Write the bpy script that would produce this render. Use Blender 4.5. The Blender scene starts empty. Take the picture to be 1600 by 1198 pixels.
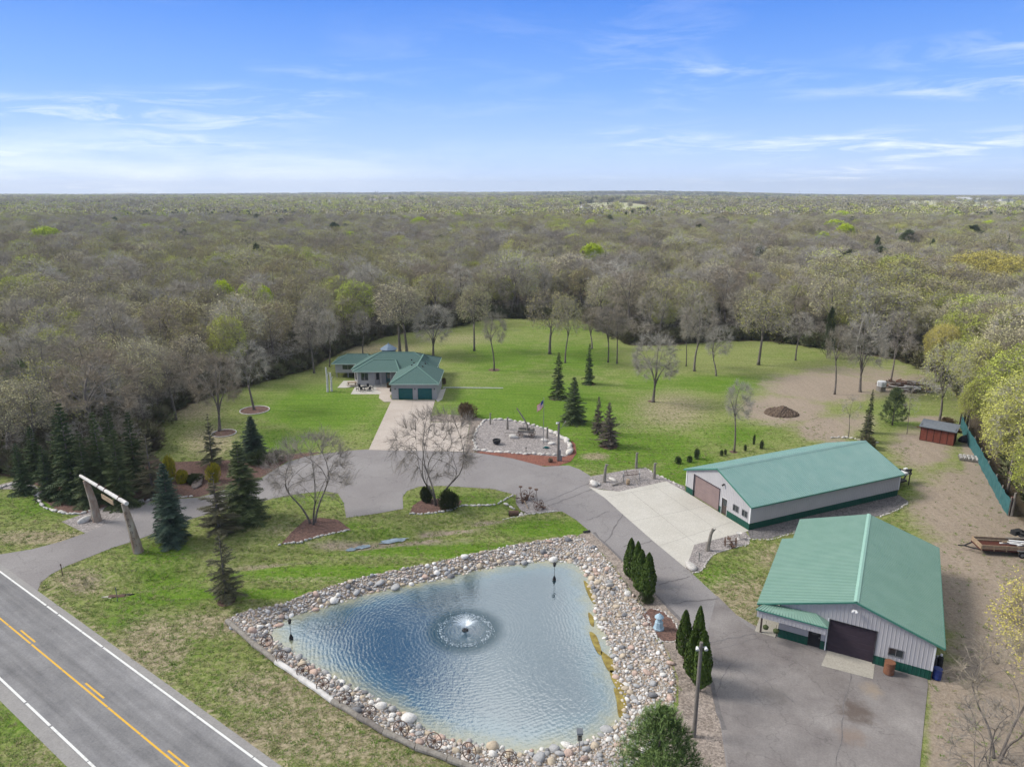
import bpy, math, random
import numpy as np
from mathutils import Vector, Matrix, Euler
R = math.radians
rnd = random.Random(7)
scene = bpy.context.scene
COL = scene.collection

# ------------------------------------------------------------------ camera, sky, sun, exposure
CAM_H = 38.0; FPX = 1100.0; PITCH = math.atan(299 / FPX)
cam_d = bpy.data.cameras.new('camera'); cam = bpy.data.objects.new('camera', cam_d); COL.objects.link(cam)
cam.location = (0, 0, CAM_H); cam.rotation_euler = (math.pi / 2 - PITCH, 0, 0)
cam_d.sensor_width = 36; cam_d.lens = FPX / 1600 * 36; cam_d.clip_start = 0.5; cam_d.clip_end = 40000
scene.camera = cam
scene.view_settings.view_transform = 'Standard'; scene.view_settings.look = 'None'
scene.view_settings.gamma = 1; scene.view_settings.exposure = 0.92
SUN_EL, SUN_AZ = R(40), R(-80)          # azimuth measured from +Y towards +X : light comes from the left, a little beyond
sd = bpy.data.lights.new('sun', 'SUN'); sun = bpy.data.objects.new('sun', sd); COL.objects.link(sun)
sd.energy = 2.4; sd.angle = R(20); sd.color = (1.0, 0.95, 0.87)
sdir = Vector((math.sin(SUN_AZ) * math.cos(SUN_EL), math.cos(SUN_AZ) * math.cos(SUN_EL), math.sin(SUN_EL)))
sun.rotation_euler = sdir.to_track_quat('Z', 'Y').to_euler()

world = bpy.data.worlds.new('World'); scene.world = world; world.use_nodes = True
def build_world():
    nt = world.node_tree; N = nt.nodes; L = nt.links; N.clear()
    out = N.new('ShaderNodeOutputWorld'); bg = N.new('ShaderNodeBackground'); L.new(bg.outputs[0], out.inputs[0])
    sky = N.new('ShaderNodeTexSky'); sky.sky_type = 'NISHITA'; sky.sun_disc = False
    sky.sun_elevation = SUN_EL; sky.sun_rotation = SUN_AZ; sky.air_density = 1.0; sky.dust_density = 0.3; sky.ozone_density = 2.5
    tc = N.new('ShaderNodeTexCoord'); sep = N.new('ShaderNodeSeparateXYZ'); L.new(tc.outputs['Generated'], sep.inputs[0])
    def math_(op, a, b=None, clamp=False):
        m = N.new('ShaderNodeMath'); m.operation = op; m.use_clamp = clamp
        for i, v in enumerate((a, b)):
            if v is None: continue
            if isinstance(v, (int, float)): m.inputs[i].default_value = v
            else: L.new(v, m.inputs[i])
        return m.outputs[0]
    def ramp(fac, stops, interp='LINEAR'):
        r = N.new('ShaderNodeValToRGB'); r.color_ramp.interpolation = interp
        e = r.color_ramp.elements
        while len(e) < len(stops): e.new(0.5)
        for k, (p, c) in enumerate(stops): e[k].position = p; e[k].color = (c, c, c, 1) if isinstance(c, (int, float)) else (*c, 1)
        L.new(fac, r.inputs[0]); return r.outputs[0]
    def mix(f, a, b):
        m = N.new('ShaderNodeMix'); m.data_type = 'RGBA'
        if isinstance(f, (int, float)): m.inputs[0].default_value = f
        else: L.new(f, m.inputs[0])
        for i, v in ((6, a), (7, b)):
            if isinstance(v, tuple): m.inputs[i].default_value = (*v, 1)
            else: L.new(v, m.inputs[i])
        return m.outputs[2]
    # clear-air colour by elevation, mixed with the physical sky
    z = sep.outputs[2]
    grad = ramp(z, [(0.0, (.62, .78, 1.08)), (0.05, (.43, .64, 1.06)), (0.13, (.20, .43, .98)), (0.23, (.07, .26, .87)), (0.45, (.012, .085, .20)), (0.8, (.05, .16, .42))])
    skys = N.new('ShaderNodeVectorMath'); skys.operation = 'SCALE'; L.new(sky.outputs[0], skys.inputs[0]); skys.inputs['Scale'].default_value = 0.09
    base = mix(0.85, skys.outputs[0], grad)
    # cloud sheet at a fixed height: direction / elevation
    dz = math_('ADD', math_('MAXIMUM', z, 0.0), 0.06)
    cx = math_('DIVIDE', sep.outputs[0], dz); cy = math_('DIVIDE', sep.outputs[1], dz)
    comb = N.new('ShaderNodeCombineXYZ'); L.new(cx, comb.inputs[0]); L.new(cy, comb.inputs[1])
    def noise(vec, scale, detail, rough, sc=(1, 1, 1), loc=(0, 0, 0), dist=0.0):
        mp = N.new('ShaderNodeMapping'); L.new(vec, mp.inputs[0]); mp.inputs['Scale'].default_value = sc; mp.inputs['Location'].default_value = loc
        n = N.new('ShaderNodeTexNoise'); n.inputs['Scale'].default_value = scale; n.inputs['Detail'].default_value = detail
        n.inputs['Roughness'].default_value = rough; n.inputs['Distortion'].default_value = dist
        L.new(mp.outputs[0], n.inputs[0]); return n.outputs[0]
    # high thin streaks
    wisp = noise(comb.outputs[0], 1.3, 10, 0.66, (0.9, 1.1, 1), (3.1, 1.7, 0), 0.7)
    wmask = noise(comb.outputs[0], 0.42, 2, 0.5, (1, 1, 1), (8.3, 5.2, 0))
    side = ramp(math_('ABSOLUTE', math_('ADD', sep.outputs[0], 0.05)), [(0.12, .12), (0.42, 1)])
    wmask = math_('MULTIPLY', wmask, 1.0)
    w1 = math_('MULTIPLY', math_('MULTIPLY', side, ramp(wisp, [(0.46, 0), (0.66, 1)])), ramp(wmask, [(0.45, 0), (0.64, 0.75)])); w1 = math_('MULTIPLY', w1, 1.0)
    # low bank towards the left horizon
    bank = noise(tc.outputs['Generated'], 3.0, 7, 0.6, (1, 1, 5.5), (0.3, 0, 0.4), 0.3)
    lb = math_('MULTIPLY', ramp(z, [(0.0, 0.25), (0.02, 0.7), (0.05, 0.6), (0.08, 0.0)]), ramp(sep.outputs[0], [(0.0, 1), (1.0, 0)]))
    xn = math_('ADD', math_('MULTIPLY', sep.outputs[0], -1.6), 0.05, True)
    lb = math_('MULTIPLY', lb, ramp(xn, [(0.0, 0.12), (0.75, 1)]))
    w2 = math_('MULTIPLY', ramp(bank, [(0.42, 0), (0.62, 1)]), lb)
    # heavy broken cloud overhead (seen in the pond)
    big = noise(comb.outputs[0], 1.0, 6, 0.5, (1.5, 1.1, 1), (1.9, 6.6, 0), 0.3)
    w3 = math_('MULTIPLY', ramp(big, [(0.40, 0), (0.52, 1)]), ramp(z, [(0.25, 0), (0.34, 1)]))
    shade = noise(comb.outputs[0], 3.6, 5, 0.55, (1, 1, 1), (7, 3, 0))
    # gaps of deep sky in the overhead cloud
    wob = noise(comb.outputs[0], 5.0, 6, 0.6, (1, 1, 1), (2, 9, 0))
    gaps = None
    for gx, gy, gr, ex in ((-.26, 1.36, .135, .6), (-.20, 1.13, .105, .8), (.33, 1.62, .08, .6), (.9, .4, .3, 1), (-.8, -.3, .4, 1), (.2, -1.2, .5, 1), (-1.6, 1.5, .4, 1), (1.7, .8, .4, 1)):
        dx_ = math_('MULTIPLY', math_('SUBTRACT', cx, gx), ex); dy_ = math_('SUBTRACT', cy, gy)
        d_ = math_('SQRT', math_('ADD', math_('MULTIPLY', dx_, dx_), math_('MULTIPLY', dy_, dy_)))
        d_ = math_('ADD', math_('DIVIDE', d_, gr), math_('MULTIPLY', math_('SUBTRACT', wob, .5), 2.4))
        g_ = ramp(d_, [(.7, 1), (1.0, 0)]); gaps = g_ if gaps is None else math_('MAXIMUM', gaps, g_)
    w3 = math_('MULTIPLY', ramp(z, [(0.30, 0), (0.44, 1)]), math_('SUBTRACT', 1.0, gaps, True))
    cc = mix(ramp(shade, [(0.35, 0), (0.65, 1)]), (.34, .40, .47), (1.20, 1.20, 1.20))
    c1 = mix(w1, base, (1.0, 1.06, 1.16)); c2 = mix(w2, c1, (.98, 1.06, 1.18)); c3 = mix(w3, c2, cc)
    below = ramp(z, [(0.0, 1), (0.001, 0)])
    L.new(c3, bg.inputs[0]); bg.inputs[1].default_value = 0.62
build_world()

# ------------------------------------------------------------------ pixel <-> ground helpers (positions read off the photograph)
CP, SP = math.cos(PITCH), math.sin(PITCH)
def G(x, y, z=0.0):
    u = (x - 800) / FPX; v = (599 - y) / FPX
    t = (z - CAM_H) / (-SP + v * CP)
    return (u * t, (CP + v * SP) * t)
def P(X, Y, Z=0.0):
    y, z = Y, Z - CAM_H
    cf = y * CP - z * SP; cu = y * SP + z * CP
    return 800 + FPX * X / cf, 599 - FPX * cu / cf
def height_px(bx, by, ty):
    X, Y = G(bx, by); lo, hi = 0.0, 60.0
    for _ in range(40):
        m = (lo + hi) / 2
        if P(X, Y, m)[1] > ty: lo = m
        else: hi = m
    return lo
def mpp(X, Y): return math.hypot(Y, CAM_H) / FPX      # metres per photo pixel there
def smooth(pts, n=6, closed=True):
    out = []; k = len(pts)
    rng = range(k) if closed else range(k - 1)
    for i in rng:
        g = (lambda j: pts[j % k]) if closed else (lambda j: pts[min(max(j, 0), k - 1)])
        p0, p1, p2, p3 = g(i - 1), g(i), g(i + 1), g(i + 2)
        for s in range(n):
            t = s / n
            out.append(tuple(0.5 * (2 * b + (c - a) * t + (2 * a - 5 * b + 4 * c - d) * t * t + (3 * b - a - 3 * c + d) * t ** 3) for a, b, c, d in zip(p0, p1, p2, p3)))
    if not closed: out.append(tuple(pts[-1]))
    return out
def in_poly(px, py, poly):
    px = np.asarray(px, float); py = np.asarray(py, float); ins = np.zeros(px.shape, bool); n = len(poly)
    for i in range(n):
        x1, y1 = poly[i]; x2, y2 = poly[(i + 1) % n]
        c = ((y1 > py) != (y2 > py)); 
        if y1 == y2: continue
        ins ^= c & (px < (x2 - x1) * (py - y1) / (y2 - y1) + x1)
    return ins
def poly_dist(px, py, poly, closed=True):
    px = np.asarray(px, float); py = np.asarray(py, float); best = np.full(px.shape, 1e9); n = len(poly)
    for i in range(n if closed else n - 1):
        x1, y1 = poly[i]; x2, y2 = poly[(i + 1) % n]; dx, dy = x2 - x1, y2 - y1; l2 = dx * dx + dy * dy + 1e-9
        t = np.clip(((px - x1) * dx + (py - y1) * dy) / l2, 0, 1)
        best = np.minimum(best, np.hypot(px - x1 - t * dx, py - y1 - t * dy))
    return best

# ------------------------------------------------------------------ materials
MATS = {}
def mat(name, c1, c2=None, rough=0.8, scale=3.0, detail=4, bump=0.0, bscale=None, metal=0.0, rand=0.0, c3=None, vor=None, spec=0.3, lo=0.35, hi=0.65, hue=0.0, stretch=(1, 1, 1)):
    m = bpy.data.materials.new(name); m.use_nodes = True; nt = m.node_tree; N = nt.nodes; L = nt.links
    b = N['Principled BSDF']; b.inputs['Roughness'].default_value = rough; b.inputs['Metallic'].default_value = metal
    b.inputs['Specular IOR Level'].default_value = spec
    tc = N.new('ShaderNodeTexCoord'); mp = N.new('ShaderNodeMapping'); L.new(tc.outputs['Object'], mp.inputs[0]); mp.inputs['Scale'].default_value = stretch
    vec = mp.outputs[0]; col = None
    if c2 is None: c2 = tuple(x * 0.82 for x in c1)
    n = N.new('ShaderNodeTexNoise'); n.inputs['Scale'].default_value = scale; n.inputs['Detail'].default_value = detail; n.inputs['Roughness'].default_value = 0.6
    L.new(vec, n.inputs[0])
    r = N.new('ShaderNodeValToRGB'); r.color_ramp.elements[0].position = lo; r.color_ramp.elements[1].position = hi
    r.color_ramp.elements[0].color = (*c1, 1); r.color_ramp.elements[1].color = (*c2, 1)
    if c3: e = r.color_ramp.elements.new((lo + hi) / 2); e.color = (*c3, 1)
    L.new(n.outputs[0], r.inputs[0]); col = r.outputs[0]
    if vor:                                        # pebble / chip cells: (scale, strength)
        v = N.new('ShaderNodeTexVoronoi'); v.inputs['Scale'].default_value = vor[0]; L.new(vec, v.inputs[0])
        bw = N.new('ShaderNodeSeparateColor'); L.new(v.outputs['Color'], bw.inputs[0])
        mr = N.new('ShaderNodeMapRange'); L.new(bw.outputs[0], mr.inputs[0]); mr.inputs[3].default_value = 1 - vor[1]; mr.inputs[4].default_value = 1 + vor[1]
        vm = N.new('ShaderNodeVectorMath'); vm.operation = 'SCALE'; L.new(col, vm.inputs[0]); L.new(mr.outputs[0], vm.inputs['Scale']); col = vm.outputs[0]
    if rand or hue:
        oi = N.new('ShaderNodeObjectInfo'); hs = N.new('ShaderNodeHueSaturation'); L.new(col, hs.inputs['Color'])
        mr = N.new('ShaderNodeMapRange'); L.new(oi.outputs['Random'], mr.inputs[0]); mr.inputs[3].default_value = 1 - rand; mr.inputs[4].default_value = 1 + rand; L.new(mr.outputs[0], hs.inputs['Value'])
        if hue:
            ml = N.new('ShaderNodeMath'); ml.operation = 'MULTIPLY'; L.new(oi.outputs['Random'], ml.inputs[0]); ml.inputs[1].default_value = 7.31
            fr = N.new('ShaderNodeMath'); fr.operation = 'FRACT'; L.new(ml.outputs[0], fr.inputs[0])
            mh = N.new('ShaderNodeMapRange'); L.new(fr.outputs[0], mh.inputs[0]); mh.inputs[3].default_value = 0.5 - hue; mh.inputs[4].default_value = 0.5 + hue; L.new(mh.outputs[0], hs.inputs['Hue'])
        col = hs.outputs[0]
    L.new(col, b.inputs['Base Color'])
    if bump:
        nb = N.new('ShaderNodeTexNoise'); nb.inputs['Scale'].default_value = bscale or scale * 4; nb.inputs['Detail'].default_value = 3; L.new(vec, nb.inputs[0])
        bp = N.new('ShaderNodeBump'); bp.inputs['Strength'].default_value = bump; bp.inputs['Distance'].default_value = 0.05
        L.new(nb.outputs[0], bp.inputs['Height']); L.new(bp.outputs[0], b.inputs['Normal'])
    MATS[name] = m; return m
def rampmat(name, stops, rough=0.85, noise=0.15, nscale=6.0, bump=0.0):   # colour picked per object from a ramp
    m = bpy.data.materials.new(name); m.use_nodes = True; nt = m.node_tree; N = nt.nodes; L = nt.links; b = N['Principled BSDF']
    b.inputs['Roughness'].default_value = rough; b.inputs['Specular IOR Level'].default_value = 0.2
    oi = N.new('ShaderNodeObjectInfo'); r = N.new('ShaderNodeValToRGB'); r.color_ramp.interpolation = 'LINEAR'; e = r.color_ramp.elements
    while len(e) < len(stops): e.new(0.5)
    for k, (p, c) in enumerate(stops): e[k].position = p; e[k].color = (*c, 1)
    L.new(oi.outputs['Random'], r.inputs[0])
    tc = N.new('ShaderNodeTexCoord'); n = N.new('ShaderNodeTexNoise'); n.inputs['Scale'].default_value = nscale; n.inputs['Detail'].default_value = 4; L.new(tc.outputs['Object'], n.inputs[0])
    mr = N.new('ShaderNodeMapRange'); L.new(n.outputs[0], mr.inputs[0]); mr.inputs[1].default_value = 0.3; mr.inputs[2].default_value = 0.7; mr.inputs[3].default_value = 1 - noise; mr.inputs[4].default_value = 1 + noise
    vm = N.new('ShaderNodeVectorMath'); vm.operation = 'SCALE'; L.new(r.outputs[0], vm.inputs[0]); L.new(mr.outputs[0], vm.inputs['Scale']); L.new(vm.outputs[0], b.inputs['Base Color'])
    if bump:
        bp = N.new('ShaderNodeBump'); bp.inputs['Strength'].default_value = bump; bp.inputs['Distance'].default_value = 0.03; L.new(n.outputs[0], bp.inputs['Height']); L.new(bp.outputs[0], b.inputs['Normal'])
    MATS[name] = m; return m

mat('bark', (.11, .095, .082), (.19, .165, .145), rough=.95, scale=4, rand=.25, bump=.6, bscale=12, stretch=(1, 1, .25))
mat('bark_pale', (.42, .40, .37), (.25, .23, .21), rough=.9, scale=3, rand=.1)
rampmat('twig', [(0, (.23, .205, .155)), (.25, (.36, .335, .285)), (.5, (.27, .225, .165)), (.75, (.46, .43, .37)), (1, (.23, .20, .17))], noise=.2, nscale=.8)
rampmat('twig_pale', [(0, (.36, .34, .31)), (1, (.27, .25, .23))], noise=.1)
mat('twig_pink', (.29, .255, .22), (.22, .19, .165), rough=.9, rand=.06)
rampmat('bud_olive', [(0, (.25, .23, .08)), (.25, (.34, .34, .10)), (.5, (.33, .29, .13)), (.75, (.42, .44, .13)), (1, (.27, .24, .11))], noise=.25, nscale=.7)
rampmat('bud_pale', [(0, (.46, .42, .25)), (.5, (.42, .40, .20)), (1, (.50, .44, .29))], noise=.2, nscale=.7)
rampmat('bud_green', [(0, (.41, .46, .09)), (.4, (.36, .40, .08)), (.8, (.49, .49, .13)), (1, (.35, .43, .07))], noise=.25, nscale=.7)
mat('leaf_lime', (.50, .60, .03), (.38, .47, .03), scale=1, rand=.12)
mat('willow_leaf', (.56, .48, .12), (.44, .40, .11), scale=.7, rand=.05)
mat('needle_blue', (.034, .060, .038), (.080, .118, .078), rough=.75, scale=2.5, rand=.25, hue=.01)
mat('needle_green', (.040, .064, .022), (.095, .125, .05), rough=.8, scale=2.5, rand=.25, hue=.02)
mat('needle_olive', (.15, .15, .08), (.095, .09, .055), rough=.85, scale=2.5, rand=.2, hue=.015)
mat('needle_dead', (.15, .12, .095), (.10, .09, .065), rough=.9, scale=2.5, rand=.1)
mat('needle_pine', (.085, .155, .035), (.22, .31, .11), rough=.75, scale=1.5, rand=.1)
rampmat('turf_blade', [(0, (.30, .25, .14)), (.3, (.13, .17, .04)), (.6, (.09, .17, .02)), (1, (.24, .22, .11))])
mat('arbor', (.042, .080, .012), (.085, .13, .02), rough=.8, scale=3.5, rand=.12)
mat('golden', (.50, .42, .02), (.22, .24, .03), rough=.8, scale=2.5)
mat('shrub_brown', (.20, .12, .06), (.16, .13, .07), rough=.9, scale=2)
mat('shrub_dark', (.032, .05, .016), (.07, .085, .03), rough=.85, scale=2, rand=.15)
mat('brush', (.15, .13, .085), (.13, .15, .06), rough=.9, scale=1.0, rand=.3, hue=.03)
for _n, _c in (('rock_pinkish', (.50, .37, .31)), ('rock_grey', (.36, .36, .365)), ('rock_white', (.68, .66, .63)), ('rock_tan', (.50, .42, .32)), ('rock_slate', (.19, .19, .20))): mat(_n, _c, tuple(x * .72 for x in _c), rough=.85, scale=3.0, bump=.5)
mat('rock_dark', (.09, .075, .07), (.16, .13, .12), rough=.8, scale=3, bump=.5)
rampmat('rock', [(0, (.54, .52, .49)), (.16, (.25, .25, .26)), (.30, (.47, .41, .37)), (.45, (.38, .375, .37)), (.58, (.46, .35, .29)), (.70, (.70, .68, .66)), (.84, (.17, .17, .18)), (1, (.48, .43, .37))], rough=.85, noise=.25, nscale=3.5, bump=.5)
rampmat('rock_pale', [(0, (.50, .48, .45)), (.5, (.42, .40, .38)), (1, (.56, .53, .48))], rough=.85, noise=.2, nscale=3, bump=.5)
mat('siding', (.43, .42, .43), (.40, .39, .40), rough=.5, scale=.7)
mat('siding_house', (.36, .35, .35), (.33, .32, .32), rough=.75, scale=1.2)
mat('wainscot', (.008, .062, .045), (.010, .075, .053), rough=.45, scale=.8)
mat('roof_metal', (.165, .28, .225), (.19, .305, .25), rough=.42, scale=.6, detail=6, metal=.1, spec=.5)
mat('ridge_pale', (.25, .42, .34), (.27, .44, .36), rough=.4)
mat('roof_metal_teal', (.15, .27, .25), (.18, .295, .275), rough=.42, scale=.5, detail=6, metal=.1, spec=.5)
mat('trim_green', (.05, .17, .13), (.055, .19, .145), rough=.4)
mat('shingle', (.045, .095, .085), (.085, .145, .13), rough=.9, scale=9, detail=5, rand=0, bump=.4, bscale=14)
mat('shingle_cap', (.12, .21, .18), (.10, .18, .155), rough=.9, scale=8)
mat('trim_pale', (.46, .58, .52), (.42, .53, .48), rough=.5)
mat('door_mauve', (.24, .175, .165), (.21, .155, .15), rough=.55, scale=.9)
mat('door_dark', (.045, .030, .042), (.035, .025, .035), rough=.6)
mat('door_green', (.006, .085, .085), (.008, .10, .10), rough=.5)
mat('door_brown', (.07, .055, .05), (.06, .045, .04), rough=.5)
mat('glass', (.02, .03, .035), (.03, .04, .045), rough=.08, spec=.8)
mat('white', (.72, .72, .72), (.62, .62, .62), rough=.6)
mat('black', (.012, .012, .014), (.02, .02, .022), rough=.6)
mat('steel', (.28, .29, .30), (.22, .22, .23), rough=.45, metal=.6)
mat('rust', (.085, .055, .045), (.13, .075, .05), rough=.9, scale=6, bump=.4)
mat('weathered', (.17, .15, .13), (.26, .24, .21), rough=.95, scale=5, bump=.5, stretch=(1, 1, .3))
mat('log_white', (.60, .58, .56), (.45, .43, .41), rough=.85, scale=2)
mat('log_brown', (.20, .12, .08), (.34, .30, .25), rough=.9, scale=1.2, bump=.6, stretch=(1, 1, .4))
mat('pole_wood', (.13, .115, .10), (.19, .17, .155), rough=.95, scale=5, stretch=(1, 1, .2), bump=.4)
mat('red_wood', (.16, .043, .028), (.20, .06, .04), rough=.75, scale=2.5, stretch=(1, 1, .3))
mat('red_wood_dark', (.07, .02, .015), (.09, .03, .02), rough=.8)
mat('roof_slate', (.11, .125, .145), (.15, .165, .185), rough=.7, scale=3)
mat('cupola_blue', (.10, .15, .21), (.14, .19, .25), rough=.5, scale=3)
mat('fence_green', (.022, .095, .10), (.045, .14, .145), rough=.7, scale=1.5, detail=6)
mat('lumber', (.36, .27, .18), (.25, .18, .12), rough=.85, scale=3)
mat('lantern_blue', (.25, .36, .44), (.33, .43, .50), rough=.75, scale=5)
mat('barrel_blue', (.012, .03, .14), (.02, .04, .18), rough=.4)
mat('tire', (.018, .018, .02), (.03, .03, .03), rough=.85)
mat('copper_brown', (.14, .06, .035), (.20, .09, .05), rough=.7, scale=5)
mat('dirt_pile', (.075, .052, .038), (.13, .095, .07), rough=1, scale=2.5, bump=1, bscale=5)
mat('far_white', (.5, .5, .5), (.42, .42, .42))
mat('far_roof', (.20, .17, .16), (.26, .23, .22), rand=.3)
mat('puddle', (.42, .50, .58), (.22, .28, .32), rough=.08, scale=1.2, spec=.8, metal=.85)
mat('spray', (.82, .88, .93), (.75, .82, .9), rough=.3)
mat('algae', (.15, .105, .025), (.30, .24, .06), rough=.7, scale=1.6, bump=.3)

# ------------------------------------------------------------------ mesh builder
class MB:
    def __init__(s): s.v = []; s.f = []; s.m = []; s.cur = 0
    def add(s, vs, fs):
        o = len(s.v); s.v.extend([tuple(p) for p in vs]); s.f.extend([tuple(i + o for i in f) for f in fs]); s.m.extend([s.cur] * len(fs)); return s
    def quad(s, a, b, c, d): return s.add((a, b, c, d), ((0, 1, 2, 3),))
    def box(s, c, d, rz=0.0, M=None):
        x, y, z = d[0] / 2, d[1] / 2, d[2] / 2
        vs = [Vector((i * x, j * y, k * z)) for k in (-1, 1) for j in (-1, 1) for i in (-1, 1)]
        rot = M if M is not None else Matrix.Rotation(rz, 3, 'Z')
        vs = [rot @ p + Vector(c) for p in vs]
        return s.add(vs, ((0, 2, 3, 1), (4, 5, 7, 6), (0, 1, 5, 4), (2, 6, 7, 3), (0, 4, 6, 2), (1, 3, 7, 5)))
    def beam(s, a, b, w, h=None):           # square bar from a to b
        a, b = Vector(a), Vector(b); h = h or w; d = b - a; L_ = d.length
        q = d.to_track_quat('X', 'Z').to_matrix()
        return s.box((a + b) / 2, (L_, w, h), M=q)
    def tube(s, pts, rad, n=6, cap=True):
        pts = [Vector(p) for p in pts]; k = len(pts)
        if isinstance(rad, (int, float)): rad = [rad] * k
        o = []
        t = (pts[1] - pts[0]).normalized(); u = t.orthogonal().normalized()
        for i in range(k):
            t = (pts[min(i + 1, k - 1)] - pts[max(i - 1, 0)])
            if t.length < 1e-6: t = Vector((0, 0, 1))
            t.normalize(); u = (u - t * u.dot(t))
            if u.length < 1e-4: u = t.orthogonal()
            u.normalize(); w = t.cross(u)
            for j in range(n):
                a = 2 * math.pi * j / n; o.append(pts[i] + (u * math.cos(a) + w * math.sin(a)) * rad[i])
        fs = [(i * n + j, i * n + (j + 1) % n, (i + 1) * n + (j + 1) % n, (i + 1) * n + j) for i in range(k - 1) for j in range(n)]
        if cap and n > 2: fs.append(tuple(reversed(range(n)))); fs.append(tuple((k - 1) * n + j for j in range(n)))
        return s.add(o, fs)
    def cyl(s, c, r, h, n=16, r2=None): return s.tube([c, (c[0], c[1], c[2] + h)], [r, r if r2 is None else r2], n)
    def lathe(s, prof, c=(0, 0, 0), n=16):
        vs = []; k = len(prof)
        for r, z in prof:
            for j in range(n): a = 2 * math.pi * j / n; vs.append((c[0] + r * math.cos(a), c[1] + r * math.sin(a), c[2] + z))
        fs = [(i * n + j, i * n + (j + 1) % n, (i + 1) * n + (j + 1) % n, (i + 1) * n + j) for i in range(k - 1) for j in range(n)]
        fs.append(tuple(reversed(range(n)))); fs.append(tuple((k - 1) * n + j for j in range(n)))
        return s.add(vs, fs)
    def torus(s, c, R_, r, axis='Y', n=24, m=6, M=None):
        vs = []
        for i in range(n):
            a = 2 * math.pi * i / n
            for j in range(m):
                b = 2 * math.pi * j / m; q = R_ + r * math.cos(b); p = Vector((q * math.cos(a), r * math.sin(b), q * math.sin(a)))
                if axis == 'Z': p = Vector((p.x, p.z, p.y))
                if axis == 'X': p = Vector((p.y, p.x, p.z))
                if M is not None: p = M @ p
                vs.append(p + Vector(c))
        fs = [(i * m + j, i * m + (j + 1) % m, ((i + 1) % n) * m + (j + 1) % m, ((i + 1) % n) * m + j) for i in range(n) for j in range(m)]
        return s.add(vs, fs)
    def poly(s, pts, z=0.0): return s.add([(p[0], p[1], z if len(p) < 3 else p[2]) for p in pts], (tuple(range(len(pts))),))
    def prism(s, pts, z0, z1):
        n = len(pts); s.add([(p[0], p[1], z0) for p in pts] + [(p[0], p[1], z1) for p in pts],
              [tuple(reversed(range(n))), tuple(range(n, 2 * n))] + [(i, (i + 1) % n, n + (i + 1) % n, n + i) for i in range(n)]); return s
    def build(s, name, mats, parent=None, smooth_=False, loc=None):
        me = bpy.data.meshes.new(name); me.from_pydata(s.v, [], s.f)
        if not isinstance(mats, (list, tuple)): mats = [mats]
        for m in mats: me.materials.append(MATS[m] if isinstance(m, str) else m)
        if len(mats) > 1: me.polygons.foreach_set('material_index', s.m)
        if smooth_: me.polygons.foreach_set('use_smooth', [True] * len(me.polygons))
        me.update(); o = bpy.data.objects.new(name, me); COL.objects.link(o)
        if parent is not None: o.parent = parent
        if loc: o.location = loc
        return o
def tag(o, label=None, cat=None, group=None, kind=None):
    if label: o['label'] = label
    if cat: o['category'] = cat
    if group: o['group'] = group
    if kind: o['kind'] = kind
    return o
def thing(name, loc, rz=0.0, label=None, cat=None, group=None):
    o = bpy.data.objects.new(name, None); COL.objects.link(o); o.empty_display_size = .3
    o.location = loc; o.rotation_euler = (0, 0, rz); return tag(o, label, cat, group)
def kids(o, lst): return [c for c in lst if c.parent == o]
def copy_thing(root, parts, loc, rz, label=None, group=None, scale=None):
    r = root.copy(); COL.objects.link(r); r.location = loc; r.rotation_euler = (0, 0, rz)
    if label: r['label'] = label
    if group: r['group'] = group
    if scale: r.scale = scale
    for p in parts:
        c = p.copy(); COL.objects.link(c); c.parent = r
    return r

# ------------------------------------------------------------------ outlines read off the photograph (pixels of the 1600 px picture)
gp = lambda pts, z=0.0: [G(x, y, z) for x, y in pts]
WATER_PX = [(420,985),(455,962),(520,942),(600,920),(690,902),(760,886),(820,878),(860,874),(895,878),(915,892),(925,915),(932,940),(935,965),(945,990),(955,1010),(958,1030),(965,1055),(975,1080),(977,1110),(960,1135),(930,1155),(890,1166),(850,1174),(800,1176),(750,1166),(700,1156),(660,1140),(620,1112),(570,1086),(520,1061),(470,1031),(432,1006)]
OUTER_PX = [(357,968),(380,955),(430,945),(500,921),(580,898),(680,878),(760,860),(820,848),(870,840),(905,838),(940,865),(965,895),(985,925),(1010,955),(1022,985),(1042,1020),(1055,1060),(1055,1090),(1045,1125),(1015,1170),(970,1215),(900,1235),(820,1230),(745,1200),(670,1172),(600,1138),(530,1098),(440,1040),(390,1000),(360,980)]
WATER_Z = -0.75
WATER = smooth(gp(WATER_PX, WATER_Z), 4); OUTER = smooth(gp(OUTER_PX), 4)
DITCH = smooth(gp([(150,922),(215,915),(300,900),(400,880),(500,862),(600,846),(690,828),(760,810),(802,800)], -.45), 5, closed=False)
CLEAR_PX = [(-700,770),(-120,765),(0,742),(60,752),(120,752),(200,742),(236,705),(236,680),(262,652),(300,632),(345,615),(400,600),(480,578),(540,547),(600,527),(660,515),(715,510),(760,498),(900,498),(945,520),(985,540),(1050,540),(1120,532),(1200,533),(1290,545),(1400,562),(1470,585),(1500,625),(1508,655),(1545,735),(1580,800),(1640,850),(1720,1000),(1780,1300),(1500,2600),(-2500,2600),(-2500,900)]
CLEAR = gp(CLEAR_PX)
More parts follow.
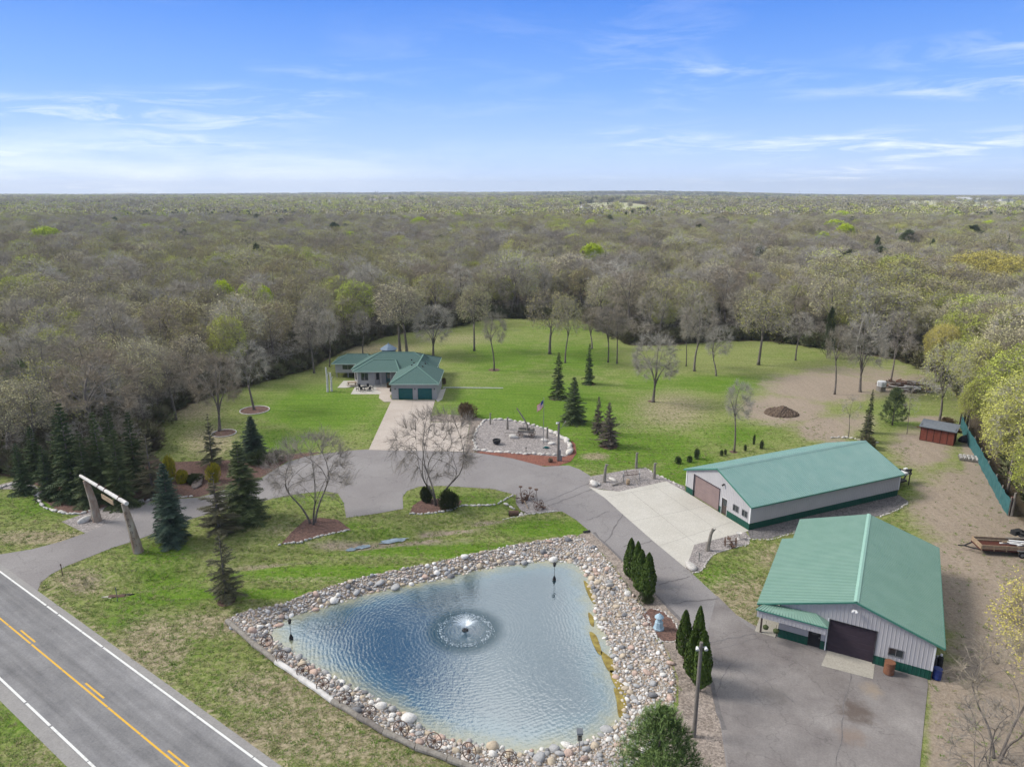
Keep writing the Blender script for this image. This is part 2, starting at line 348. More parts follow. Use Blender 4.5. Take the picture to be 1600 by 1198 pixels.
# ------------------------------------------------------------------ terrain height
def vnoise(x, y, s, seed=0):
    x = np.asarray(x, float) / s + seed * 17.3; y = np.asarray(y, float) / s - seed * 9.1
    xi, yi = np.floor(x), np.floor(y); fx, fy = x - xi, y - yi; fx = fx * fx * (3 - 2 * fx); fy = fy * fy * (3 - 2 * fy)
    h = lambda a, b: np.modf(np.abs(np.sin(a * 127.1 + b * 311.7 + seed) * 43758.5453))[0]
    return (h(xi, yi) * (1 - fx) + h(xi + 1, yi) * fx) * (1 - fy) + (h(xi, yi + 1) * (1 - fx) + h(xi + 1, yi + 1) * fx) * fy
def far_h(X, Y):
    D = np.hypot(X, Y)
    h = 17 * np.clip((D - 950) / 1500, 0, 1) + np.clip((D - 1500) / 2500, 0, 1) * (vnoise(X, Y, 900, 3) * 14 + vnoise(X, Y, 2500, 5) * 6 - 22 - 7 * np.clip(X / 3000, 0, 1))
    h += 22 * np.exp(-((X - 1000) / 900) ** 2 - ((Y - 4700) / 700) ** 2) + 18 * np.exp(-((X + 900) / 1500) ** 2 - ((Y - 5200) / 700) ** 2)
    return h * np.clip((D - 800) / 300, 0, 1)
def terrain(X, Y):
    X = np.asarray(X, float); Y = np.asarray(Y, float); z = np.zeros(X.shape)
    near = (np.abs(X) < 60) & (Y > 25) & (Y < 115)
    x, y = X[near], Y[near]; zz = np.zeros(x.shape)
    dd = poly_dist(x, y, DITCH, closed=False); zz -= 0.7 * np.clip(1 - (dd / 2.6) ** 2, 0, 1) ** 1.3
    ow = in_poly(x, y, OUTER); iw = in_poly(x, y, WATER); dw = poly_dist(x, y, WATER); do = poly_dist(x, y, OUTER)
    t = do / (do + dw + 1e-6)
    zz = np.where(ow & ~iw, WATER_Z * t, zz); zz = np.where(iw, WATER_Z - np.clip(dw * .3, 0, 1.2), zz)
    z[near] = zz
    return z + far_h(X, Y)
def axis(lo, hi, step, far_lo, far_hi, g=1.09):
    a = list(np.arange(lo, hi, step)); s = step; v = a[-1]
    while v < far_hi: s *= g; v += s; a.append(v)
    s = step; v = lo; b = []
    while v > far_lo: s *= g; v -= s; b.append(v)
    return np.array(b[::-1] + a)
xs = axis(-62, 66, .6, -9500, 9500); ys = axis(30, 150, .6, -900, 11000, 1.07)
XX, YY = np.meshgrid(xs, ys); XX = XX.ravel(); YY = YY.ravel(); ZZ = terrain(XX, YY)
# what grows or lies where: green = lush, tan = dry turf, dirt = bare earth, litter = woodland floor, field = open farmland
def blobs(px, py, lst):
    o = np.zeros(px.shape)
    for (x, y, rx, ry, w) in lst: o = np.maximum(o, w * np.exp(-(((px - x) / rx) ** 2 + ((py - y) / ry) ** 2)))
    return o
front = YY > 6
cf = np.where(front, YY * CP + CAM_H * SP, 1); PX = 800 + FPX * XX / cf; PY = 599 - FPX * (YY * SP - CAM_H * CP) / cf
PX[~front] = -9999; PY[~front] = 5000
clear = in_poly(XX, YY, CLEAR); cdist = poly_dist(XX, YY, CLEAR)
sd_ = np.where(clear, cdist, -cdist)
litter = np.clip(0.5 - sd_ / 3.0, 0, 1) * (YY < 700)
green = blobs(PX, PY, [(500,640,110,40,1.1),(430,690,90,35,.75),(610,660,60,40,.7),(840,640,170,55,1.1),(800,560,120,45,.75),(960,700,160,34,1.15),(1080,740,70,40,1.1),(1010,600,60,26,.7),(900,560,80,40,.8),(900,515,140,16,.55),(1120,600,130,18,.85),(1150,680,90,25,.75),(980,590,60,20,.5),(330,650,90,30,.3),(530,895,230,14,1.2),(720,860,200,14,1.2),(860,826,90,16,1.1),(380,928,140,9,1.2),(260,905,60,30,.95),(250,865,60,30,.9),(720,780,110,16,.75),(480,780,110,20,.5),(560,825,120,16,.6),(240,935,80,18,1.1),(60,790,90,25,.8),(300,1010,60,22,.5),(200,960,60,30,.8),(340,1070,50,18,.6),(400,1110,50,18,.5),(20,1130,50,50,.7),(1130,905,70,35,.75),(1240,855,60,18,.35),(1050,850,50,50,.5),(1400,765,60,20,.6),(1395,640,60,18,.5),(1420,660,70,14,.6),(1470,740,25,40,.3),(1560,745,20,60,.45),(1115,1160,40,60,.6),(420,720,70,25,.4),(1240,555,90,14,.35)])
tan = blobs(PX, PY, [(1050,640,90,45,.75),(330,690,70,40,.8),(300,640,70,30,.8),(520,720,60,24,.6),(930,713,30,8,.95),(560,545,160,16,.8),(720,530,140,18,.6),(330,975,90,30,.9),(520,1140,170,70,1.15),(240,1010,70,60,1.1),(420,1080,120,50,.9),(120,905,60,25,.95),(60,840,130,16,.95),(600,870,200,10,.5),(480,905,160,9,.6),(1160,940,80,60,.95),(1230,870,80,30,.9),(450,830,90,25,.6),(420,960,40,20,.6),(400,1160,100,60,.9),(640,1190,90,30,.9),(60,1190,60,60,.6),(860,700,40,10,.2),(1000,665,80,20,.5),(700,740,60,10,.3)])
tan = np.maximum(tan, 0.8 * np.clip(1 - np.abs(XX * 0 + PX - (60 + (PY - 915) * 1.345)) / 26, 0, 1) * (PY > 905) * (PX > 40) * (PX < 480))
dirt = blobs(PX, PY, [(1225,640,75,26,1.3),(1290,670,60,24,1.1),(1290,605,120,30,1.15),(1400,600,90,26,.9),(1200,575,60,10,.4),(1330,660,60,24,.8),(1440,700,60,40,1.1),(1500,790,90,70,1.2),(1520,900,90,120,1.2),(1560,1050,110,140,1.1),(1500,1150,60,80,1.2),(1600,1100,120,200,1.1),(1340,585,160,22,.75),(600,846,150,9,1.0),(700,828,70,9,1.0),(420,878,110,8,.8),(760,812,40,9,.9),(190,645,5,5,.2),(1500,620,40,30,.5),(1450,655,60,8,.9),(1300,690,40,8,.8),(1190,985,30,20,.8)])
_ow = in_poly(XX, YY, OUTER); dirt = np.maximum(dirt, 1.5 * _ow); green[_ow] = 0
dirt = np.maximum(dirt, np.clip((PX - 1436) / 25, 0, 1) * (PY > 1040)); tan[(PX > 1430) & (PY > 1000)] = 0
dirt = np.maximum(dirt, np.clip((PX - 1485) / 30, 0, 1) * (PY > 690) * clear)
D_ = np.hypot(XX, YY)
FIELDS = [(1540,331,150,13),(1300,322,170,7),(955,334,75,12),(590,326,200,11),(770,330,80,9),(150,313,120,4)]
field = ((D_ > 1000) & (vnoise(XX, YY, 420, 11) > 0.62)).astype(float) * np.clip((D_ - 1000) / 100, 0, 1)
for (x, y, rx, ry) in FIELDS:
    field = np.maximum(field, (((PX - x) / rx) ** 2 + ((PY - y) / ry) ** 2 < 1).astype(float))
def town(PX, PY): return (((PX - 590) / 200) ** 2 + ((PY - 326) / 11) ** 2 < 1) | (((PX - 770) / 80) ** 2 + ((PY - 330) / 9) ** 2 < 1)
isfar = (D_ > 700)
nx, ny = len(xs), len(ys)
idx = np.arange(nx * ny).reshape(ny, nx)
faces = np.stack([idx[:-1, :-1], idx[:-1, 1:], idx[1:, 1:], idx[1:, :-1]], -1).reshape(-1, 4)
me = bpy.data.meshes.new('ground'); me.vertices.add(nx * ny); me.vertices.foreach_set('co', np.stack([XX, YY, ZZ], -1).ravel())
me.loops.add(faces.size); me.loops.foreach_set('vertex_index', faces.ravel()); me.polygons.add(len(faces))
me.polygons.foreach_set('loop_start', np.arange(0, faces.size, 4)); me.polygons.foreach_set('use_smooth', np.ones(len(faces), bool)); me.update(calc_edges=True)
for nm, arr in (('green', green), ('tan', tan), ('dirt', dirt), ('litter', np.where(isfar, 1 - field, litter)), ('field', field)):
    a = me.attributes.new(nm, 'FLOAT', 'POINT'); a.data.foreach_set('value', arr.astype(np.float32))
ground = bpy.data.objects.new('ground', me); COL.objects.link(ground); tag(ground, kind='structure')
def ground_mat():
    m = bpy.data.materials.new('ground'); m.use_nodes = True; nt = m.node_tree; N = nt.nodes; L = nt.links; b = N['Principled BSDF']
    b.inputs['Roughness'].default_value = .95; b.inputs['Specular IOR Level'].default_value = .1
    tc = N.new('ShaderNodeTexCoord')
    def noise(s, d=4, r=.6, st=(1, 1, 1)):
        mp = N.new('ShaderNodeMapping'); mp.inputs['Scale'].default_value = st; L.new(tc.outputs['Object'], mp.inputs[0])
        n = N.new('ShaderNodeTexNoise'); n.inputs['Scale'].default_value = s; n.inputs['Detail'].default_value = d; n.inputs['Roughness'].default_value = r; L.new(mp.outputs[0], n.inputs[0]); return n.outputs[0]
    def two(fac, c1, c2, lo=.35, hi=.65):
        r = N.new('ShaderNodeValToRGB'); e = r.color_ramp.elements; e[0].position = lo; e[1].position = hi; e[0].color = (*c1, 1); e[1].color = (*c2, 1); L.new(fac, r.inputs[0]); return r.outputs[0]
    def mask(nm, nz, amp, lo, hi):
        a = N.new('ShaderNodeAttribute'); a.attribute_name = nm
        m1 = N.new('ShaderNodeMath'); m1.operation = 'MULTIPLY_ADD'; L.new(nz, m1.inputs[0]); m1.inputs[1].default_value = amp; m1.inputs[2].default_value = -amp / 2
        m2 = N.new('ShaderNodeMath'); m2.operation = 'ADD'; L.new(a.outputs['Fac'], m2.inputs[0]); L.new(m1.outputs[0], m2.inputs[1])
        mr = N.new('ShaderNodeMapRange'); mr.interpolation_type = 'SMOOTHSTEP'; L.new(m2.outputs[0], mr.inputs[0]); mr.inputs[1].default_value = lo; mr.inputs[2].default_value = hi; return mr.outputs[0]
    def mix(f, a, c):
        x = N.new('ShaderNodeMix'); x.data_type = 'RGBA'; L.new(f, x.inputs[0]); L.new(a, x.inputs[6]); L.new(c, x.inputs[7]); return x.outputs[2]
    n_fine = noise(5, 6, .7); n_mid = noise(.55, 6, .65); n_big = noise(.07, 4, .6); n_speck = noise(2.2, 8, .75); n_mid2 = noise(.28, 9, .72); n_str = noise(.35, 5, .6, (1, .35, 1))
    base = mix(n_mid, two(n_fine, (.085, .14, .018), (.215, .245, .075), .42, .58), two(n_speck, (.12, .16, .035), (.31, .285, .15), .42, .58))
    gr = mix(n_str, two(n_fine, (.045, .115, .006), (.115, .20, .018), .42, .58), two(n_speck, (.070, .15, .008), (.18, .235, .05), .42, .58))
    tn = mix(n_mid, two(n_fine, (.18, .15, .09), (.37, .31, .22), .42, .58), two(n_speck, (.12, .13, .045), (.37, .31, .21), .42, .58))
    dt = mix(n_mid2, two(n_speck, (.27, .215, .165), (.36, .30, .24), .42, .58), two(n_fine, (.18, .145, .11), (.30, .25, .20), .42, .58))
    lt = mix(n_mid, two(n_fine, (.085, .065, .045), (.15, .115, .08)), two(n_speck, (.07, .062, .035), (.125, .10, .07)))
    fd = two(noise(.004, 3), (.30, .33, .15), (.46, .41, .29))
    c = mix(mask('green', n_mid2, 1.3, .12, .85), base, gr)
    c = mix(mask('tan', n_speck, 1.1, .35, .85), c, tn)
    st = N.new('ShaderNodeMapping'); st.inputs['Rotation'].default_value = (0, 0, .5); st.inputs['Scale'].default_value = (.12, 1.3, 1); L.new(tc.outputs['Object'], st.inputs[0])
    sn = N.new('ShaderNodeTexNoise'); sn.inputs['Scale'].default_value = 1.0; sn.inputs['Detail'].default_value = 5; L.new(st.outputs[0], sn.inputs[0])
    sm = N.new('ShaderNodeMapRange'); L.new(sn.outputs[0], sm.inputs[0]); sm.inputs[1].default_value = .3; sm.inputs[2].default_value = .7; sm.inputs[3].default_value = .84; sm.inputs[4].default_value = 1.16
    sv = N.new('ShaderNodeVectorMath'); sv.operation = 'SCALE'; L.new(c, sv.inputs[0]); L.new(sm.outputs[0], sv.inputs['Scale']); c = sv.outputs[0]
    tr = noise(1.0, 6, .6, (.9, .09, 1)); tm = N.new('ShaderNodeMapRange'); L.new(tr, tm.inputs[0]); tm.inputs[1].default_value = .35; tm.inputs[2].default_value = .65; tm.inputs[3].default_value = .94; tm.inputs[4].default_value = 1.06
    tv = N.new('ShaderNodeVectorMath'); tv.operation = 'SCALE'; L.new(dt, tv.inputs[0]); L.new(tm.outputs[0], tv.inputs['Scale']); dt = tv.outputs[0]
    c = mix(mask('dirt', n_mid2, 1.2, .35, .85), c, dt)
    c = mix(mask('litter', n_mid, .8, .35, .65), c, lt)
    c = mix(mask('field', n_big, .1, .4, .6), c, fd)
    L.new(c, b.inputs['Base Color'])
    bp = N.new('ShaderNodeBump'); bp.inputs['Strength'].default_value = .9; bp.inputs['Distance'].default_value = .15; L.new(n_speck, bp.inputs['Height']); L.new(bp.outputs[0], b.inputs['Normal'])
    me.materials.append(m)
ground_mat()

# ------------------------------------------------------------------ paving, beds and road as thin sheets
def asphalt(name, c1, c2, crack=0.0, big=.12):
    m = mat(name, c1, c2, rough=.9, scale=big, detail=9, spec=.2, lo=.3, hi=.7); nt = m.node_tree; N = nt.nodes; L = nt.links; b = N['Principled BSDF']
    src = b.inputs['Base Color'].links[0].from_socket; tc = N.new('ShaderNodeTexCoord')
    v = N.new('ShaderNodeTexNoise'); v.inputs['Scale'].default_value = 7; v.inputs['Detail'].default_value = 6; L.new(tc.outputs['Object'], v.inputs[0])
    mr = N.new('ShaderNodeMapRange'); L.new(v.outputs[0], mr.inputs[0]); mr.inputs[1].default_value = .3; mr.inputs[2].default_value = .7; mr.inputs[3].default_value = .88; mr.inputs[4].default_value = 1.12
    vm = N.new('ShaderNodeVectorMath'); vm.operation = 'SCALE'; L.new(src, vm.inputs[0]); L.new(mr.outputs[0], vm.inputs['Scale']); col = vm.outputs[0]
    if crack:
        wn = N.new('ShaderNodeTexNoise'); wn.inputs['Scale'].default_value = .5; wn.inputs['Detail'].default_value = 6; L.new(tc.outputs['Object'], wn.inputs[0])
        ad = N.new('ShaderNodeMix'); ad.data_type = 'VECTOR'; ad.inputs[0].default_value = .35; 
        sc = N.new('ShaderNodeVectorMath'); sc.operation = 'SCALE'; L.new(wn.outputs['Color'], sc.inputs[0]); sc.inputs['Scale'].default_value = 4.0
        a2 = N.new('ShaderNodeVectorMath'); a2.operation = 'ADD'; L.new(tc.outputs['Object'], a2.inputs[0]); L.new(sc.outputs[0], a2.inputs[1])
        vo = N.new('ShaderNodeTexVoronoi'); vo.feature = 'DISTANCE_TO_EDGE'; vo.inputs['Scale'].default_value = .16; L.new(a2.outputs[0], vo.inputs[0])
        r = N.new('ShaderNodeMapRange'); L.new(vo.outputs['Distance'], r.inputs[0]); r.inputs[1].default_value = .003; r.inputs[2].default_value = .011; r.inputs[3].default_value = 1 - crack; r.inputs[4].default_value = 1
        v2 = N.new('ShaderNodeVectorMath'); v2.operation = 'SCALE'; L.new(col, v2.inputs[0]); L.new(r.outputs[0], v2.inputs['Scale']); col = v2.outputs[0]
    L.new(col, b.inputs['Base Color']); return m
asphalt('asphalt_drive', (.185, .170, .170), (.245, .232, .228), .18)
asphalt('asphalt_yard', (.135, .120, .118), (.25, .232, .222), .2, .22)
def stain():           # old oil and clay stains on the yard
    nt = MATS['asphalt_yard'].node_tree; N = nt.nodes; L = nt.links; b = N['Principled BSDF']; src = b.inputs['Base Color'].links[0].from_socket; tc = N.new('ShaderNodeTexCoord'); col = src
    n = N.new('ShaderNodeTexNoise'); n.inputs['Scale'].default_value = 1.4; n.inputs['Detail'].default_value = 6; L.new(tc.outputs['Object'], n.inputs[0])
    for (px, py, r, c, f) in ((1337, 1112, 1.5, (.085, .062, .05), .75), (1330, 1150, 1.1, (.20, .15, .12), .6), (1210, 1085, 1.3, (.10, .09, .085), .5), (1362, 1078, .9, (.26, .21, .16), .7), (1290, 1060, 2.2, (.10, .085, .08), .35), (1175, 1120, 1.6, (.11, .10, .10), .4)):
        x, y = G(px, py); d = N.new('ShaderNodeVectorMath'); d.operation = 'DISTANCE'; L.new(tc.outputs['Object'], d.inputs[0]); d.inputs[1].default_value = (x, y, 0)
        a = N.new('ShaderNodeMath'); a.operation = 'MULTIPLY_ADD'; L.new(n.outputs[0], a.inputs[0]); a.inputs[1].default_value = -r * 1.6; L.new(d.outputs['Value'], a.inputs[2])
        mr = N.new('ShaderNodeMapRange'); mr.interpolation_type = 'SMOOTHSTEP'; L.new(a.outputs[0], mr.inputs[0]); mr.inputs[1].default_value = -r * .6; mr.inputs[2].default_value = r * .5; mr.inputs[3].default_value = f; mr.inputs[4].default_value = 0
        mx = N.new('ShaderNodeMix'); mx.data_type = 'RGBA'; L.new(mr.outputs[0], mx.inputs[0]); L.new(col, mx.inputs[6]); mx.inputs[7].default_value = (*c, 1); col = mx.outputs[2]
    L.new(col, b.inputs['Base Color'])
stain()
asphalt('asphalt_road', (.155, .153, .158), (.21, .206, .208), .10, .5)
def wheel_wear():      # long worn bands running with the traffic
    nt = MATS['asphalt_road'].node_tree; N = nt.nodes; L = nt.links; b = N['Principled BSDF']; src = b.inputs['Base Color'].links[0].from_socket
    a_, b_ = G(0, 893), G(415, 1198); an = math.atan2(b_[1] - a_[1], b_[0] - a_[0]); tc = N.new('ShaderNodeTexCoord'); mp = N.new('ShaderNodeMapping'); mp.vector_type = 'TEXTURE'; mp.inputs['Rotation'].default_value = (0, 0, an); mp.inputs['Scale'].default_value = (22, .9, 1); L.new(tc.outputs['Object'], mp.inputs[0])
    n = N.new('ShaderNodeTexNoise'); n.inputs['Scale'].default_value = 1; n.inputs['Detail'].default_value = 7; n.inputs['Roughness'].default_value = .62; L.new(mp.outputs[0], n.inputs[0]); r = N.new('ShaderNodeMapRange'); L.new(n.outputs[0], r.inputs[0]); r.inputs[1].default_value = .3; r.inputs[2].default_value = .7; r.inputs[3].default_value = .72; r.inputs[4].default_value = 1.25
    v = N.new('ShaderNodeVectorMath'); v.operation = 'SCALE'; L.new(src, v.inputs[0]); L.new(r.outputs[0], v.inputs['Scale']); L.new(v.outputs[0], b.inputs['Base Color'])
wheel_wear()
asphalt('asphalt_shoulder', (.225, .215, .21), (.265, .255, .245), 0, .5)
asphalt('concrete', (.40, .38, .34), (.46, .44, .40), 0, .3)
asphalt('concrete_warm', (.36, .31, .27), (.42, .37, .33), 0, .3)
asphalt('concrete_ramp', (.31, .29, .25), (.37, .345, .30), 0, .6)
mat('joint', (.22, .205, .19), rough=.9)
mat('tar', (.11, .10, .10), (.15, .14, .14), rough=.8, scale=3)
mat('patch_pale', (.225, .21, .205), (.20, .19, .185), rough=.9, scale=2)
mat('paint_white', (.62, .62, .60), (.50, .50, .48), rough=.7, scale=3, lo=.5, hi=.75)
mat('paint_yellow', (.62, .36, .035), (.48, .29, .05), rough=.7, scale=3, lo=.5, hi=.75)
mat('gravel', (.20, .18, .175), (.27, .245, .235), rough=.95, scale=1.5, vor=(9, .45), bump=.5, bscale=10)
mat('gravel_dark', (.105, .10, .105), (.15, .14, .14), rough=.95, scale=1.5, vor=(9, .45), bump=.5, bscale=10)
mat('gravel_tan', (.20, .165, .14), (.26, .22, .19), rough=.95, scale=.8, vor=(8, .4), bump=.5, bscale=10)
mat('mulch_red', (.22, .088, .062), (.15, .062, .045), rough=1, scale=6, vor=(10, .4), bump=.6, bscale=14)
mat('mulch', (.135, .078, .062), (.10, .06, .05), rough=1, scale=5, vor=(8, .4), bump=.6, bscale=12)
SHEETS = []
def sheet(name, px, z, m, sm=0, world_pts=None, kind='structure', label=None, closed=True):
    pts = world_pts or gp(px)
    if sm: pts = smooth(pts, sm)
    SHEETS.append(pts)
    mb = MB(); mb.poly(pts, z)
    o = mb.build(name, m)
    if o.data.polygons[0].normal.z < 0: o.data.flip_normals()
    return tag(o, kind=kind, label=label)
DRIVE_PX = [(-90,885),(-40,872),(0,866),(50,858),(95,846),(133,833),(165,819),(200,801),(230,786),(270,780),(312,777),(350,766),(385,757),(410,746),(430,733),(450,722),(475,714),(512,708),(545,704),(575,702),(620,703),(690,705),(742,707),(800,716),(850,729),(888,727),(905,733),(920,742),(932,752),(925,764),(945,777),(970,800),(1020,844),(1072,887),(1115,927),(1150,960),(1190,984),(1180,1004),(1172,1012),(1160,1075),(1150,1150),(1146,1198),(1144,1320),(1140,1320),(1135,1198),(1127,1140),(1115,1085),(1105,1040),(1080,987),(1060,963),(1020,922),(975,877),(940,847),(920,829),(900,812),(880,800),(860,790),(830,780),(805,773),(770,764),(725,761),(690,759),(655,760),(636,767),(629,776),(630,795),(585,803),(541,809),(537,786),(528,771),(505,767),(457,773),(425,779),(395,787),(350,796),(295,812),(262,825),(237,835),(207,846),(175,856),(135,872),(105,884),(80,897),(64,910),(58,925),(30,915),(-30,902)]
sheet('driveway', DRIVE_PX, .030, 'asphalt_drive')
sheet('asphalt_yard', [(1120,930),(1150,960),(1166,977),(1185,988),(1215,990),(1290,1000),(1445,1035),(1450,1069),(1443,1136),(1437,1198),(1425,1330),(1140,1330),(1138,1198),(1130,1140),(1118,1085),(1108,1040),(1100,1010)], .036, 'asphalt_yard')
sheet('concrete_apron', [(920,761),(937,765),(967,768),(1041,752),(1071,768),(1170,829),(1165,831),(1085,851),(1072,888),(1020,845),(970,801),(945,778)], .045, 'concrete')
sheet('house_drive', [(576,703),(612,625),(680,625),(672,655),(671,660),(734,660),(727,706),(690,705)], .045, 'concrete_warm')
sheet('patio', [(548,616),(560,596),(590,592),(612,602),(613,612),(600,616)], .045, 'concrete')
sheet('entry_walk', [(588,604),(608,603),(612,611),(612,616),(609,619),(614,628),(600,628),(592,622),(593,616),(596,613),(588,610)], .052, 'concrete_warm')
sheet('side_slab', [(680,624),(683,610),(697,607),(691,624),(684,628)], .045, 'concrete')
sheet('lower_patio', [(527,606),(537,595),(556,595),(556,604),(540,606)], .045, 'concrete')
sheet('door_ramp', [(1293,1017),(1283,1040),(1364,1061),(1367,1034)], .050, 'concrete_ramp')
# joints in the concrete
def strips(name, lines, w, z, m, kind='structure', clipto=None):
    mb = MB()
    for (a, b) in lines:
        A = Vector(G(*a)); B = Vector(G(*b)); d = (B - A).normalized(); n = Vector((-d.y, d.x)) * w / 2
        mb.add([(*(A + n), z), (*(A - n), z), (*(B - n), z), (*(B + n), z)], ((0, 1, 2, 3),))
    o = mb.build(name, m)
    for p in o.data.polygons:
        if p.normal.z < 0: o.data.flip_normals(); break
    return tag(o, kind=kind)
strips('concrete_joint', [((1020,758),(1130,834)),((985,768),(1085,848)),((946,777),(1051,757)),((986,815),(1108,790)),((1030,853),(1145,815))], .035, .050, 'joint')
strips('drive_joint', [((601,650),(672,650)),((592,672),(730,672)),((584,688),(728,688)),((645,625),(634,704)),((700,660),(692,705))], .03, .050, 'joint')
def wiggle(name, lines, w, z, m):
    mb = MB(); rr = random.Random(len(lines))
    for a, b in lines:
        A = Vector(G(*a)); B = Vector(G(*b)); n = Vector((-(B - A).y, (B - A).x)).normalized(); k = 14; off = 0; prev = None
        for i in range(k + 1):
            off += rr.uniform(-.16, .16); off *= .85; c = A.lerp(B, i / k) + n * off; ww = w * rr.uniform(.5, 1.4) / 2
            cur = ((*(c + n * ww), z), (*(c - n * ww), z))
            if prev: mb.add([prev[0], prev[1], cur[1], cur[0]], ((0, 1, 2, 3),))
            prev = cur
    o = mb.build(name, m)
    if o.data.polygons[0].normal.z < 0: o.data.flip_normals()
    return tag(o, kind='structure')
wiggle('tar_joint', [((1050,942),(1120,932)),((1106,1006),(1180,989)),((945,847),(972,802)),((915,812),(955,800)),((852,784),(926,752)),((860,789),(930,764)),((975,855),(1020,845)),((1030,915),(1080,902))], .13, .042, 'tar')
wiggle('tar_crack', [((1110,1016),(1190,996)),((1185,985),(1280,1022)),((1190,1060),(1240,1100)),((1150,1030),(1120,1075)),((1330,1050),(1310,1198)),((1100,1010),(1126,1040))], .07, .0405, 'tar')
0 and wiggle('pale_seam', [((1225,1150),(1180,1060)),((1128,1072),(1122,1040)),((1140,1100),(1170,1198)),((905,748),(850,778)),((640,795),(545,808)),((1250,1060),(1262,1198))], .10, .0415, 'patch_pale')
wiggle('tar_edge', [((927,832),(1078,983)),((1085,990),(1128,1140))], .3, .0385, 'tar')
# ---- highway
ra, rb = Vector(G(0, 893)), Vector(G(415, 1198)); rd = (rb - ra).normalized(); rn = Vector((rd.y, -rd.x))      # rn points to the lower-left side
if (Vector(G(0, 1060)) - ra).dot(rn) < 0: rn = -rn
def road_strip(name, o0, o1, z, m, s0=-420, s1=260, kind='structure'):
    mb = MB(); A = ra + rd * s0; B = ra + rd * s1; mb.add([(*(A + rn * o0), z), (*(B + rn * o0), z), (*(B + rn * o1), z), (*(A + rn * o1), z)], ((0, 1, 2, 3),))
    o = mb.build(name, m)
    if o.data.polygons[0].normal.z < 0: o.data.flip_normals()
    return tag(o, kind=kind)
lw = (Vector(G(0, 1060)) - ra).dot(rn); sh0 = (Vector(G(209, 1031)) - ra).dot(rn); sh1 = (Vector(G(105, 1198)) - ra).dot(rn)
road_strip('highway_shoulder', sh0, sh1, .040, 'asphalt_shoulder')
road_strip('highway', -.12, lw + .12, .046, 'asphalt_road')
def ragged(name, off, w, m, gap, s0=-200, s1=140, seed=1):
    mb = MB(); rr = random.Random(seed); s = s0
    while s < s1:
        ln = rr.uniform(1.5, 9) if gap else s1 - s0
        A = ra + rd * s + rn * off; B = ra + rd * (s + ln) + rn * off; n = rn * w / 2
        mb.add([(*(A + n), .052), (*(A - n), .052), (*(B - n), .052), (*(B + n), .052)], ((0, 1, 2, 3),))
        s += ln + (rr.uniform(.04, .22) if gap else 0)
    o = mb.build(name, m)
    if o.data.polygons[0].normal.z < 0: o.data.flip_normals()
    return tag(o, kind='structure')
ragged('edge_line', 0, .17, 'paint_white', True, seed=3); ragged('edge_line', lw, .17, 'paint_white', True, seed=5)
ragged('centre_line', lw / 2, .14, 'paint_yellow', True, seed=9)
mb = MB()
s = -60.0
while s < 80:                                      # short dashes beside the centre line
    A = ra + rd * s + rn * (lw / 2 - .33); B = A + rd * 3.0; n = rn * .07
    mb.add([(*(A + n), .052), (*(A - n), .052), (*(B - n), .052), (*(B + n), .052)], ((0, 1, 2, 3),)); s += 12.2
o = mb.build('centre_dash', 'paint_yellow'); tag(o, kind='structure')
if o.data.polygons[0].normal.z < 0: o.data.flip_normals()
# ---- gravel and mulch beds
def bed(name, px, z, m, sm=0): return sheet(name, px, z, m, sm)
ISLAND = [(744,704),(741,690),(745,672),(757,657),(780,655),(810,659),(840,667),(868,677),(888,690),(894,704),(884,713),(850,712),(800,708)]
bed('gravel_bed', ISLAND, .040, 'gravel', 3)
bed('mulch_bed', [(740,700),(756,702),(800,707),(850,711),(882,711),(890,704),(893,688),(899,694),(901,708),(892,721),(872,728),(846,728),(800,716),(744,707)], .036, 'mulch_red')
bed('gravel_bed', [(671,659),(674,650),(690,647),(735,650),(756,655),(741,690),(742,708),(727,706),(735,660)], .034, 'gravel_tan')
bed('gravel_bed', [(920,745),(946,740),(974,735),(998,732),(1008,731),(1025,741),(1045,750),(1070,760),(1071,768),(1041,753),(967,768),(920,762)], .036, 'gravel')
bed('gravel_bed', [(806,772),(832,781),(862,791),(878,799),(850,801),(826,803),(813,797),(806,786)], .038, 'gravel')
bed('gravel_bed', [(1165,831),(1172,840),(1170,850),(1148,856),(1115,866),(1098,890),(1083,896),(1072,888),(1085,851)], .038, 'gravel')
bed('gravel_bed', [(1168,829),(1172,841),(1200,842),(1250,828),(1330,812),(1375,806),(1405,795),(1420,784),(1404,773)], .034, 'gravel_dark')
bed('gravel_bed', [(903,836),(920,829),(975,877),(1020,922),(1060,963),(1080,987),(1105,1040),(1115,1085),(1127,1140),(1135,1198),(1140,1300),(960,1300),(1060,1100),(1060,1060),(1045,1020),(1025,985),(1012,955),(987,925),(967,895),(942,865)], .022, 'gravel_tan', 0)
bed('mulch_bed', [(1004,960),(1015,951),(1028,950),(1045,962),(1060,982),(1056,1001),(1034,1001),(1018,985)], .030, 'mulch')
bed('mulch_bed', [(439,850),(455,832),(477,812),(500,809),(528,812),(541,822),(549,828),(528,832),(500,838),(470,846)], .040, 'mulch', 0)
bed('mulch_bed', [(640,802),(645,790),(660,780),(690,778),(722,782),(716,792),(700,797),(670,802)], .040, 'mulch')
bed('mulch_bed', [(270,722),(290,721),(370,718),(420,712),(470,708),(505,706),(480,713),(450,720),(415,742),(390,755),(345,765),(312,776),(268,779),(258,760)], .022, 'mulch', 0)
bed('mulch_bed', [(-40,735),(20,745),(62,760),(66,780),(90,798),(130,805),(160,795),(200,785),(232,783),(262,779),(262,730),(215,690),(150,720),(60,735)], .024, 'mulch')
bed('gravel_bed', [(96,815),(130,803),(160,793),(200,783),(240,782),(225,788),(200,801),(165,819),(133,833)], .028, 'gravel')
bed('gravel_bed', [(0,757),(20,752),(45,752),(66,766),(72,778),(60,780),(40,765),(0,764)], .030, 'gravel')
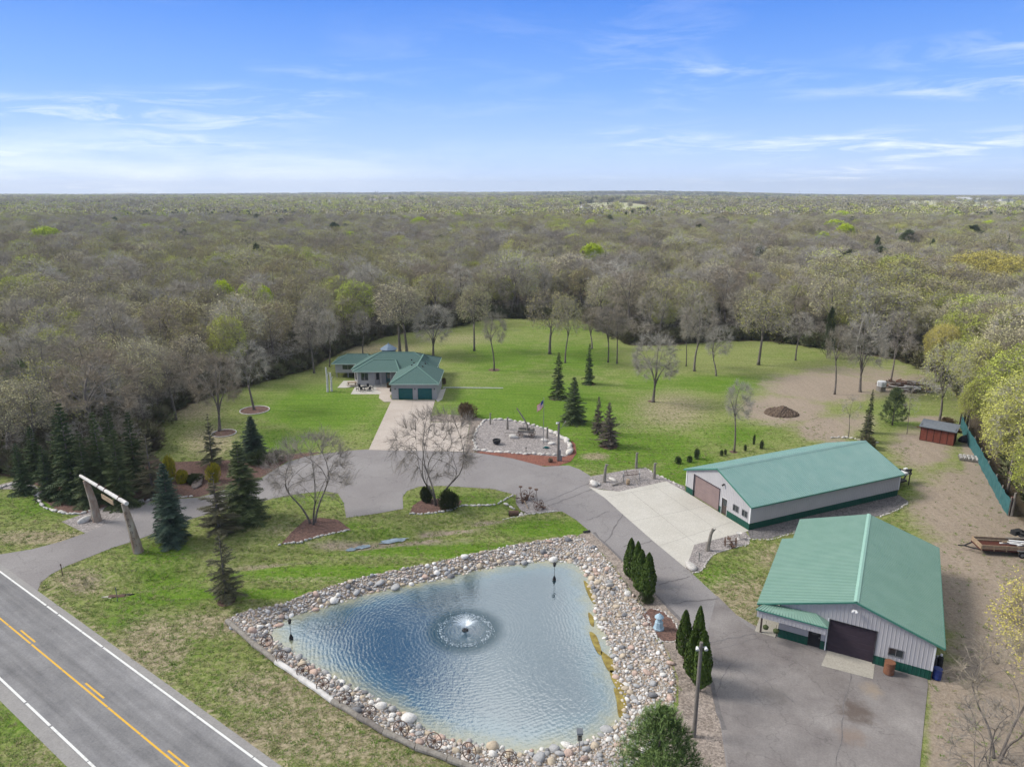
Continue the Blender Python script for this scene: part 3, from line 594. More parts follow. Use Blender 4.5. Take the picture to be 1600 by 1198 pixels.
bed('mulch_bed', [(218,700),(234,672),(258,650),(250,648),(232,655),(205,690)], .03, 'mulch')
def ring_bed(px, py, rx, m='mulch', z=.03):
    X, Y = G(px, py); r = rx * mpp(X, Y); mb = MB(); n = 22; rr = random.Random(int(px))
    mb.poly([(X + r * math.cos(2 * math.pi * i / n) * rr.uniform(.95, 1.05), Y + r * math.sin(2 * math.pi * i / n) * rr.uniform(.95, 1.05)) for i in range(n)], z)
    return tag(mb.build('mulch_ring', m), kind='structure')
for a in [(868,623,10),(920,600,10),(896,659,16),(951,697,14),(350,677,17),(398,641,21),(772,578,9),(354,940,13),(1146,706,6),(1018,627,6)]: ring_bed(*a)
# puddles in the ditch
def puddle(px, py, rx, ry):
    X, Y = G(px, py, -.55); mb = MB(); n = 18; rr = random.Random(px); k = mpp(X, Y)
    c_, s_ = math.cos(.32), math.sin(.32)
    q = [(rx * k * math.cos(2 * math.pi * i / n) * rr.uniform(.7, 1.2), ry * k * math.sin(2 * math.pi * i / n) * rr.uniform(.6, 1.2)) for i in range(n)]
    q = smooth(q, 3); mb.poly([(X + a * c_ - b * s_, Y + a * s_ + b * c_, -.56) for a, b in q])
    return tag(mb.build('puddle', 'puddle'), kind='structure')
# ------------------------------------------------------------------ pond water
def water_mat():
    m = bpy.data.materials.new('water'); MATS['water'] = m; m.use_nodes = True; nt = m.node_tree; N = nt.nodes; L = nt.links; N.clear()
    out = N.new('ShaderNodeOutputMaterial'); tc = N.new('ShaderNodeTexCoord')
    df = N.new('ShaderNodeBsdfDiffuse'); gl = N.new('ShaderNodeBsdfGlossy'); gl.inputs['Roughness'].default_value = .04; gl.inputs['Color'].default_value = (.86, .92, .95, 1)
    mx = N.new('ShaderNodeMixShader'); L.new(df.outputs[0], mx.inputs[1]); L.new(gl.outputs[0], mx.inputs[2]); L.new(mx.outputs[0], out.inputs[0])
    # depth colour: shallow sandy margin to deep blue-green, with floating algae
    a = N.new('ShaderNodeAttribute'); a.attribute_name = 'depth'
    nz = N.new('ShaderNodeTexNoise'); nz.inputs['Scale'].default_value = .7; nz.inputs['Detail'].default_value = 7; nz.inputs['Roughness'].default_value = .65; L.new(tc.outputs['Object'], nz.inputs[0])
    ad = N.new('ShaderNodeMath'); ad.operation = 'MULTIPLY_ADD'; L.new(nz.outputs[0], ad.inputs[0]); ad.inputs[1].default_value = -3.6; L.new(a.outputs['Fac'], ad.inputs[2])
    r = N.new('ShaderNodeValToRGB'); e = r.color_ramp.elements; e[0].position = 0; e[0].color = (.34, .30, .16, 1); e[1].position = 1; e[1].color = (.003, .032, .048, 1)
    q = e.new(.35); q.color = (.17, .19, .14, 1); q = e.new(.6); q.color = (.02, .075, .095, 1)
    mr = N.new('ShaderNodeMapRange'); L.new(ad.outputs[0], mr.inputs[0]); mr.inputs[1].default_value = -2.3; mr.inputs[2].default_value = 1.9; L.new(mr.outputs[0], r.inputs[0]); L.new(r.outputs[0], df.inputs['Color'])
    fr = N.new('ShaderNodeFresnel'); fr.inputs['IOR'].default_value = 1.33
    fm = N.new('ShaderNodeMapRange'); L.new(fr.outputs[0], fm.inputs[0]); fm.inputs[1].default_value = 0.02; fm.inputs[2].default_value = .35; fm.inputs[3].default_value = .47; fm.inputs[4].default_value = .95
    sc = N.new('ShaderNodeMath'); sc.operation = 'MULTIPLY'; L.new(fm.outputs[0], sc.inputs[0])
    m3 = N.new('ShaderNodeMapRange'); L.new(mr.outputs[0], m3.inputs[0]); m3.inputs[1].default_value = 0; m3.inputs[2].default_value = .6; m3.inputs[3].default_value = .35; m3.inputs[4].default_value = 1; L.new(m3.outputs[0], sc.inputs[1]); L.new(sc.outputs[0], mx.inputs[0])
    dv = N.new('ShaderNodeVectorMath'); dv.operation = 'DISTANCE'; L.new(tc.outputs['Object'], dv.inputs[0]); dv.inputs[1].default_value = (FOUNT[0], FOUNT[1], WATER_Z)
    rg = N.new('ShaderNodeValToRGB'); rg.color_ramp.interpolation = 'EASE'; er = rg.color_ramp.elements; er[0].position = .12; er[0].color = (.86, .86, .86, 1); er[1].position = .60; er[1].color = (1, 1, 1, 1); q2 = er.new(.38); q2.color = (.42, .42, .42, 1)
    rm = N.new('ShaderNodeMath'); rm.operation = 'MULTIPLY'; L.new(dv.outputs['Value'], rm.inputs[0]); rm.inputs[1].default_value = .145; L.new(rm.outputs[0], rg.inputs[0])
    s2 = N.new('ShaderNodeMath'); s2.operation = 'MULTIPLY'; L.new(sc.outputs[0], s2.inputs[0]); L.new(rg.outputs[0], s2.inputs[1]); L.new(s2.outputs[0], mx.inputs[0])
    # ripples: wind chop plus rings running out from the fountain
    fx, fy = FOUNT
    mp = N.new('ShaderNodeMapping'); mp.inputs['Location'].default_value = (-fx, -fy, -WATER_Z); L.new(tc.outputs['Object'], mp.inputs[0])
    wv = N.new('ShaderNodeTexWave'); wv.wave_type = 'RINGS'; wv.rings_direction = 'SPHERICAL'; wv.inputs['Scale'].default_value = .9; wv.inputs['Distortion'].default_value = 9.0; wv.inputs['Detail'].default_value = 3; wv.inputs['Detail Scale'].default_value = .6; L.new(mp.outputs[0], wv.inputs[0])
    n2 = N.new('ShaderNodeTexNoise'); n2.inputs['Scale'].default_value = 3.2; n2.inputs['Detail'].default_value = 4; L.new(tc.outputs['Object'], n2.inputs[0])
    m1 = N.new('ShaderNodeMath'); m1.operation = 'MULTIPLY_ADD'; L.new(wv.outputs['Fac'], m1.inputs[0]); m1.inputs[1].default_value = .16; L.new(n2.outputs[0], m1.inputs[2])
    bp = N.new('ShaderNodeBump'); bp.inputs['Strength'].default_value = .22; bp.inputs['Distance'].default_value = .07; L.new(m1.outputs[0], bp.inputs['Height'])
    for s in (df, gl): L.new(bp.outputs[0], s.inputs['Normal'])
FOUNT = G(727, 984, WATER_Z)
water_mat()
def make_pond():
    xs_ = np.arange(-32, 22, .5); ys_ = np.arange(36, 84, .5); X, Y = np.meshgrid(xs_, ys_); shp = X.shape; X = X.ravel(); Y = Y.ravel()
    ins = in_poly(X, Y, WATER); dw = poly_dist(X, Y, WATER); dep = np.where(ins, dw, -dw * .0); keep = ins | (dw < 1.0)
    idx = -np.ones(X.size, int); idx[keep] = np.arange(keep.sum()); g = idx.reshape(shp); fs = []
    for j in range(shp[0] - 1):
        for i in range(shp[1] - 1):
            q = (g[j, i], g[j, i + 1], g[j + 1, i + 1], g[j + 1, i])
            if min(q) >= 0: fs.append(tuple(int(v) for v in q))
    m = bpy.data.meshes.new('pond_water'); m.from_pydata([(x, y, WATER_Z) for x, y in zip(X[keep], Y[keep])], [], fs); m.update()
    a = m.attributes.new('depth', 'FLOAT', 'POINT'); a.data.foreach_set('value', dep[keep].astype(np.float32)); m.materials.append(MATS['water'])
    o = bpy.data.objects.new('pond_water', m); COL.objects.link(o); tag(o, kind='structure')
make_pond()
puddle(616, 844, 24, 7); puddle(566, 854, 11, 6); puddle(548, 858, 8, 5)
# wet mossy margin on the east side, seen between water and rocks
ALG = [[(921,905),(929,912),(936,925),(941,938),(936,940),(927,925)],[(930,985),(940,990),(946,1005),(950,1020),(943,1018),(934,1000)],[(948,1015),(962,1025),(975,1040),(978,1050),(962,1048),(952,1032)],[(962,1045),(980,1052),(990,1072),(984,1085),(968,1066)],[(968,1072),(984,1085),(988,1110),(976,1118),(972,1090)],[(928,955),(936,962),(937,976),(931,972)]]
for a in ALG:
    a = [(x - 9, y + 2) for x, y in a]
    o = sheet('algae_mat', a, WATER_Z + .03, 'algae', 3, world_pts=gp(a, WATER_Z)); o['kind'] = 'stuff'
# ------------------------------------------------------------------ rocks
def rock_mesh(seed, sub=2):
    import bmesh
    rr = random.Random(seed); bm = bmesh.new(); bmesh.ops.create_icosphere(bm, subdivisions=sub, radius=1.0)
    ax = (rr.uniform(.85, 1.3), rr.uniform(.62, 1.0), rr.uniform(.5, .85)); pl = [(Vector((rr.gauss(0, 1), rr.gauss(0, 1), rr.gauss(0, 1))).normalized(), rr.uniform(.5, .85)) for _ in range(9)]
    for v in bm.verts:
        p = v.co.copy()
        for n, d in pl:
            k = p.dot(n)
            if k > d: p -= n * (k - d) * .8
        v.co = Vector((p.x * ax[0], p.y * ax[1], p.z * ax[2]))
    m = bpy.data.meshes.new('rock'); bm.to_mesh(m); bm.free(); m.polygons.foreach_set('use_smooth', [True] * len(m.polygons)); return m
ROCKS = [rock_mesh(i) for i in range(7)]
for m in ROCKS: m.materials.append(MATS['rock'])
ROCK_COL = {}
for _c in ('pinkish', 'grey', 'white', 'tan', 'slate'):
    ROCK_COL[_c] = [m.copy() for m in ROCKS]
    for m in ROCK_COL[_c]: m.materials[0] = MATS['rock_' + _c]
ROCKS_P = [m.copy() for m in ROCKS]
for m in ROCKS_P: m.materials[0] = MATS['rock_pale']
def rock(name, mesh, loc, s, label, cat, group, rz=None, sc=None):
    o = bpy.data.objects.new(name, mesh); COL.objects.link(o); o.location = loc
    o.rotation_euler = (rnd.uniform(-.25, .25), rnd.uniform(-.25, .25), rnd.uniform(0, 6.28) if rz is None else rz)
    q = sc or (s, s, s); o.scale = q; return tag(o, label, cat, group)
def scatter(name, pts, ids, scl, rz, srcs, label=None, cat=None, tilt=None):
    """one object holding many instances (for what is past counting)"""
    me = bpy.data.meshes.new(name); me.from_pydata([tuple(p) for p in pts], [], []); n = len(pts)
    a = me.attributes.new('ii', 'INT', 'POINT'); a.data.foreach_set('value', np.asarray(ids, np.int32))
    a = me.attributes.new('ss', 'FLOAT_VECTOR', 'POINT'); a.data.foreach_set('vector', np.asarray(scl, np.float32).ravel())
    rot = np.zeros((n, 3), np.float32); rot[:, 2] = rz
    if tilt is not None: rot[:, 0] = tilt[:, 0]; rot[:, 1] = tilt[:, 1]
    a = me.attributes.new('rr', 'FLOAT_VECTOR', 'POINT'); a.data.foreach_set('vector', rot.ravel())
    o = bpy.data.objects.new(name, me); COL.objects.link(o)
    cl = bpy.data.collections.new(name + '_sources')
    for k, s in enumerate(srcs):
        so = bpy.data.objects.new('%s_%03d' % (name, k), s); cl.objects.link(so)
    ng = bpy.data.node_groups.new(name, 'GeometryNodeTree'); ng.interface.new_socket('Geometry', in_out='INPUT', socket_type='NodeSocketGeometry'); ng.interface.new_socket('Geometry', in_out='OUTPUT', socket_type='NodeSocketGeometry')
    N = ng.nodes; L = ng.links; gi = N.new('NodeGroupInput'); go = N.new('NodeGroupOutput'); ci = N.new('GeometryNodeCollectionInfo'); ci.inputs['Collection'].default_value = cl; ci.inputs['Separate Children'].default_value = True; ci.inputs['Reset Children'].default_value = True
    ip = N.new('GeometryNodeInstanceOnPoints'); L.new(gi.outputs[0], ip.inputs['Points']); L.new(ci.outputs[0], ip.inputs['Instance']); ip.inputs['Pick Instance'].default_value = True
    for nm, ty, sock in (('ii', 'INT', 'Instance Index'), ('ss', 'FLOAT_VECTOR', 'Scale'), ('rr', 'FLOAT_VECTOR', 'Rotation')):
        na = N.new('GeometryNodeInputNamedAttribute'); na.data_type = ty; na.inputs['Name'].default_value = nm; L.new(na.outputs['Attribute'], ip.inputs[sock])
    L.new(ip.outputs[0], go.inputs[0]); md = o.modifiers.new('scatter', 'NODES'); md.node_group = ng
    return tag(o, label, cat, kind='stuff')
def riprap():
    rng = np.random.default_rng(4); xa, ya = np.array(OUTER).T
    N0 = 80000; X = rng.uniform(xa.min(), xa.max(), N0); Y = rng.uniform(ya.min(), ya.max(), N0)
    W_IN = WATER
    dw = poly_dist(X, Y, WATER); iw = in_poly(X, Y, WATER); ok = in_poly(X, Y, OUTER) & (~iw | (dw < .35)); X, Y, dw = X[ok], Y[ok], dw[ok]
    S = rng.lognormal(-2.45, .5, X.size); S = np.clip(S, .06, .55); S *= np.where(dw < .9, 1.2, .9)
    order = np.argsort(-S); grid = {}; pts = []
    for i in order:                                 # pack big ones first
        x, y, s = X[i], Y[i], S[i]; gx, gy = int(x // .8), int(y // .8); okk = True
        for a in (-1, 0, 1):
            for b in (-1, 0, 1):
                for (qx, qy, qs) in grid.get((gx + a, gy + b), ()):
                    if (qx - x) ** 2 + (qy - y) ** 2 < ((qs + s) * .72) ** 2: okk = False; break
                if not okk: break
            if not okk: break
        if okk: grid.setdefault((gx, gy), []).append((x, y, s)); pts.append((x, y, s))
    pts = np.array(pts); Z = terrain(pts[:, 0], pts[:, 1]) + pts[:, 2] * .22
    near = pts[:, 2] / np.hypot(np.hypot(pts[:, 0], pts[:, 1]), CAM_H); pxy = [P(a, b) for a, b in pts[:, :2]]
    vis = np.array([(0 < a < 1600 and b < 1190) for a, b in pxy]); order = np.argsort(-near * vis); big = set(order[:240].tolist())
    sides = {}
    for k in order[:240]:
        x, y, s = pts[k]; a, b = pxy[k]
        if a > 930: side = 'east pond bank ' + ('above the farther arborvitae' if b < 905 else 'beside the farther arborvitae' if b < 945 else 'beside the garden lantern' if b < 1010 else 'beside the light pole' if b < 1085 else 'behind the bushy pine')
        elif b < 960 or (b < 1000 - (a - 357) * .1): side = 'north pond bank ' + ('at the far right corner' if a > 850 else 'below the green berm, right half' if a > 700 else 'below the green berm, left half' if a > 540 else 'right of the sparse spruce')
        elif a < 640: side = 'west pond bank ' + ('at the pointed tip' if a < 430 else 'above the pale bleached logs' if a < 530 else 'above the dark brown log')
        else: side = 'near pond bank ' + ('beside the wagon wheels' if a < 800 else 'left of the nest box' if a < 905 else 'right of the nest box')
        side_ = 'east pond bank beside the driveway' if a > 930 else ('north pond bank below the green berm' if b < 1000 - (a - 357) * .1 and b < 960 else ('west pond bank above the log edging' if a < 640 else 'near pond bank'))
        size = 'biggest' if s > .42 else ('large' if s > .3 else 'medium')
        cn = ('pinkish', 'grey', 'white', 'tan', 'slate')[(int(k) * 7 + int(a)) % 5]; rock('boulder', ROCK_COL[cn][int(k) % 7], (x, y, Z[k]), s, '%s %s boulder on the %s' % (size, {'slate': 'dark grey'}.get(cn, cn), side), 'boulder', 'riprap boulders around the pond')
    rest = np.array([i for i in range(len(pts)) if i not in big]); n = len(rest)
    scatter('riprap_rocks', np.column_stack([pts[rest, 0], pts[rest, 1], Z[rest]]), rng.integers(0, 7, n), np.repeat(pts[rest, 2:3], 3, 1), rng.uniform(0, 6.28, n), ROCKS, 'mixed pale pink and grey fieldstones banked round the pond', 'rocks', rng.uniform(-.3, .3, (n, 2)))
    # pebbles filling the gaps
    M = 9000; X = rng.uniform(xa.min(), xa.max(), M); Y = rng.uniform(ya.min(), ya.max(), M); ok = in_poly(X, Y, OUTER) & ~in_poly(X, Y, WATER); X, Y = X[ok], Y[ok]; n = len(X); s = rng.uniform(.06, .13, n)
    scatter('riprap_pebbles', np.column_stack([X, Y, terrain(X, Y) + .03]), rng.integers(0, 7, n), np.repeat(s[:, None], 3, 1), rng.uniform(0, 6.28, n), ROCKS, 'small stones between the pond boulders', 'stones')
riprap()
BORDER_N = [0]
def border(px, step, s0, s1, label, closed=False, jit=.1, pale=True, group=None, zs=.35):
    w = gp(px); pts = smooth(w, 5, closed=closed)
    if closed: pts.append(pts[0])
    acc = 0; nxt = 0
    for i in range(len(pts) - 1):
        a, b = Vector(pts[i]), Vector(pts[i + 1]); L_ = (b - a).length
        while nxt <= acc + L_:
            p = a.lerp(b, (nxt - acc) / max(L_, 1e-6)); s = rnd.uniform(s0, s1) * .68; d = b - a
            x, y = p.x + rnd.uniform(-jit, jit), p.y + rnd.uniform(-jit, jit)
            z = float(terrain([x], [y])[0]); BORDER_N[0] += 1
            rock('border_stone', (ROCKS_P if pale else ROCKS)[rnd.randrange(7)], (x, y, z + s * zs), s, label, 'stone', group or label.split(' ', 1)[1], rz=math.atan2(d.y, d.x) + rnd.uniform(-.3, .3), sc=(s * 1.25, s * .85, s))
            nxt += s * 2.2 * step
        acc += L_
border([(744,704),(741,690),(745,672),(757,657)], 1.15, .25, .5, 'pale border stone on the left rim of the gravel island', jit=.15)
border([(757,657),(780,656),(810,659),(840,667),(862,674)], 1.2, .35, .6, 'pale border stone on the back rim of the gravel island', jit=.12)
border([(862,676),(876,684),(888,692),(892,703),(886,712)], .8, .7, 1.05, 'big limestone boulder at the right end of the gravel island', jit=.15)
border([(742,703),(760,705),(800,708),(830,710),(860,711),(884,713)], 1.0, .3, .55, 'flat pale border stone along the front rim of the gravel island', jit=.15)
border([(439,850),(470,846),(500,838),(528,832),(549,827)], 1.05, .22, .36, 'grey stone edging the mulch bed under the left bare multi-stem tree')
border([(640,803),(665,803),(700,798),(720,791),(745,790),(775,787),(790,780),(803,773)], 1.05, .22, .38, 'grey stone edging the bed above the ditch right of the turnaround')
border([(790,785),(803,790),(812,797),(826,802)], .9, .25, .5, 'stone of the small rock wall beside the culvert in the ditch', jit=.3)
border([(786,806),(800,803),(826,803),(850,801),(872,798)], 1.1, .16, .26, 'small white stone along the grass edge of the driveway corner bed')
border([(1008,731),(1025,741),(1045,750),(1066,762)], 1.3, .16, .28, 'small pale stone behind the concrete apron')
border([(1166,840),(1170,850),(1148,856),(1115,866),(1098,890),(1083,896)], 1.15, .12, .2, 'small white edging stone of the gravel bed below the long shop')
border([(1172,842),(1200,843),(1225,837),(1250,829)], 1.15, .12, .2, 'small white edging stone in front of the long shop wall')
border([(1375,807),(1400,798),(1420,785)], 1.1, .14, .24, 'small white edging stone at the back corner of the long shop')
border([(1020,952),(1040,958),(1060,982),(1056,1001),(1034,1001),(1018,985),(1006,960)], 1.25, .12, .22, 'white pebble edging the bed round the garden lantern')
border([(0,763),(22,756),(42,758),(58,765),(62,785),(75,795),(100,802),(120,803),(150,797)], .95, .28, .5, 'pale boulder bordering the spruce bed at the gate')
border([(180,792),(205,786),(225,783),(240,780)], 1.0, .35, .6, 'pale boulder behind the entrance arch')
border([(280,777),(300,776)], 1.1, .2, .35, 'white stone at the driveway edge behind the tall blue spruce')
border([(1300,684),(1325,684),(1355,690),(1375,692)], 1.1, .25, .45, 'pale rock in the line behind the long shop roof')

# ------------------------------------------------------------------ trees
def leafquads(mb, pts, size, rr, flat=0.0, per=1):
    for p in pts:
        for _ in range(per):
            u = Vector((rr.gauss(0, 1), rr.gauss(0, 1), rr.gauss(0, 1))).normalized(); w = u.orthogonal().normalized()
            w = Matrix.Rotation(rr.uniform(0, 6.28), 3, u) @ w; v = u.cross(w); s = size * rr.uniform(.6, 1.35)
            p2 = p + Vector((rr.gauss(0, 1), rr.gauss(0, 1), rr.gauss(0, 1))) * size * .9
            mb.add((p2 - w * s, p2 + v * s * .7, p2 + w * s, p2 - v * s * .7), ((0, 1, 2, 3),))
def bezier(a, c, b, n):
    return [a * (1 - t) ** 2 + c * 2 * t * (1 - t) + b * t * t for t in [i / n for i in range(n + 1)]]
def bare_tree(seed, H, Rc, trunk_r, hc=None, rz=None, stems=1, limbs=7, n2=34, n3=170, twigs=13, tw_len=1.1, tw_w=.026, buds=0, bud=.14, fork=.32, upright=.5, droop=0.0):
    """returns (trunk MB, crown MB [mat0 twigs, mat1 buds]); crown fills an ellipsoid with an uneven, gappy edge"""
    rr = random.Random(seed); T = MB(); C = MB()
    rz = rz or (H * (1 - fork * .85)) / 2; hc = hc or H - rz
    lob = [(Vector((rr.gauss(0, 1), rr.gauss(0, 1), rr.gauss(0, .8))).normalized(), rr.uniform(.72, 1.12)) for _ in range(9)]
    def env(d):
        k = 0; w = 0
        for n, s in lob: q = max(d.dot(n), 0) ** 4 + .02; k += q * s; w += q
        return k / w
    def ell(f, zlo=-.75):
        while True:
            d = Vector((rr.gauss(0, 1), rr.gauss(0, 1), rr.gauss(0, 1))).normalized()
            if d.z > zlo: break
        e = env(d); return Vector((d.x * Rc * f * e, d.y * Rc * f * e, hc + d.z * rz * f * e))
    roots = []
    for s in range(stems):
        if stems == 1:
            top = Vector((rr.uniform(-.05, .05) * H, rr.uniform(-.05, .05) * H, H * fork)); a = Vector((0, 0, -.15)); c = Vector((rr.uniform(-.02, .02) * H, rr.uniform(-.02, .02) * H, H * fork * .5))
        else:
            an = 6.28 * s / stems + .5; top = Vector((math.cos(an) * Rc * .36, math.sin(an) * Rc * .36, H * fork * rr.uniform(.95, 1.2))); a = Vector((math.cos(an) * .28, math.sin(an) * .28, -.15)); c = Vector((math.cos(an) * Rc * .12, math.sin(an) * Rc * .12, H * fork * .6))
        p = bezier(a, c, top, 6); tr = trunk_r * (1 if stems == 1 else .62)
        T.tube(p, [tr * (1.35 if i == 0 else 1 - .38 * i / 6) for i in range(7)], 8); roots.append((p[-1], (p[-1] - p[-2]).normalized(), tr * .6, p))
    # limbs
    L1 = []
    nl = max(limbs // stems, 2) * stems
    for i in range(nl):
        base, d, r, path = roots[i % stems]; k = i // stems
        an = 2 * math.pi * i / nl * 1.0 + rr.uniform(-.4, .4); f = rr.uniform(.42, .6)
        if k == 0: e = Vector((base.x + rr.uniform(-.1, .1) * Rc, base.y + rr.uniform(-.1, .1) * Rc, hc + rz * rr.uniform(.35, .55)))
        else: e = Vector((math.cos(an) * Rc * f, math.sin(an) * Rc * f, hc + rz * rr.uniform(-.35, .4)))
        st = base if rr.random() < .6 else path[rr.choice((4, 5))]
        c = st + d * (e - st).length * upright; pts = bezier(st, c, e, 6); r0 = r * rr.uniform(.45, .7)
        if k == 0: st = base; r0 = r
        T.tube(pts, [r0 * (1 - .72 * t / 6) for t in range(7)], 6); L1.append((pts, r0))
    def attach(src, e):
        best = None
        for pts, r0 in src:
            for j in range(2, len(pts)):
                q = pts[j]; dd = (q - e).length + (0.35 * max(0, q.z - e.z))
                if best is None or dd < best[0]: best = (dd, pts, j, r0)
        return best
    L2 = []
    for i in range(n2):
        e = ell(rr.uniform(.55, .8)); _, pts, j, r0 = attach(L1, e); st = pts[j]; d = (pts[j] - pts[j - 1]).normalized()
        c = st + d * (e - st).length * .45; q = bezier(st, c, e, 4); r = max(r0 * (1 - .72 * j / 6) * .5, .025)
        T.tube(q, [r * (1 - .65 * t / 4) for t in range(5)], 4, False); L2.append((q, r))
    tips = []
    for i in range(n3):
        e = ell(rr.uniform(.7, .97)); _, pts, j, r0 = attach(L2, e); st = pts[j]; d = (pts[j] - pts[j - 1]).normalized()
        c = st + d * (e - st).length * .45; q = bezier(st, c, e, 3); r = .018 + trunk_r * .03
        C.tube(q, [r, r * .8, r * .6, r * .3], 3, False); tips.append(q)
    for q in tips:
        dd = (q[3] - q[1]).normalized()
        for _ in range(twigs):
            t = rr.uniform(.25, 1) * 3; j = min(int(t), 2); st = q[j].lerp(q[j + 1], t - j)
            out = Vector((st.x / max(Rc, .1), st.y / max(Rc, .1), (st.z - hc) / rz)); 
            u = (dd * .7 + out * .5 + Vector((rr.gauss(0, .6), rr.gauss(0, .6), rr.gauss(0.12, .5) - droop))).normalized(); l = tw_len * rr.uniform(.6, 1.4)
            e = st + u * l; w = u.orthogonal().normalized(); w = Matrix.Rotation(rr.uniform(0, 6.28), 3, u) @ w * tw_w * .5
            C.add((st - w, st + w, e), ((0, 1, 2),))
            m = st.lerp(e, rr.uniform(.3, .6)); u2 = (u + Vector((rr.gauss(0, .5), rr.gauss(0, .5), rr.gauss(.1, .4) - droop))).normalized()
            e2 = m + u2 * l * .55; C.add((m - w * .8, m + w * .8, e2), ((0, 1, 2),))
            if buds:
                C.cur = 1
                leafquads(C, [e] * (1 if rr.random() < buds else 0) + [e2] * (1 if rr.random() < buds else 0), bud, rr, per=max(1, int(buds)))
                C.cur = 0
    return T, C
def mesh_of(mb, name, mats):
    me = bpy.data.meshes.new(name); me.from_pydata(mb.v, [], mb.f)
    for m in mats: me.materials.append(MATS[m])
    if len(mats) > 1: me.polygons.foreach_set('material_index', mb.m)
    me.polygons.foreach_set('use_smooth', [True] * len(mb.f)); me.update(); return me
def merged(T, C, name, mats):       # trunk + crown in one mesh, for instances past counting
    M = MB(); M.cur = 0; M.v = T.v + C.v; o = len(T.v); M.f = T.f + [tuple(i + o for i in f) for f in C.f]; M.m = [0] * len(T.f) + [x + 1 for x in C.m]
    return mesh_of(M, name, mats)
class Kind:
    def __init__(s, T, C, bark, mats):
        s.t = mesh_of(T, 'trunk', [bark]); s.c = mesh_of(C, 'crown', mats); s.merged = merged(T, C, 'tree', [bark] + mats); s.h = max(v[2] for v in C.v); s.r = max(math.hypot(v[0], v[1]) for v in C.v)
def plant(name, kind, x, y, H, label, cat='tree', group=None, rz=None, width=None, parts=('trunk', 'crown'), z=None, lean=None):
    z = float(terrain([x], [y])[0]) if z is None else z
    o = thing(name, (x, y, z), rnd.uniform(0, 6.28) if rz is None else rz, label, cat, group)
    k = H / kind.h; w = k if width is None else width / 2 / kind.r; o.scale = (w, w, k)
    if lean: o.rotation_euler = (lean[0], lean[1], o.rotation_euler[2])
    for nm, me in zip(parts, (kind.t, kind.c)):
        c = bpy.data.objects.new(nm, me); COL.objects.link(c); c.parent = o
    return o
BARE = [Kind(*bare_tree(100 + i, 15, rc, .27, fork=fk, n2=44, n3=230, twigs=15), 'bark', ['twig']) for i, (rc, fk) in enumerate([(4.6, .30), (5.3, .34), (4.1, .38), (5.0, .26), (4.4, .42)])]
OLIVE = [Kind(*bare_tree(200 + i, 15, rc, .27, fork=fk, n2=44, n3=200, twigs=14, buds=.42, bud=.11), 'bark', ['twig', 'bud_olive']) for i, (rc, fk) in enumerate([(4.8, .32), (5.2, .36), (4.2, .40), (4.7, .30)])]
PALE = [Kind(*bare_tree(300 + i, 16, rc, .3, fork=fk, n2=44, n3=200, twigs=14, buds=.5, bud=.11), 'bark', ['twig', 'bud_pale']) for i, (rc, fk) in enumerate([(4.8, .38), (4.2, .42)])]
GREEN = [Kind(*bare_tree(400 + i, 14, rc, .22, fork=fk, n2=44, n3=210, twigs=14, buds=2, bud=.085), 'bark', ['twig', 'bud_green']) for i, (rc, fk) in enumerate([(4.6, .28), (4.0, .35), (5.0, .25)])]
ASPEN = [Kind(*bare_tree(500 + i, 17, 3.3, .18, fork=.4, n3=130, twigs=9, upright=.7, tw_w=.03), 'bark_pale', ['twig_pale']) for i in range(2)]
LIME = Kind(*bare_tree(610, 13, 4.6, .2, n3=190, twigs=12, buds=3, bud=.17), 'bark', ['twig', 'leaf_lime'])
WILLOW = Kind(*bare_tree(620, 18, 8.5, .5, stems=2, limbs=10, n2=60, n3=420, twigs=18, tw_len=1.5, droop=.25, buds=2, bud=.11, fork=.22), 'bark', ['twig', 'willow_leaf'])
THIN = Kind(*bare_tree(630, 7, 1.7, .07, fork=.4, n2=12, n3=50, twigs=7, limbs=4, tw_len=.6, tw_w=.02), 'bark', ['twig'])
BIGBARE = [Kind(*bare_tree(640 + i, 15, 6.0, .34, fork=.2, limbs=9, n2=60, n3=340, twigs=16, tw_w=.03), 'bark', ['twig']) for i in range(2)]
MULTI = [Kind(*bare_tree(650 + i, 11, 6.0, .22, stems=3, limbs=12, n2=90, n3=430, twigs=14, tw_len=.85, tw_w=.017, fork=.24, upright=.5, rz=4.5, hc=6.3), 'bark', ['twig_pink']) for i in range(2)]
def clump(seed, n, size, mats):      # low cost crown for the far woods
    rr = random.Random(seed); T = MB(); C = MB(); T.tube([(0, 0, 0), (0, 0, 7)], [.3, .2], 4)
    lob = [(Vector((rr.uniform(-2.5, 2.5), rr.uniform(-2.5, 2.5), rr.uniform(7, 11))), rr.uniform(2, 3.4)) for _ in range(5)]
    for _ in range(n):
        c, r = rr.choice(lob); d = Vector((rr.gauss(0, 1), rr.gauss(0, 1), abs(rr.gauss(0, 1)) * .9 - .25)).normalized(); C.cur = 0 if rr.random() < mats else 1
        leafquads(C, [c + d * r * rr.uniform(.75, 1.05)], size, rr)
    return T, C
FARB = [merged(*clump(700 + i, 260, .55, .75), 'tree', ['bark', 'twig', 'bud_olive']) for i in range(3)]
FARO = [merged(*clump(710 + i, 260, .55, .35), 'tree', ['bark', 'twig', 'bud_olive']) for i in range(3)]
FARG = [merged(*clump(720 + i, 260, .55, .15), 'tree', ['bark', 'twig', 'bud_green']) for i in range(2)]
FARP = [merged(*clump(730 + i, 260, .55, .3), 'tree', ['bark', 'twig', 'bud_pale']) for i in range(2)]
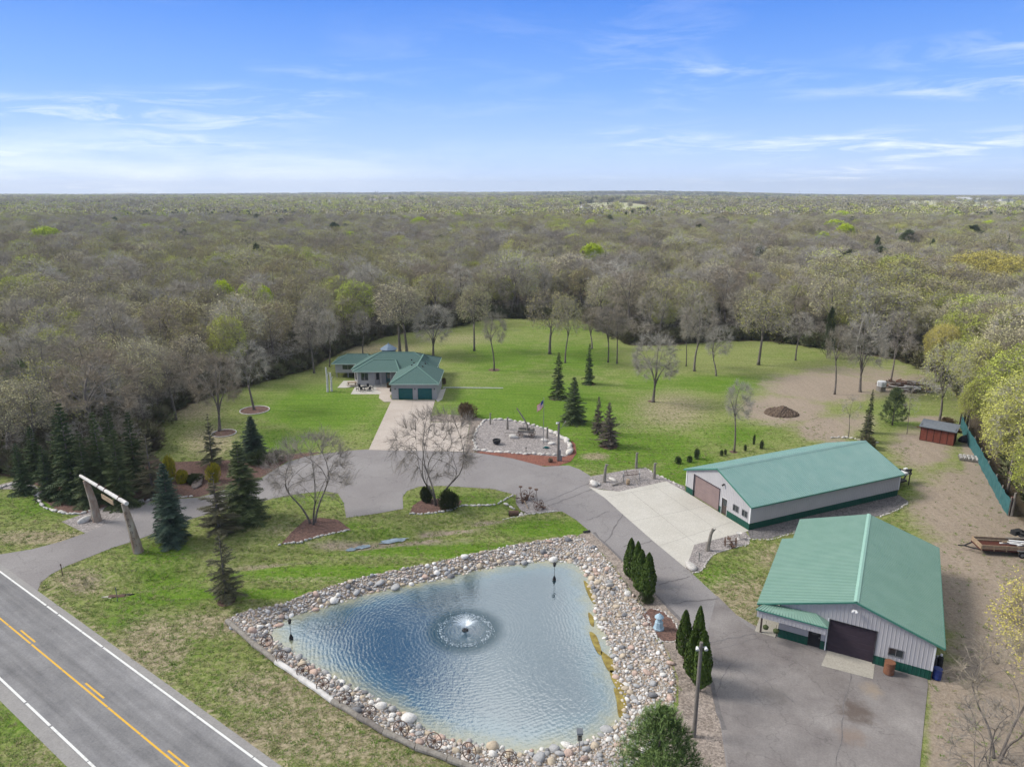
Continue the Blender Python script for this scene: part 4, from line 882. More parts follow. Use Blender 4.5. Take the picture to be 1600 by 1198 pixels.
# ---- conifers
def spruce(seed, H=10, Rb=2.2, levels=26, per=9, dens=1.0, droop=.18, z0=.06, needle=.28, power=.85, irregular=.15, trunk=.16):
    rr = random.Random(seed); T = MB(); C = MB(); T.tube([(0, 0, -.1), (0, 0, H * .5), (0, 0, H * .97)], [trunk, trunk * .55, .02], 7)
    for l in range(levels):
        f = l / (levels - 1); z = H * (z0 + (1 - z0) * f ** .92); r = (Rb * (1 - f) ** power) * (.82 + .18 * math.sin(l * 2.1 + seed)) * rr.uniform(.9, 1.08) + .08; a0 = rr.uniform(0, 6.28); k = max(4, int(per * (1 - .45 * f)))
        for b in range(k):
            an = a0 + 6.283 * b / k + rr.uniform(-.25, .25); rl = r * rr.uniform(1 - irregular * 1.6, 1 + irregular)
            if rr.random() > dens: continue
            up = .5 * f - droop * (1 - f); st = Vector((0, 0, z)); e = Vector((math.cos(an) * rl, math.sin(an) * rl, z + up * rl)); md = Vector((math.cos(an) * rl * .55, math.sin(an) * rl * .55, z + up * rl * .45 + .06 * rl))
            path = bezier(st, md, e, 4); C.tube([path[0], path[2], path[4]], [.03, .02, .008], 3, False)
            side = Vector((-math.sin(an), math.cos(an), 0)); nn = max(4, int(rl / .17))
            for i in range(nn):
                t = (i + .6) / nn; t4 = t * 4; j = min(int(t4), 3); p = path[j].lerp(path[j + 1], t4 - j); d = (path[j + 1] - path[j]).normalized()
                w = (needle * 1.1 + .42 * rl * (1 - t) ** .7 * min(1, t * 3)) * rr.uniform(.7, 1.2)
                for s in (-1, 1):
                    q = p + side * s * w + d * w * .55 + Vector((0, 0, rr.uniform(-.14, .05) * (1 + w))); bw = .085 + .02 * w
                    up_ = Vector((0, 0, bw)); dd = d * bw
                    C.add((p - dd, p + dd, q + dd * .3), ((0, 1, 2),)); C.add((p - up_ * .9, p + up_ * .9, q), ((0, 1, 2),))
            C.add((e - side * .06, e + side * .06, e + (e - path[3]).normalized() * .22), ((0, 1, 2),))
    C.tube([(0, 0, H * .94), (0, 0, H)], [.07, .01], 4)
    return T, C
SPR_BLUE = [Kind(*spruce(10 + i, levels=24, per=11, dens=.93, droop=.24, needle=.2, irregular=.2), 'bark', ['needle_blue']) for i in range(2)]
SPR_GRN = [Kind(*spruce(20 + i, levels=22, per=10, dens=.9, droop=.26, needle=.18, irregular=.24), 'bark', ['needle_green']) for i in range(3)]
SPR_OLV = [Kind(*spruce(30 + i, levels=20, per=8, dens=.58, droop=.1, needle=.15, irregular=.3), 'bark', ['needle_olive']) for i in range(2)]
SPR_DEAD = [Kind(*spruce(40 + i, levels=22, per=9, dens=.8, droop=.15, needle=.14, Rb=2.6, irregular=.2), 'bark', ['needle_dead']) for i in range(2)]
def pine(seed, H=8, Rb=3.2, n=230, long=.42, mats=1):
    rr = random.Random(seed); T = MB(); C = MB(); T.tube([(0, 0, -.1), (.1, 0, H * .5), (0, 0, H * .95)], [.2, .12, .03], 7)
    for i in range(n):
        f = rr.random() ** .8; z = H * (.1 + .88 * f); r = Rb * (1 - f) ** .62 * rr.uniform(.55, 1.05); an = rr.uniform(0, 6.28)
        e = Vector((math.cos(an) * r, math.sin(an) * r, z + .12 * r)); st = Vector((0, 0, z - .25 * r)); C.cur = 0; C.tube([st, st.lerp(e, .5) - Vector((0, 0, .08)), e], [.04, .03, .015], 3, False)
        for k in range(5):
            c = e + Vector((rr.gauss(0, .24), rr.gauss(0, .24), rr.gauss(0, .16))) if k else e; ax = (Vector((math.cos(an), math.sin(an), .9)) + Vector((rr.gauss(0, .3), rr.gauss(0, .3), rr.gauss(0, .3)))).normalized()
            for _ in range(13):
                d = (ax * .8 + Vector((rr.gauss(0, .6), rr.gauss(0, .6), rr.gauss(0, .6)))).normalized(); w = d.orthogonal().normalized() * .022; l = long * rr.uniform(.7, 1.1)
                C.add((c - w, c + w, c + d * l), ((0, 1, 2),))
    return T, C
PINE = Kind(*pine(50), 'bark', ['needle_pine']); PINE_D = Kind(*pine(51, n=200, long=.6), 'bark', ['needle_green'])
def columnar(seed, H=6, Rb=.85, n=2600, tops=1):
    rr = random.Random(seed); T = MB(); C = MB(); T.tube([(0, 0, -.1), (0, 0, H * .9)], [.09, .02], 6)
    for i in range(n):
        f = rr.random(); z = H * (.05 + .95 * f); prof = min(1, (f / .16) ** .6) * (1 - max(0, f - .45) / .55) ** .62 if f < 1 else 0
        an = rr.uniform(0, 6.28); r = Rb * prof * rr.uniform(.8, 1.04) * (1 + .09 * math.sin(an * 5 + z * 2)); p = Vector((math.cos(an) * r, math.sin(an) * r, z)); o = Vector((math.cos(an), math.sin(an), 0)); s = Vector((-o.y, o.x, 0)); w = rr.uniform(.05, .10); h = rr.uniform(.18, .36)
        s = Matrix.Rotation(rr.uniform(-.9, .9), 3, 'Z') @ s; C.add((p - s * w * .6, p + s * w * .6, p + s * w + Vector((0, 0, h * .6)) + o * .05, p + Vector((0, 0, h)) + o * .02, p - s * w + Vector((0, 0, h * .6)) + o * .05), ((0, 1, 2, 3, 4),))
    return T, C
ARB = [Kind(*columnar(60 + i), 'bark', ['arbor']) for i in range(3)]
def bush(seed, Rb=1.4, H=1.5, n=1800, size=.10, up=.6, stems=12):
    rr = random.Random(seed); T = MB(); C = MB()
    for i in range(stems): an = rr.uniform(0, 6.28); T.tube([(0, 0, -.05), (math.cos(an) * Rb * .3, math.sin(an) * Rb * .3, H * .4), (math.cos(an) * Rb * .7, math.sin(an) * Rb * .7, H * .75)], [.04, .03, .01], 4)
    lob = [(rr.uniform(0, 6.28), rr.uniform(.2, .62) * Rb, rr.uniform(.3, .62) * H, rr.uniform(.35, .55)) for _ in range(9)] + [(0, 0, .5 * H, .6)]
    for i in range(n):
        a, rd_, z, s = rr.choice(lob); d = Vector((rr.gauss(0, 1), rr.gauss(0, 1), rr.gauss(0, 1))).normalized(); q = rr.uniform(.75, 1.05)
        p = Vector((math.cos(a) * rd_ + d.x * Rb * s * q, math.sin(a) * rd_ + d.y * Rb * s * q, max(.03, z + d.z * H * s * q))); d2 = (d + Vector((rr.gauss(0, .4), rr.gauss(0, .4), up))).normalized(); w = d2.orthogonal().normalized(); w = Matrix.Rotation(rr.uniform(0, 6.28), 3, d2) @ w * size * .4
        C.add((p - w, p + w, p + d2 * size * 2.4), ((0, 1, 2),)); C.add((p + w.cross(d2).normalized() * size * .4, p - w.cross(d2).normalized() * size * .4, p + d2 * size * 2.2), ((0, 1, 2),))
    return T, C
def BK(seed, m, **k): return Kind(*bush(seed, **k), 'bark', [m])
B_DARK = BK(70, 'shrub_dark', n=2600); B_GOLD = BK(71, 'golden', n=2600); B_BROWN = BK(72, 'shrub_brown', n=1300, size=.13, up=.9); B_GREEN = BK(73, 'needle_green', n=1800); B_BRUSH = [BK(74 + i, 'brush', n=420, size=.22, up=.8, Rb=1.6, H=1.8) for i in range(3)]

# ---- single trees and shrubs of the grounds : base pixel, top pixel row, crown width in pixels
def T_(name, kind, bx, by, ty, wpx, label, cat='tree', group=None, parts=('trunk', 'crown')):
    X, Y = G(bx, by); H = height_px(bx, by, ty) * (.97 if by < 900 else 1)
    # a lower crown edge near the camera reads below its centre, so heights come from the photo's top row
    return plant(name, kind, X, Y, H, label, cat, group, width=wpx * mpp(X, Y) if wpx else None, parts=parts)
T_('ornamental_tree', MULTI[0], 489, 818, 655, 172, 'bare pinkish multi-stem tree in the left mulch bed below the turnaround')
T_('ornamental_tree', MULTI[1], 683, 788, 618, 178, 'bare pinkish multi-stem tree rising out of the juniper above the ditch')
T_('oak_tree', BIGBARE[0], 343, 673, 538, 104, 'bare tree in the stone-ringed mulch bed left of the house lawn')
T_('oak_tree', BARE[1], 397, 640, 520, 86, 'slim bare tree in the farther mulch ring left of the house')
T_('oak_tree', BARE[2], 275, 656, 540, 75, 'bare tree at the left edge of the lawn by the woods')
T_('oak_tree', BIGBARE[1], 677, 558, 468, 88, 'dark wide bare oak directly behind the house garage')
T_('oak_tree', PALE[0], 625, 552, 428, 92, 'tall beige budding tree behind the house roof, left of its twin')
T_('oak_tree', PALE[1], 636, 552, 432, 84, 'tall beige budding tree behind the house roof, right of its twin')
T_('oak_tree', PALE[0], 741, 548, 430, 64, 'tall beige budding tree right of the house at the lawn back')
T_('oak_tree', BARE[4], 772, 579, 480, 52, 'thin bare tree with a small mulch ring right of the house')
T_('oak_tree', BARE[0], 491, 583, 455, 66, 'bare tree at the woods edge left of the house')
T_('oak_tree', BARE[3], 515, 573, 470, 50, 'bare tree just behind the left wing of the house')
T_('oak_tree', BARE[2], 567, 553, 478, 40, 'small bare tree behind the left roof of the house')
T_('oak_tree', OLIVE[0], 859, 553, 442, 100, 'spreading olive-grey tree at the back lawn, left of the pair')
T_('oak_tree', OLIVE[1], 883, 567, 452, 62, 'olive-grey tree at the back lawn, right of the pair')
T_('oak_tree', BARE[1], 950, 566, 465, 60, 'bare leaning tree at the back lawn above the green spruce')
T_('oak_tree', BARE[4], 964, 568, 468, 44, 'straight bare tree at the back lawn right of the leaning one')
T_('oak_tree', BARE[3], 925, 545, 470, 60, 'bare grey tree at the brush line behind the back lawn')
T_('oak_tree', BIGBARE[0], 1020, 628, 512, 98, 'short wide bare tree standing alone in the middle of the right lawn')
T_('oak_tree', BARE[2], 1072, 572, 470, 34, 'narrow bare tree left of the tall grey oak on the lawn')
T_('oak_tree', BARE[0], 1085, 580, 438, 84, 'tall grey oak on the lawn above the long shop')
T_('oak_tree', BARE[3], 1119, 587, 498, 62, 'smaller bare tree right of the tall grey oak')
T_('oak_tree', OLIVE[2], 1185, 570, 446, 96, 'olive-topped round tree at the back of the right lawn')
T_('oak_tree', BARE[1], 1243, 563, 478, 60, 'bare tree at the edge of the bare earth clearing')
T_('oak_tree', BARE[4], 1304, 616, 500, 58, 'bare low-branched tree on the bare earth clearing')
T_('oak_tree', BIGBARE[1], 1344, 612, 478, 92, 'big many-limbed bare tree on the bare earth clearing')
T_('oak_tree', BARE[0], 1392, 594, 472, 66, 'dark bare tree behind the log pile')
T_('oak_tree', OLIVE[3], 1466, 662, 520, 90, 'slender leaning tree behind the red shed')
T_('aspen_tree', ASPEN[0], 1337, 556, 418, 46, 'tall white-barked bare tree above the clearing')
T_('ash_tree', BARE[4], 1147, 706, 586, 60, 'bare young tree left of the long shop roof')
T_('young_tree', THIN, 1325, 684, 612, 44, 'thin leafless sapling behind the far end of the long shop')
T_('young_tree', THIN, 1417, 678, 600, 34, 'pinkish thin bare sapling in front of the dark round cedar')
T_('young_tree', THIN, 789, 516, 488, 12, 'tiny bare sapling at the top of the back lawn')
T_('dark_cedar', PINE_D, 1394, 664, 600, 56, 'dark round-topped cedar on a bare stem by the log pile')
T_('young_conifer', SPR_GRN[0], 1355, 676, 606, 28, 'green young conifer left of the round dark cedar')
T_('young_conifer', SPR_OLV[0], 1352, 690, 640, 36, 'shaggy pale green conifer beside the rock line')
# spruces
T_('spruce_tree', SPR_BLUE[0], 270, 848, 720, 80, 'tall dense blue spruce beside the entrance drive, right of the log arch')
T_('spruce_tree', SPR_GRN[1], 382, 812, 686, 100, 'broad drooping green spruce on the inner side of the drive')
T_('spruce_tree', SPR_OLV[0], 343, 834, 735, 96, 'thin olive spruce between the blue spruce and the broad green spruce')
T_('spruce_tree', SPR_OLV[1], 354, 938, 828, 76, 'sparse olive spruce at the pond corner near the road')
T_('spruce_tree', SPR_BLUE[1], 397, 716, 648, 56, 'dense dark blue spruce at the lawn edge beside the drive')
T_('spruce_tree', SPR_OLV[0], 333, 730, 644, 54, 'sparse spruce with a blue-green top at the front of the lawn')
T_('spruce_tree', SPR_GRN[0], 872, 622, 548, 44, 'tallest dark spruce of the lawn group, at left')
T_('spruce_tree', SPR_GRN[2], 920, 600, 535, 28, 'farthest dark spruce of the lawn group')
T_('spruce_tree', SPR_GRN[1], 896, 660, 587, 56, 'stout dark spruce of the lawn group in a mulch ring')
T_('spruce_tree', SPR_DEAD[0], 950, 697, 626, 50, 'grey-brown sparse spruce nearest the gravel island, in front')
T_('spruce_tree', SPR_DEAD[1], 934, 678, 617, 30, 'small grey spruce behind the grey-brown one')
for k, (bx, by, ty, w, kd) in enumerate([(78,776,694,64,0),(117,778,626,78,1),(140,786,670,76,0),(165,778,640,70,2),(193,790,668,78,0),(216,764,640,60,2),(240,776,668,76,3),(100,748,650,60,2),(60,745,664,56,2),(182,742,630,56,1),(38,770,690,56,0)]):
    kd_ = [SPR_GRN[0], SPR_GRN[1], SPR_GRN[2], SPR_OLV[1]][kd]
    T_('spruce_tree', kd_, bx, by, ty, w, ['dark spruce seen left of the log arch, in front of the thicket', 'dark spruce rising tallest left of the log arch', 'dark green spruce right behind the left arch post', 'dark slender spruce above the arch crossbeam', 'broad dark spruce behind the hanging arch sign', 'slender spruce behind the right end of the arch crossbeam', 'olive-grey spruce just left of the tall blue spruce', 'dark spruce at the back of the thicket left of the tallest', 'small dark spruce at the far left back of the thicket', 'slim dark spruce at the thicket back by the lawn corner', 'leftmost dark spruce of the gate thicket near the picture edge'][k], group='spruces in the thicket by the gate')
# arborvitae by the pond
for k, (bx, by, ty, w, lb) in enumerate([(984,905,839,24,'leftmost dark columnar arborvitae of the farther clump by the pond'),(994,915,844,22,'second columnar arborvitae of the farther clump by the pond'),(1000,928,857,25,'third columnar arborvitae of the farther clump, in front'),(1011,936,862,27,'rightmost columnar arborvitae of the farther clump by the pond'),(1067,1028,951,26,'leftmost columnar arborvitae of the nearer clump behind the light pole'),(1088,1035,945,24,'farthest columnar arborvitae of the nearer clump behind the light pole'),(1080,1062,978,28,'middle columnar arborvitae of the nearer clump behind the light pole'),(1094,1080,982,32,'frontmost columnar arborvitae right of the light pole')]):
    T_('arborvitae', ARB[k % 3], bx, by, ty, w, lb, 'shrub tree', 'arborvitae between pond and driveway')
X, Y = G(1036, 1096, 7.6); PB = Kind(*pine(52, n=420, Rb=3.9), 'bark', ['needle_pine']); plant('pine_tree', PB, X, Y, 7.6, 'bushy light green pine at the bottom edge beside the pond', width=8.0)
# shrubs
def S_(kind, bx, by, H, wpx, label, name='shrub', sy=1.0):
    X, Y = G(bx, by); o = plant(name, kind, X, Y, H, label, 'shrub', width=wpx * mpp(X, Y), parts=('stems', 'foliage')); return o
S_(B_DARK, 667, 783, 2.3, 28, 'dark juniper left of the bare multi-stem tree by the turnaround', 'juniper')
S_(B_DARK, 700, 795, 2.6, 48, 'large dark juniper right of the multi-stem tree by the turnaround', 'juniper')
S_(B_BROWN, 728, 652, 3.0, 44, 'reddish-brown twiggy shrub beside the parking pad')
S_(B_GOLD, 268, 752, 4.2, 30, 'tall golden-yellow false cypress behind the blue spruce', 'golden_shrub')
S_(B_GOLD, 286, 754, 2.2, 26, 'low golden-yellow end of the hedge behind the blue spruce', 'golden_shrub')
S_(B_GOLD, 334, 752, 3.0, 28, 'round yellow-green shrub between the spruces', 'golden_shrub')
S_(B_DARK, 306, 752, 1.2, 42, 'low spreading dark juniper between the golden shrubs', 'juniper')
S_(B_GREEN, 404, 724, 2.4, 40, 'rough green shrub at the foot of the dense blue spruce')
S_(B_BRUSH[0], 430, 722, 2.4, 34, 'leafless tangled shrub right of the dense blue spruce')
S_(B_GREEN, 1008, 940, 1.1, 30, 'low green shrub at the foot of the farther arborvitae clump')
S_(B_BROWN, 1072, 1030, 1.5, 18, 'brown twiggy shrub under the nearer arborvitae clump')
S_(B_BROWN, 990, 905, 1.0, 18, 'brown twiggy shrub under the farther arborvitae clump')
for (bx, by, H, w, lb) in [(1059,724,1.3,13,'dark small yew left of the long shop, first of the row'),(1077,722,1.2,12,'dark small yew left of the long shop, second of the row'),(1089,717,2.0,12,'dark small pointed yew left of the long shop, third of the row'),(1127,712,1.1,8,'small brown-green shrub behind the long shop roof'),(1133,710,1.0,6,'tiny shrub behind the long shop roof beside the bare tree'),(1164,704,1.2,6,'tiny dark evergreen right of the bare tree'),(1178,694,2.0,5,'narrow tiny evergreen on the lawn behind the long shop'),(1190,701,1.6,9,'dark small evergreen at the roof edge of the long shop')]:
    S_(B_GREEN, bx, by, H, w, lb, 'yew')
S_(B_GREEN, 612, 612, 1.0, 7, 'low juniper at the garage corner by the entry walk'); S_(B_BROWN, 608, 606, 1.5, 9, 'rusty red shrub by the front door', 'shrub')
S_(B_BROWN, 694, 600, 1.6, 8, 'brown shrub at the right side of the house', 'shrub')
S_(B_BRUSH[1], 1355, 700, 2.2, 40, 'grey-green brushy shrub behind the rock line'); S_(B_BROWN, 1480, 664, 1.5, 30, 'brown brush behind the red shed')

# ---- the woodland
def woodland():
    rng = np.random.default_rng(11); sp = 7.2; pts = []
    for j in range(int((760 - 60) / sp)):
        Yc = 60 + j * sp; hw = Yc * .74 + 28
        if Yc < 115: hw = max(hw, 92)
        for i in range(int(2 * hw / sp) + 1):
            pts.append((-hw + i * sp + rng.uniform(-2.9, 2.9) + (j % 2) * sp / 2, Yc + rng.uniform(-2.9, 2.9)))
    p = np.array(pts); ins = in_poly(p[:, 0], p[:, 1], CLEAR); d = poly_dist(p[:, 0], p[:, 1], CLEAR); keep = ~ins & (d > 1.2)
    pr = [(v.x, v.y) for v in (ra + rn * -12 - rd * 500, ra + rn * 30 - rd * 500, ra + rn * 30 + rd * 300, ra + rn * -12 + rd * 300)]
    keep &= ~in_poly(p[:, 0], p[:, 1], pr); p = p[keep]; d = d[keep]
    X, Y = p[:, 0], p[:, 1]; n = len(p)
    px = np.array([P(a, b) for a, b in p])
    v1 = vnoise(X, Y, 38, 2); v2 = vnoise(X, Y, 95, 6); r = rng.random(n); rightw = np.clip((X - (Y * .36 + 8)) / 22, 0, 1) * (Y < 240); leftw = np.clip((-X - Y * .58) / 25, 0, 1) * (Y < 230)
    midg = np.clip((Y - 330) / 250, 0, 1) * .22
    gp_ = .055 + .5 * rightw * (v1 > .3) + .18 * leftw + midg * (v2 > .45) + .10 * (v1 > .75); op = .23 + .25 * (v2 > .6) + .2 * rightw; pp = .14 + .12 * (v1 > .65); ap = .05
    kind = np.where(r < gp_, 3, np.where(r < gp_ + op, 1, np.where(r < gp_ + op + pp, 2, np.where(r < gp_ + op + pp + ap, 4, 0))))
    fams = [BARE, OLIVE, PALE, GREEN, ASPEN]; H = rng.normal(15.2, 2.5, n).clip(9.5, 20.5); H = np.where(kind == 3, H * .88, H); H *= np.where(rightw > .5, 1.12, 1)
    H *= np.where((d < 7), 1.0, 1)
    var = np.array([rng.integers(0, len(fams[k])) for k in kind]); W = rng.uniform(.82, 1.38, n) * (1 + .12 * (rightw > .5)); rot = rng.uniform(0, 6.28, n); Z = terrain(X, Y)
    vis = (px[:, 0] > -60) & (px[:, 0] < 1660) & (px[:, 1] < 1250); order = np.argsort(np.where(vis, np.hypot(X, Y), 1e6)); big = order[:272]; isb = np.zeros(n, bool); isb[big] = True
    LANDS = [(90, 'the woods at the far left edge'), (260, 'the woods behind the gate thicket'), (380, 'the woods by the left lawn corner'), (480, 'the woods left of the house'), (600, 'the woods behind the left wing'), (720, 'the woods behind the house'), (830, 'the woods behind the flagpole lawn'), (940, 'the woods behind the lawn spruces'), (1060, 'the woods above the wedge bed'), (1180, 'the woods above the long shop front'), (1320, 'the woods above the dirt mound'), (1440, 'the woods behind the log pile'), (1530, 'the growth by the red shed'), (99999, 'the growth beyond the green fence')]
    words = ['bare grey-brown tree', 'olive-brown budding tree', 'pale beige budding tree', 'yellow-green leafing tree', 'white-barked bare aspen']
    for i in big:
        a, b = px[i]
        where = next(w_ for lim, w_ in LANDS if a < lim); q_ = d[i]
        k = kind[i]
        dep = 'at the front edge of' if q_ < 6 else ('just inside' if q_ < 14 else ('within' if q_ < 30 else 'deep in'))
        sz = ('tall ' if H[i] > 16 else ('short ' if H[i] < 13 else '')) + ('wide ' if W[i] > 1.08 else ('narrow ' if W[i] < .93 else ''))
        k = kind[i]; kd = fams[k][var[i]]; nm = ['deciduous_tree', 'deciduous_tree', 'deciduous_tree', 'leafing_tree', 'aspen_tree'][k]
        s = H[i] / kd.h
        if len((sz + words[k] + ' ' + dep + ' ' + where).split()) > 16: sz = ''
        plant(nm, kd, X[i], Y[i], H[i], sz + words[k] + ' ' + dep + ' ' + where, 'tree', 'trees of the surrounding woods', rz=rot[i], width=2 * kd.r * s * W[i])
    rest = np.where(~isb)[0]; srcs = [k.merged for f in fams for k in f]; off = np.cumsum([0] + [len(f) for f in fams]); hs = [k.h for f in fams for k in f]
    ids = off[kind[rest]] + var[rest]; ev = rng.random(len(rest)); srcs += [PINE_D.merged, LIME.merged]; hs += [PINE_D.h, LIME.h]; ids = np.where(ev < .014, len(srcs) - 2, np.where(ev > .996, len(srcs) - 1, ids)); s = H[rest] / np.array(hs)[ids]
    scatter('woodland', np.column_stack([X[rest], Y[rest], Z[rest] - .2]), ids, np.column_stack([s * W[rest], s * W[rest], s]), rot[rest], srcs, 'grey-brown early spring woodland spreading behind the property', 'forest')
    # brush and young growth along the wood edge and under the trees
    m = 4200; k = rng.integers(0, len(p), m); bx = X[k] + rng.uniform(-4, 4, m); by = Y[k] + rng.uniform(-4, 4, m); ok = ~in_poly(bx, by, CLEAR) & (by < 330); bx, by = bx[ok], by[ok]; q = len(bx); s = rng.uniform(.6, 1.5, q)
    scatter('underbrush', np.column_stack([bx, by, terrain(bx, by)]), rng.integers(0, 3, q), np.column_stack([s, s, s * rng.uniform(.7, 1.5, q)]), rng.uniform(0, 6.28, q), [b.merged for b in B_BRUSH], 'brown and green brush under the woodland trees', 'brush')
    m = 60000; bx = rng.uniform(-130, 130, m); by = rng.uniform(70, 270, m); dd = poly_dist(bx, by, CLEAR); ok = ~in_poly(bx, by, CLEAR) & (dd > .8) & (dd < 26) & (rng.random(m) < np.exp(-dd / 11)) & (np.abs(bx) < by * .78 + 15); ok &= rng.random(m) < .62; ok &= ~((bx > 40) & (by < 125) & (dd < 3.5)); bx, by, dd = bx[ok], by[ok], dd[ok]; q = len(bx); hh = rng.uniform(.35, .95, q); ids2 = np.where(rng.random(q) < .5, 0, rng.integers(1, 4, q)); ks = np.where(ids2 == 0, hh, hh * 1.9)
    scatter('forest_edge_thicket', np.column_stack([bx, by, terrain(bx, by)]), ids2, np.column_stack([ks * 1.15, ks * 1.15, ks]), rng.uniform(0, 6.28, q), [THIN.merged] + [b.merged for b in B_BRUSH], 'twiggy saplings and brush filling the edge of the woods', 'brush')
    # far woods, coarser with distance
    P2 = []
    for (y0, y1, spc, hs_) in ((760, 1500, 9.5, 1.0), (1500, 2900, 14, .95), (2900, 6200, 24, .9)):
        y = y0
        while y < y1:
            hw = y * .76 + 20; nn = int(2 * hw / spc); xx = np.linspace(-hw, hw, nn) + rng.uniform(-spc * .45, spc * .45, nn); yy = y + rng.uniform(-spc * .45, spc * .45, nn)
            P2.append(np.column_stack([xx, yy, np.full(nn, hs_), np.full(nn, spc)])); y += spc
    q = np.vstack(P2); X, Y, hs_, spc = q.T; f = vnoise(X, Y, 420, 11) > .62; f &= np.hypot(X, Y) > 1000
    PXY = np.array([P(a, b) for a, b in zip(X, Y)]); a, b = PXY.T
    for (x, y, rx, ry) in FIELDS: f |= (((a - x) / rx) ** 2 + ((b - y) / ry) ** 2 < 1)
    tw = town(a, b); keep = ~f | (rng.random(len(X)) < np.where(tw, .16, .05)); X, Y, hs_, spc, a, b = X[keep], Y[keep], hs_[keep], spc[keep], a[keep], b[keep]; n = len(X)
    v = vnoise(X, Y, 160, 21); v3 = vnoise(X, Y, 700, 31); r = rng.random(n); g = np.where(v > .6, .42, .10) + np.where(v3 > .5, .2, 0) + .35 * ((a > 250) & (a < 1010) & (b > 314) & (b < 343) & (v > .3)); o = .30
    kd = np.where(r < g * .6, 2, np.where(r < g, 3, np.where(r < g + o, 1, 0))); base = np.array([0, 3, 6, 8])[kd] + rng.integers(0, 2, n)
    con = ((Y > 3600) & (vnoise(X, Y, 900, 51) > .45) & (rng.random(n) < .7)) | (vnoise(X, Y, 260, 41) > .72) & (rng.random(n) < .35) | (rng.random(n) < .012); base = np.where(con, 10, base)
    s = hs_ * rng.uniform(.8, 1.3, n) * 1.12; w = s * np.maximum(1, spc / 9.0)
    scatter('distant_woodland', np.column_stack([X, Y, terrain(X, Y) - .5]), base, np.column_stack([w, w, s]), rng.uniform(0, 6.28, n), FARB + FARO + FARG + FARP + [merged(*pine(760, H=13, Rb=3.6, n=60, long=1.0), 'tree', ['bark', 'needle_green'])], 'hazy woodland reaching to the horizon', 'forest')
woodland()
def turf():
    rng = np.random.default_rng(8); m = 170000; Y = 32 + 140 * rng.random(m); X = rng.uniform(-1, 1, m) * (Y * .76 + 14); ok = (rng.random(m) < np.clip((128 - Y) / 60, 0, 1)) & in_poly(X, Y, CLEAR) & ~in_poly(X, Y, OUTER)
    rel = (X - ra.x) * rn.x + (Y - ra.y) * rn.y; ok &= (rel < sh0 - .15) | (rel > sh1 + .15); X, Y = X[ok], Y[ok]
    ok = np.ones(len(X), bool)
    for p in SHEETS: ok &= ~in_poly(X, Y, p)
    a = np.array([P(x, y) for x, y in zip(X, Y)]); yard = (a[:, 0] > 1420) | ((a[:, 0] > 1290) & (a[:, 1] < 700)); ok &= ~yard | (rng.random(len(X)) < .12)
    gz_ = blobs(a[:, 0], a[:, 1], [(530,895,230,14,1.2),(720,860,200,14,1.2),(860,826,90,16,1.1),(380,928,140,9,1.2),(840,640,170,55,1.1),(500,640,110,40,1.1)]); ok &= (gz_ < .5) | (rng.random(len(X)) < .3)
    X, Y = X[ok], Y[ok]; n = len(X); srcs = []
    for k in range(3):
        rr = random.Random(k); T = MB()
        for _ in range(9):
            an = rr.uniform(0, 6.28); r = rr.uniform(0, .12); b = Vector((math.cos(an) * r, math.sin(an) * r, 0)); w = Vector((-math.sin(an), math.cos(an), 0)) * .02; T.add((b - w, b + w, b + Vector((math.cos(an) * rr.uniform(.02, .14), math.sin(an) * rr.uniform(.02, .14), rr.uniform(.06, .14)))), ((0, 1, 2),))
        srcs.append(mesh_of(T, 'tuft', ['turf_blade']))
    s = rng.uniform(.5, 1.5, n); scatter('grass_tufts', np.column_stack([X, Y, terrain(X, Y)]), rng.integers(0, 3, n), np.column_stack([s * 1.3, s * 1.3, s * .8]), rng.uniform(0, 6.28, n), srcs, 'uneven dry and green grass tufts in the turf', 'grass')
turf()
# conifers and bright crowns that stand out of the woods
def out_tree(name, kind, px, py_top, H, wpx, label, group=None):
    X, Y = G(px, py_top, H); return plant(name, kind, X, Y, H, label, group=group, width=wpx * mpp(X, Y))
out_tree('pine_tree', PINE_D, 399, 375, 20, 38, 'large dark green pine standing above the left woods')
for (x, y, H, w, lb) in [(1373,365,19,26,'dark pine above the right woods, left of two'),(1459,370,18,24,'dark pine above the right woods, right of two'),(1401,357,17,13,'small dark spruce between the two pines in the right woods'),(946,392,17,18,'dark shaggy spruce in the middle of the woods'),(1302,474,13,30,'dark cedar in the tree line beside the white-barked tree'),(1578,366,18,15,'dark pine at the right edge of the woods'),(1138,344,19,11,'dark far spruce right of centre')]:
    out_tree('pine_tree', PINE_D if w > 20 else SPR_GRN[0], x, y, H, w, lb)
for i, (x, y, w) in enumerate([(1000,323,16),(1012,322,16),(988,326,14),(1022,325,14),(978,329,12)]): out_tree('pine_tree', PINE_D, x, y, 20, w, 'pine in the far dark clump right of centre', 'far pine clump')
for (x, y, w, lb) in [(345,434,46,'lime-green leafing tree in the left woods, brightest of three'),(380,441,30,'lime-green leafing tree in the left woods, middle of three'),(410,442,34,'lime-green leafing tree in the left woods, right of three'),(545,360,52,'far lime-green leafing tree in the woods above the house')]: out_tree('lime_tree', LIME, x, y, 15.5, w, lb)
for (x, y, H, w, lb) in [(1545,386,21,150,'huge golden willow crown at the right edge'),(1590,395,20,110,'second golden willow crown at the far right edge'),(1480,500,13,70,'golden-green willow behind the clearing at right')]: out_tree('willow_tree', WILLOW, x, y, H, w, lb)
for (x, y, H, w, lb) in [(22,555,12,90,'large green pine at the left edge below the woods')]: out_tree('pine_tree', PINE, x, y, H, w, lb)
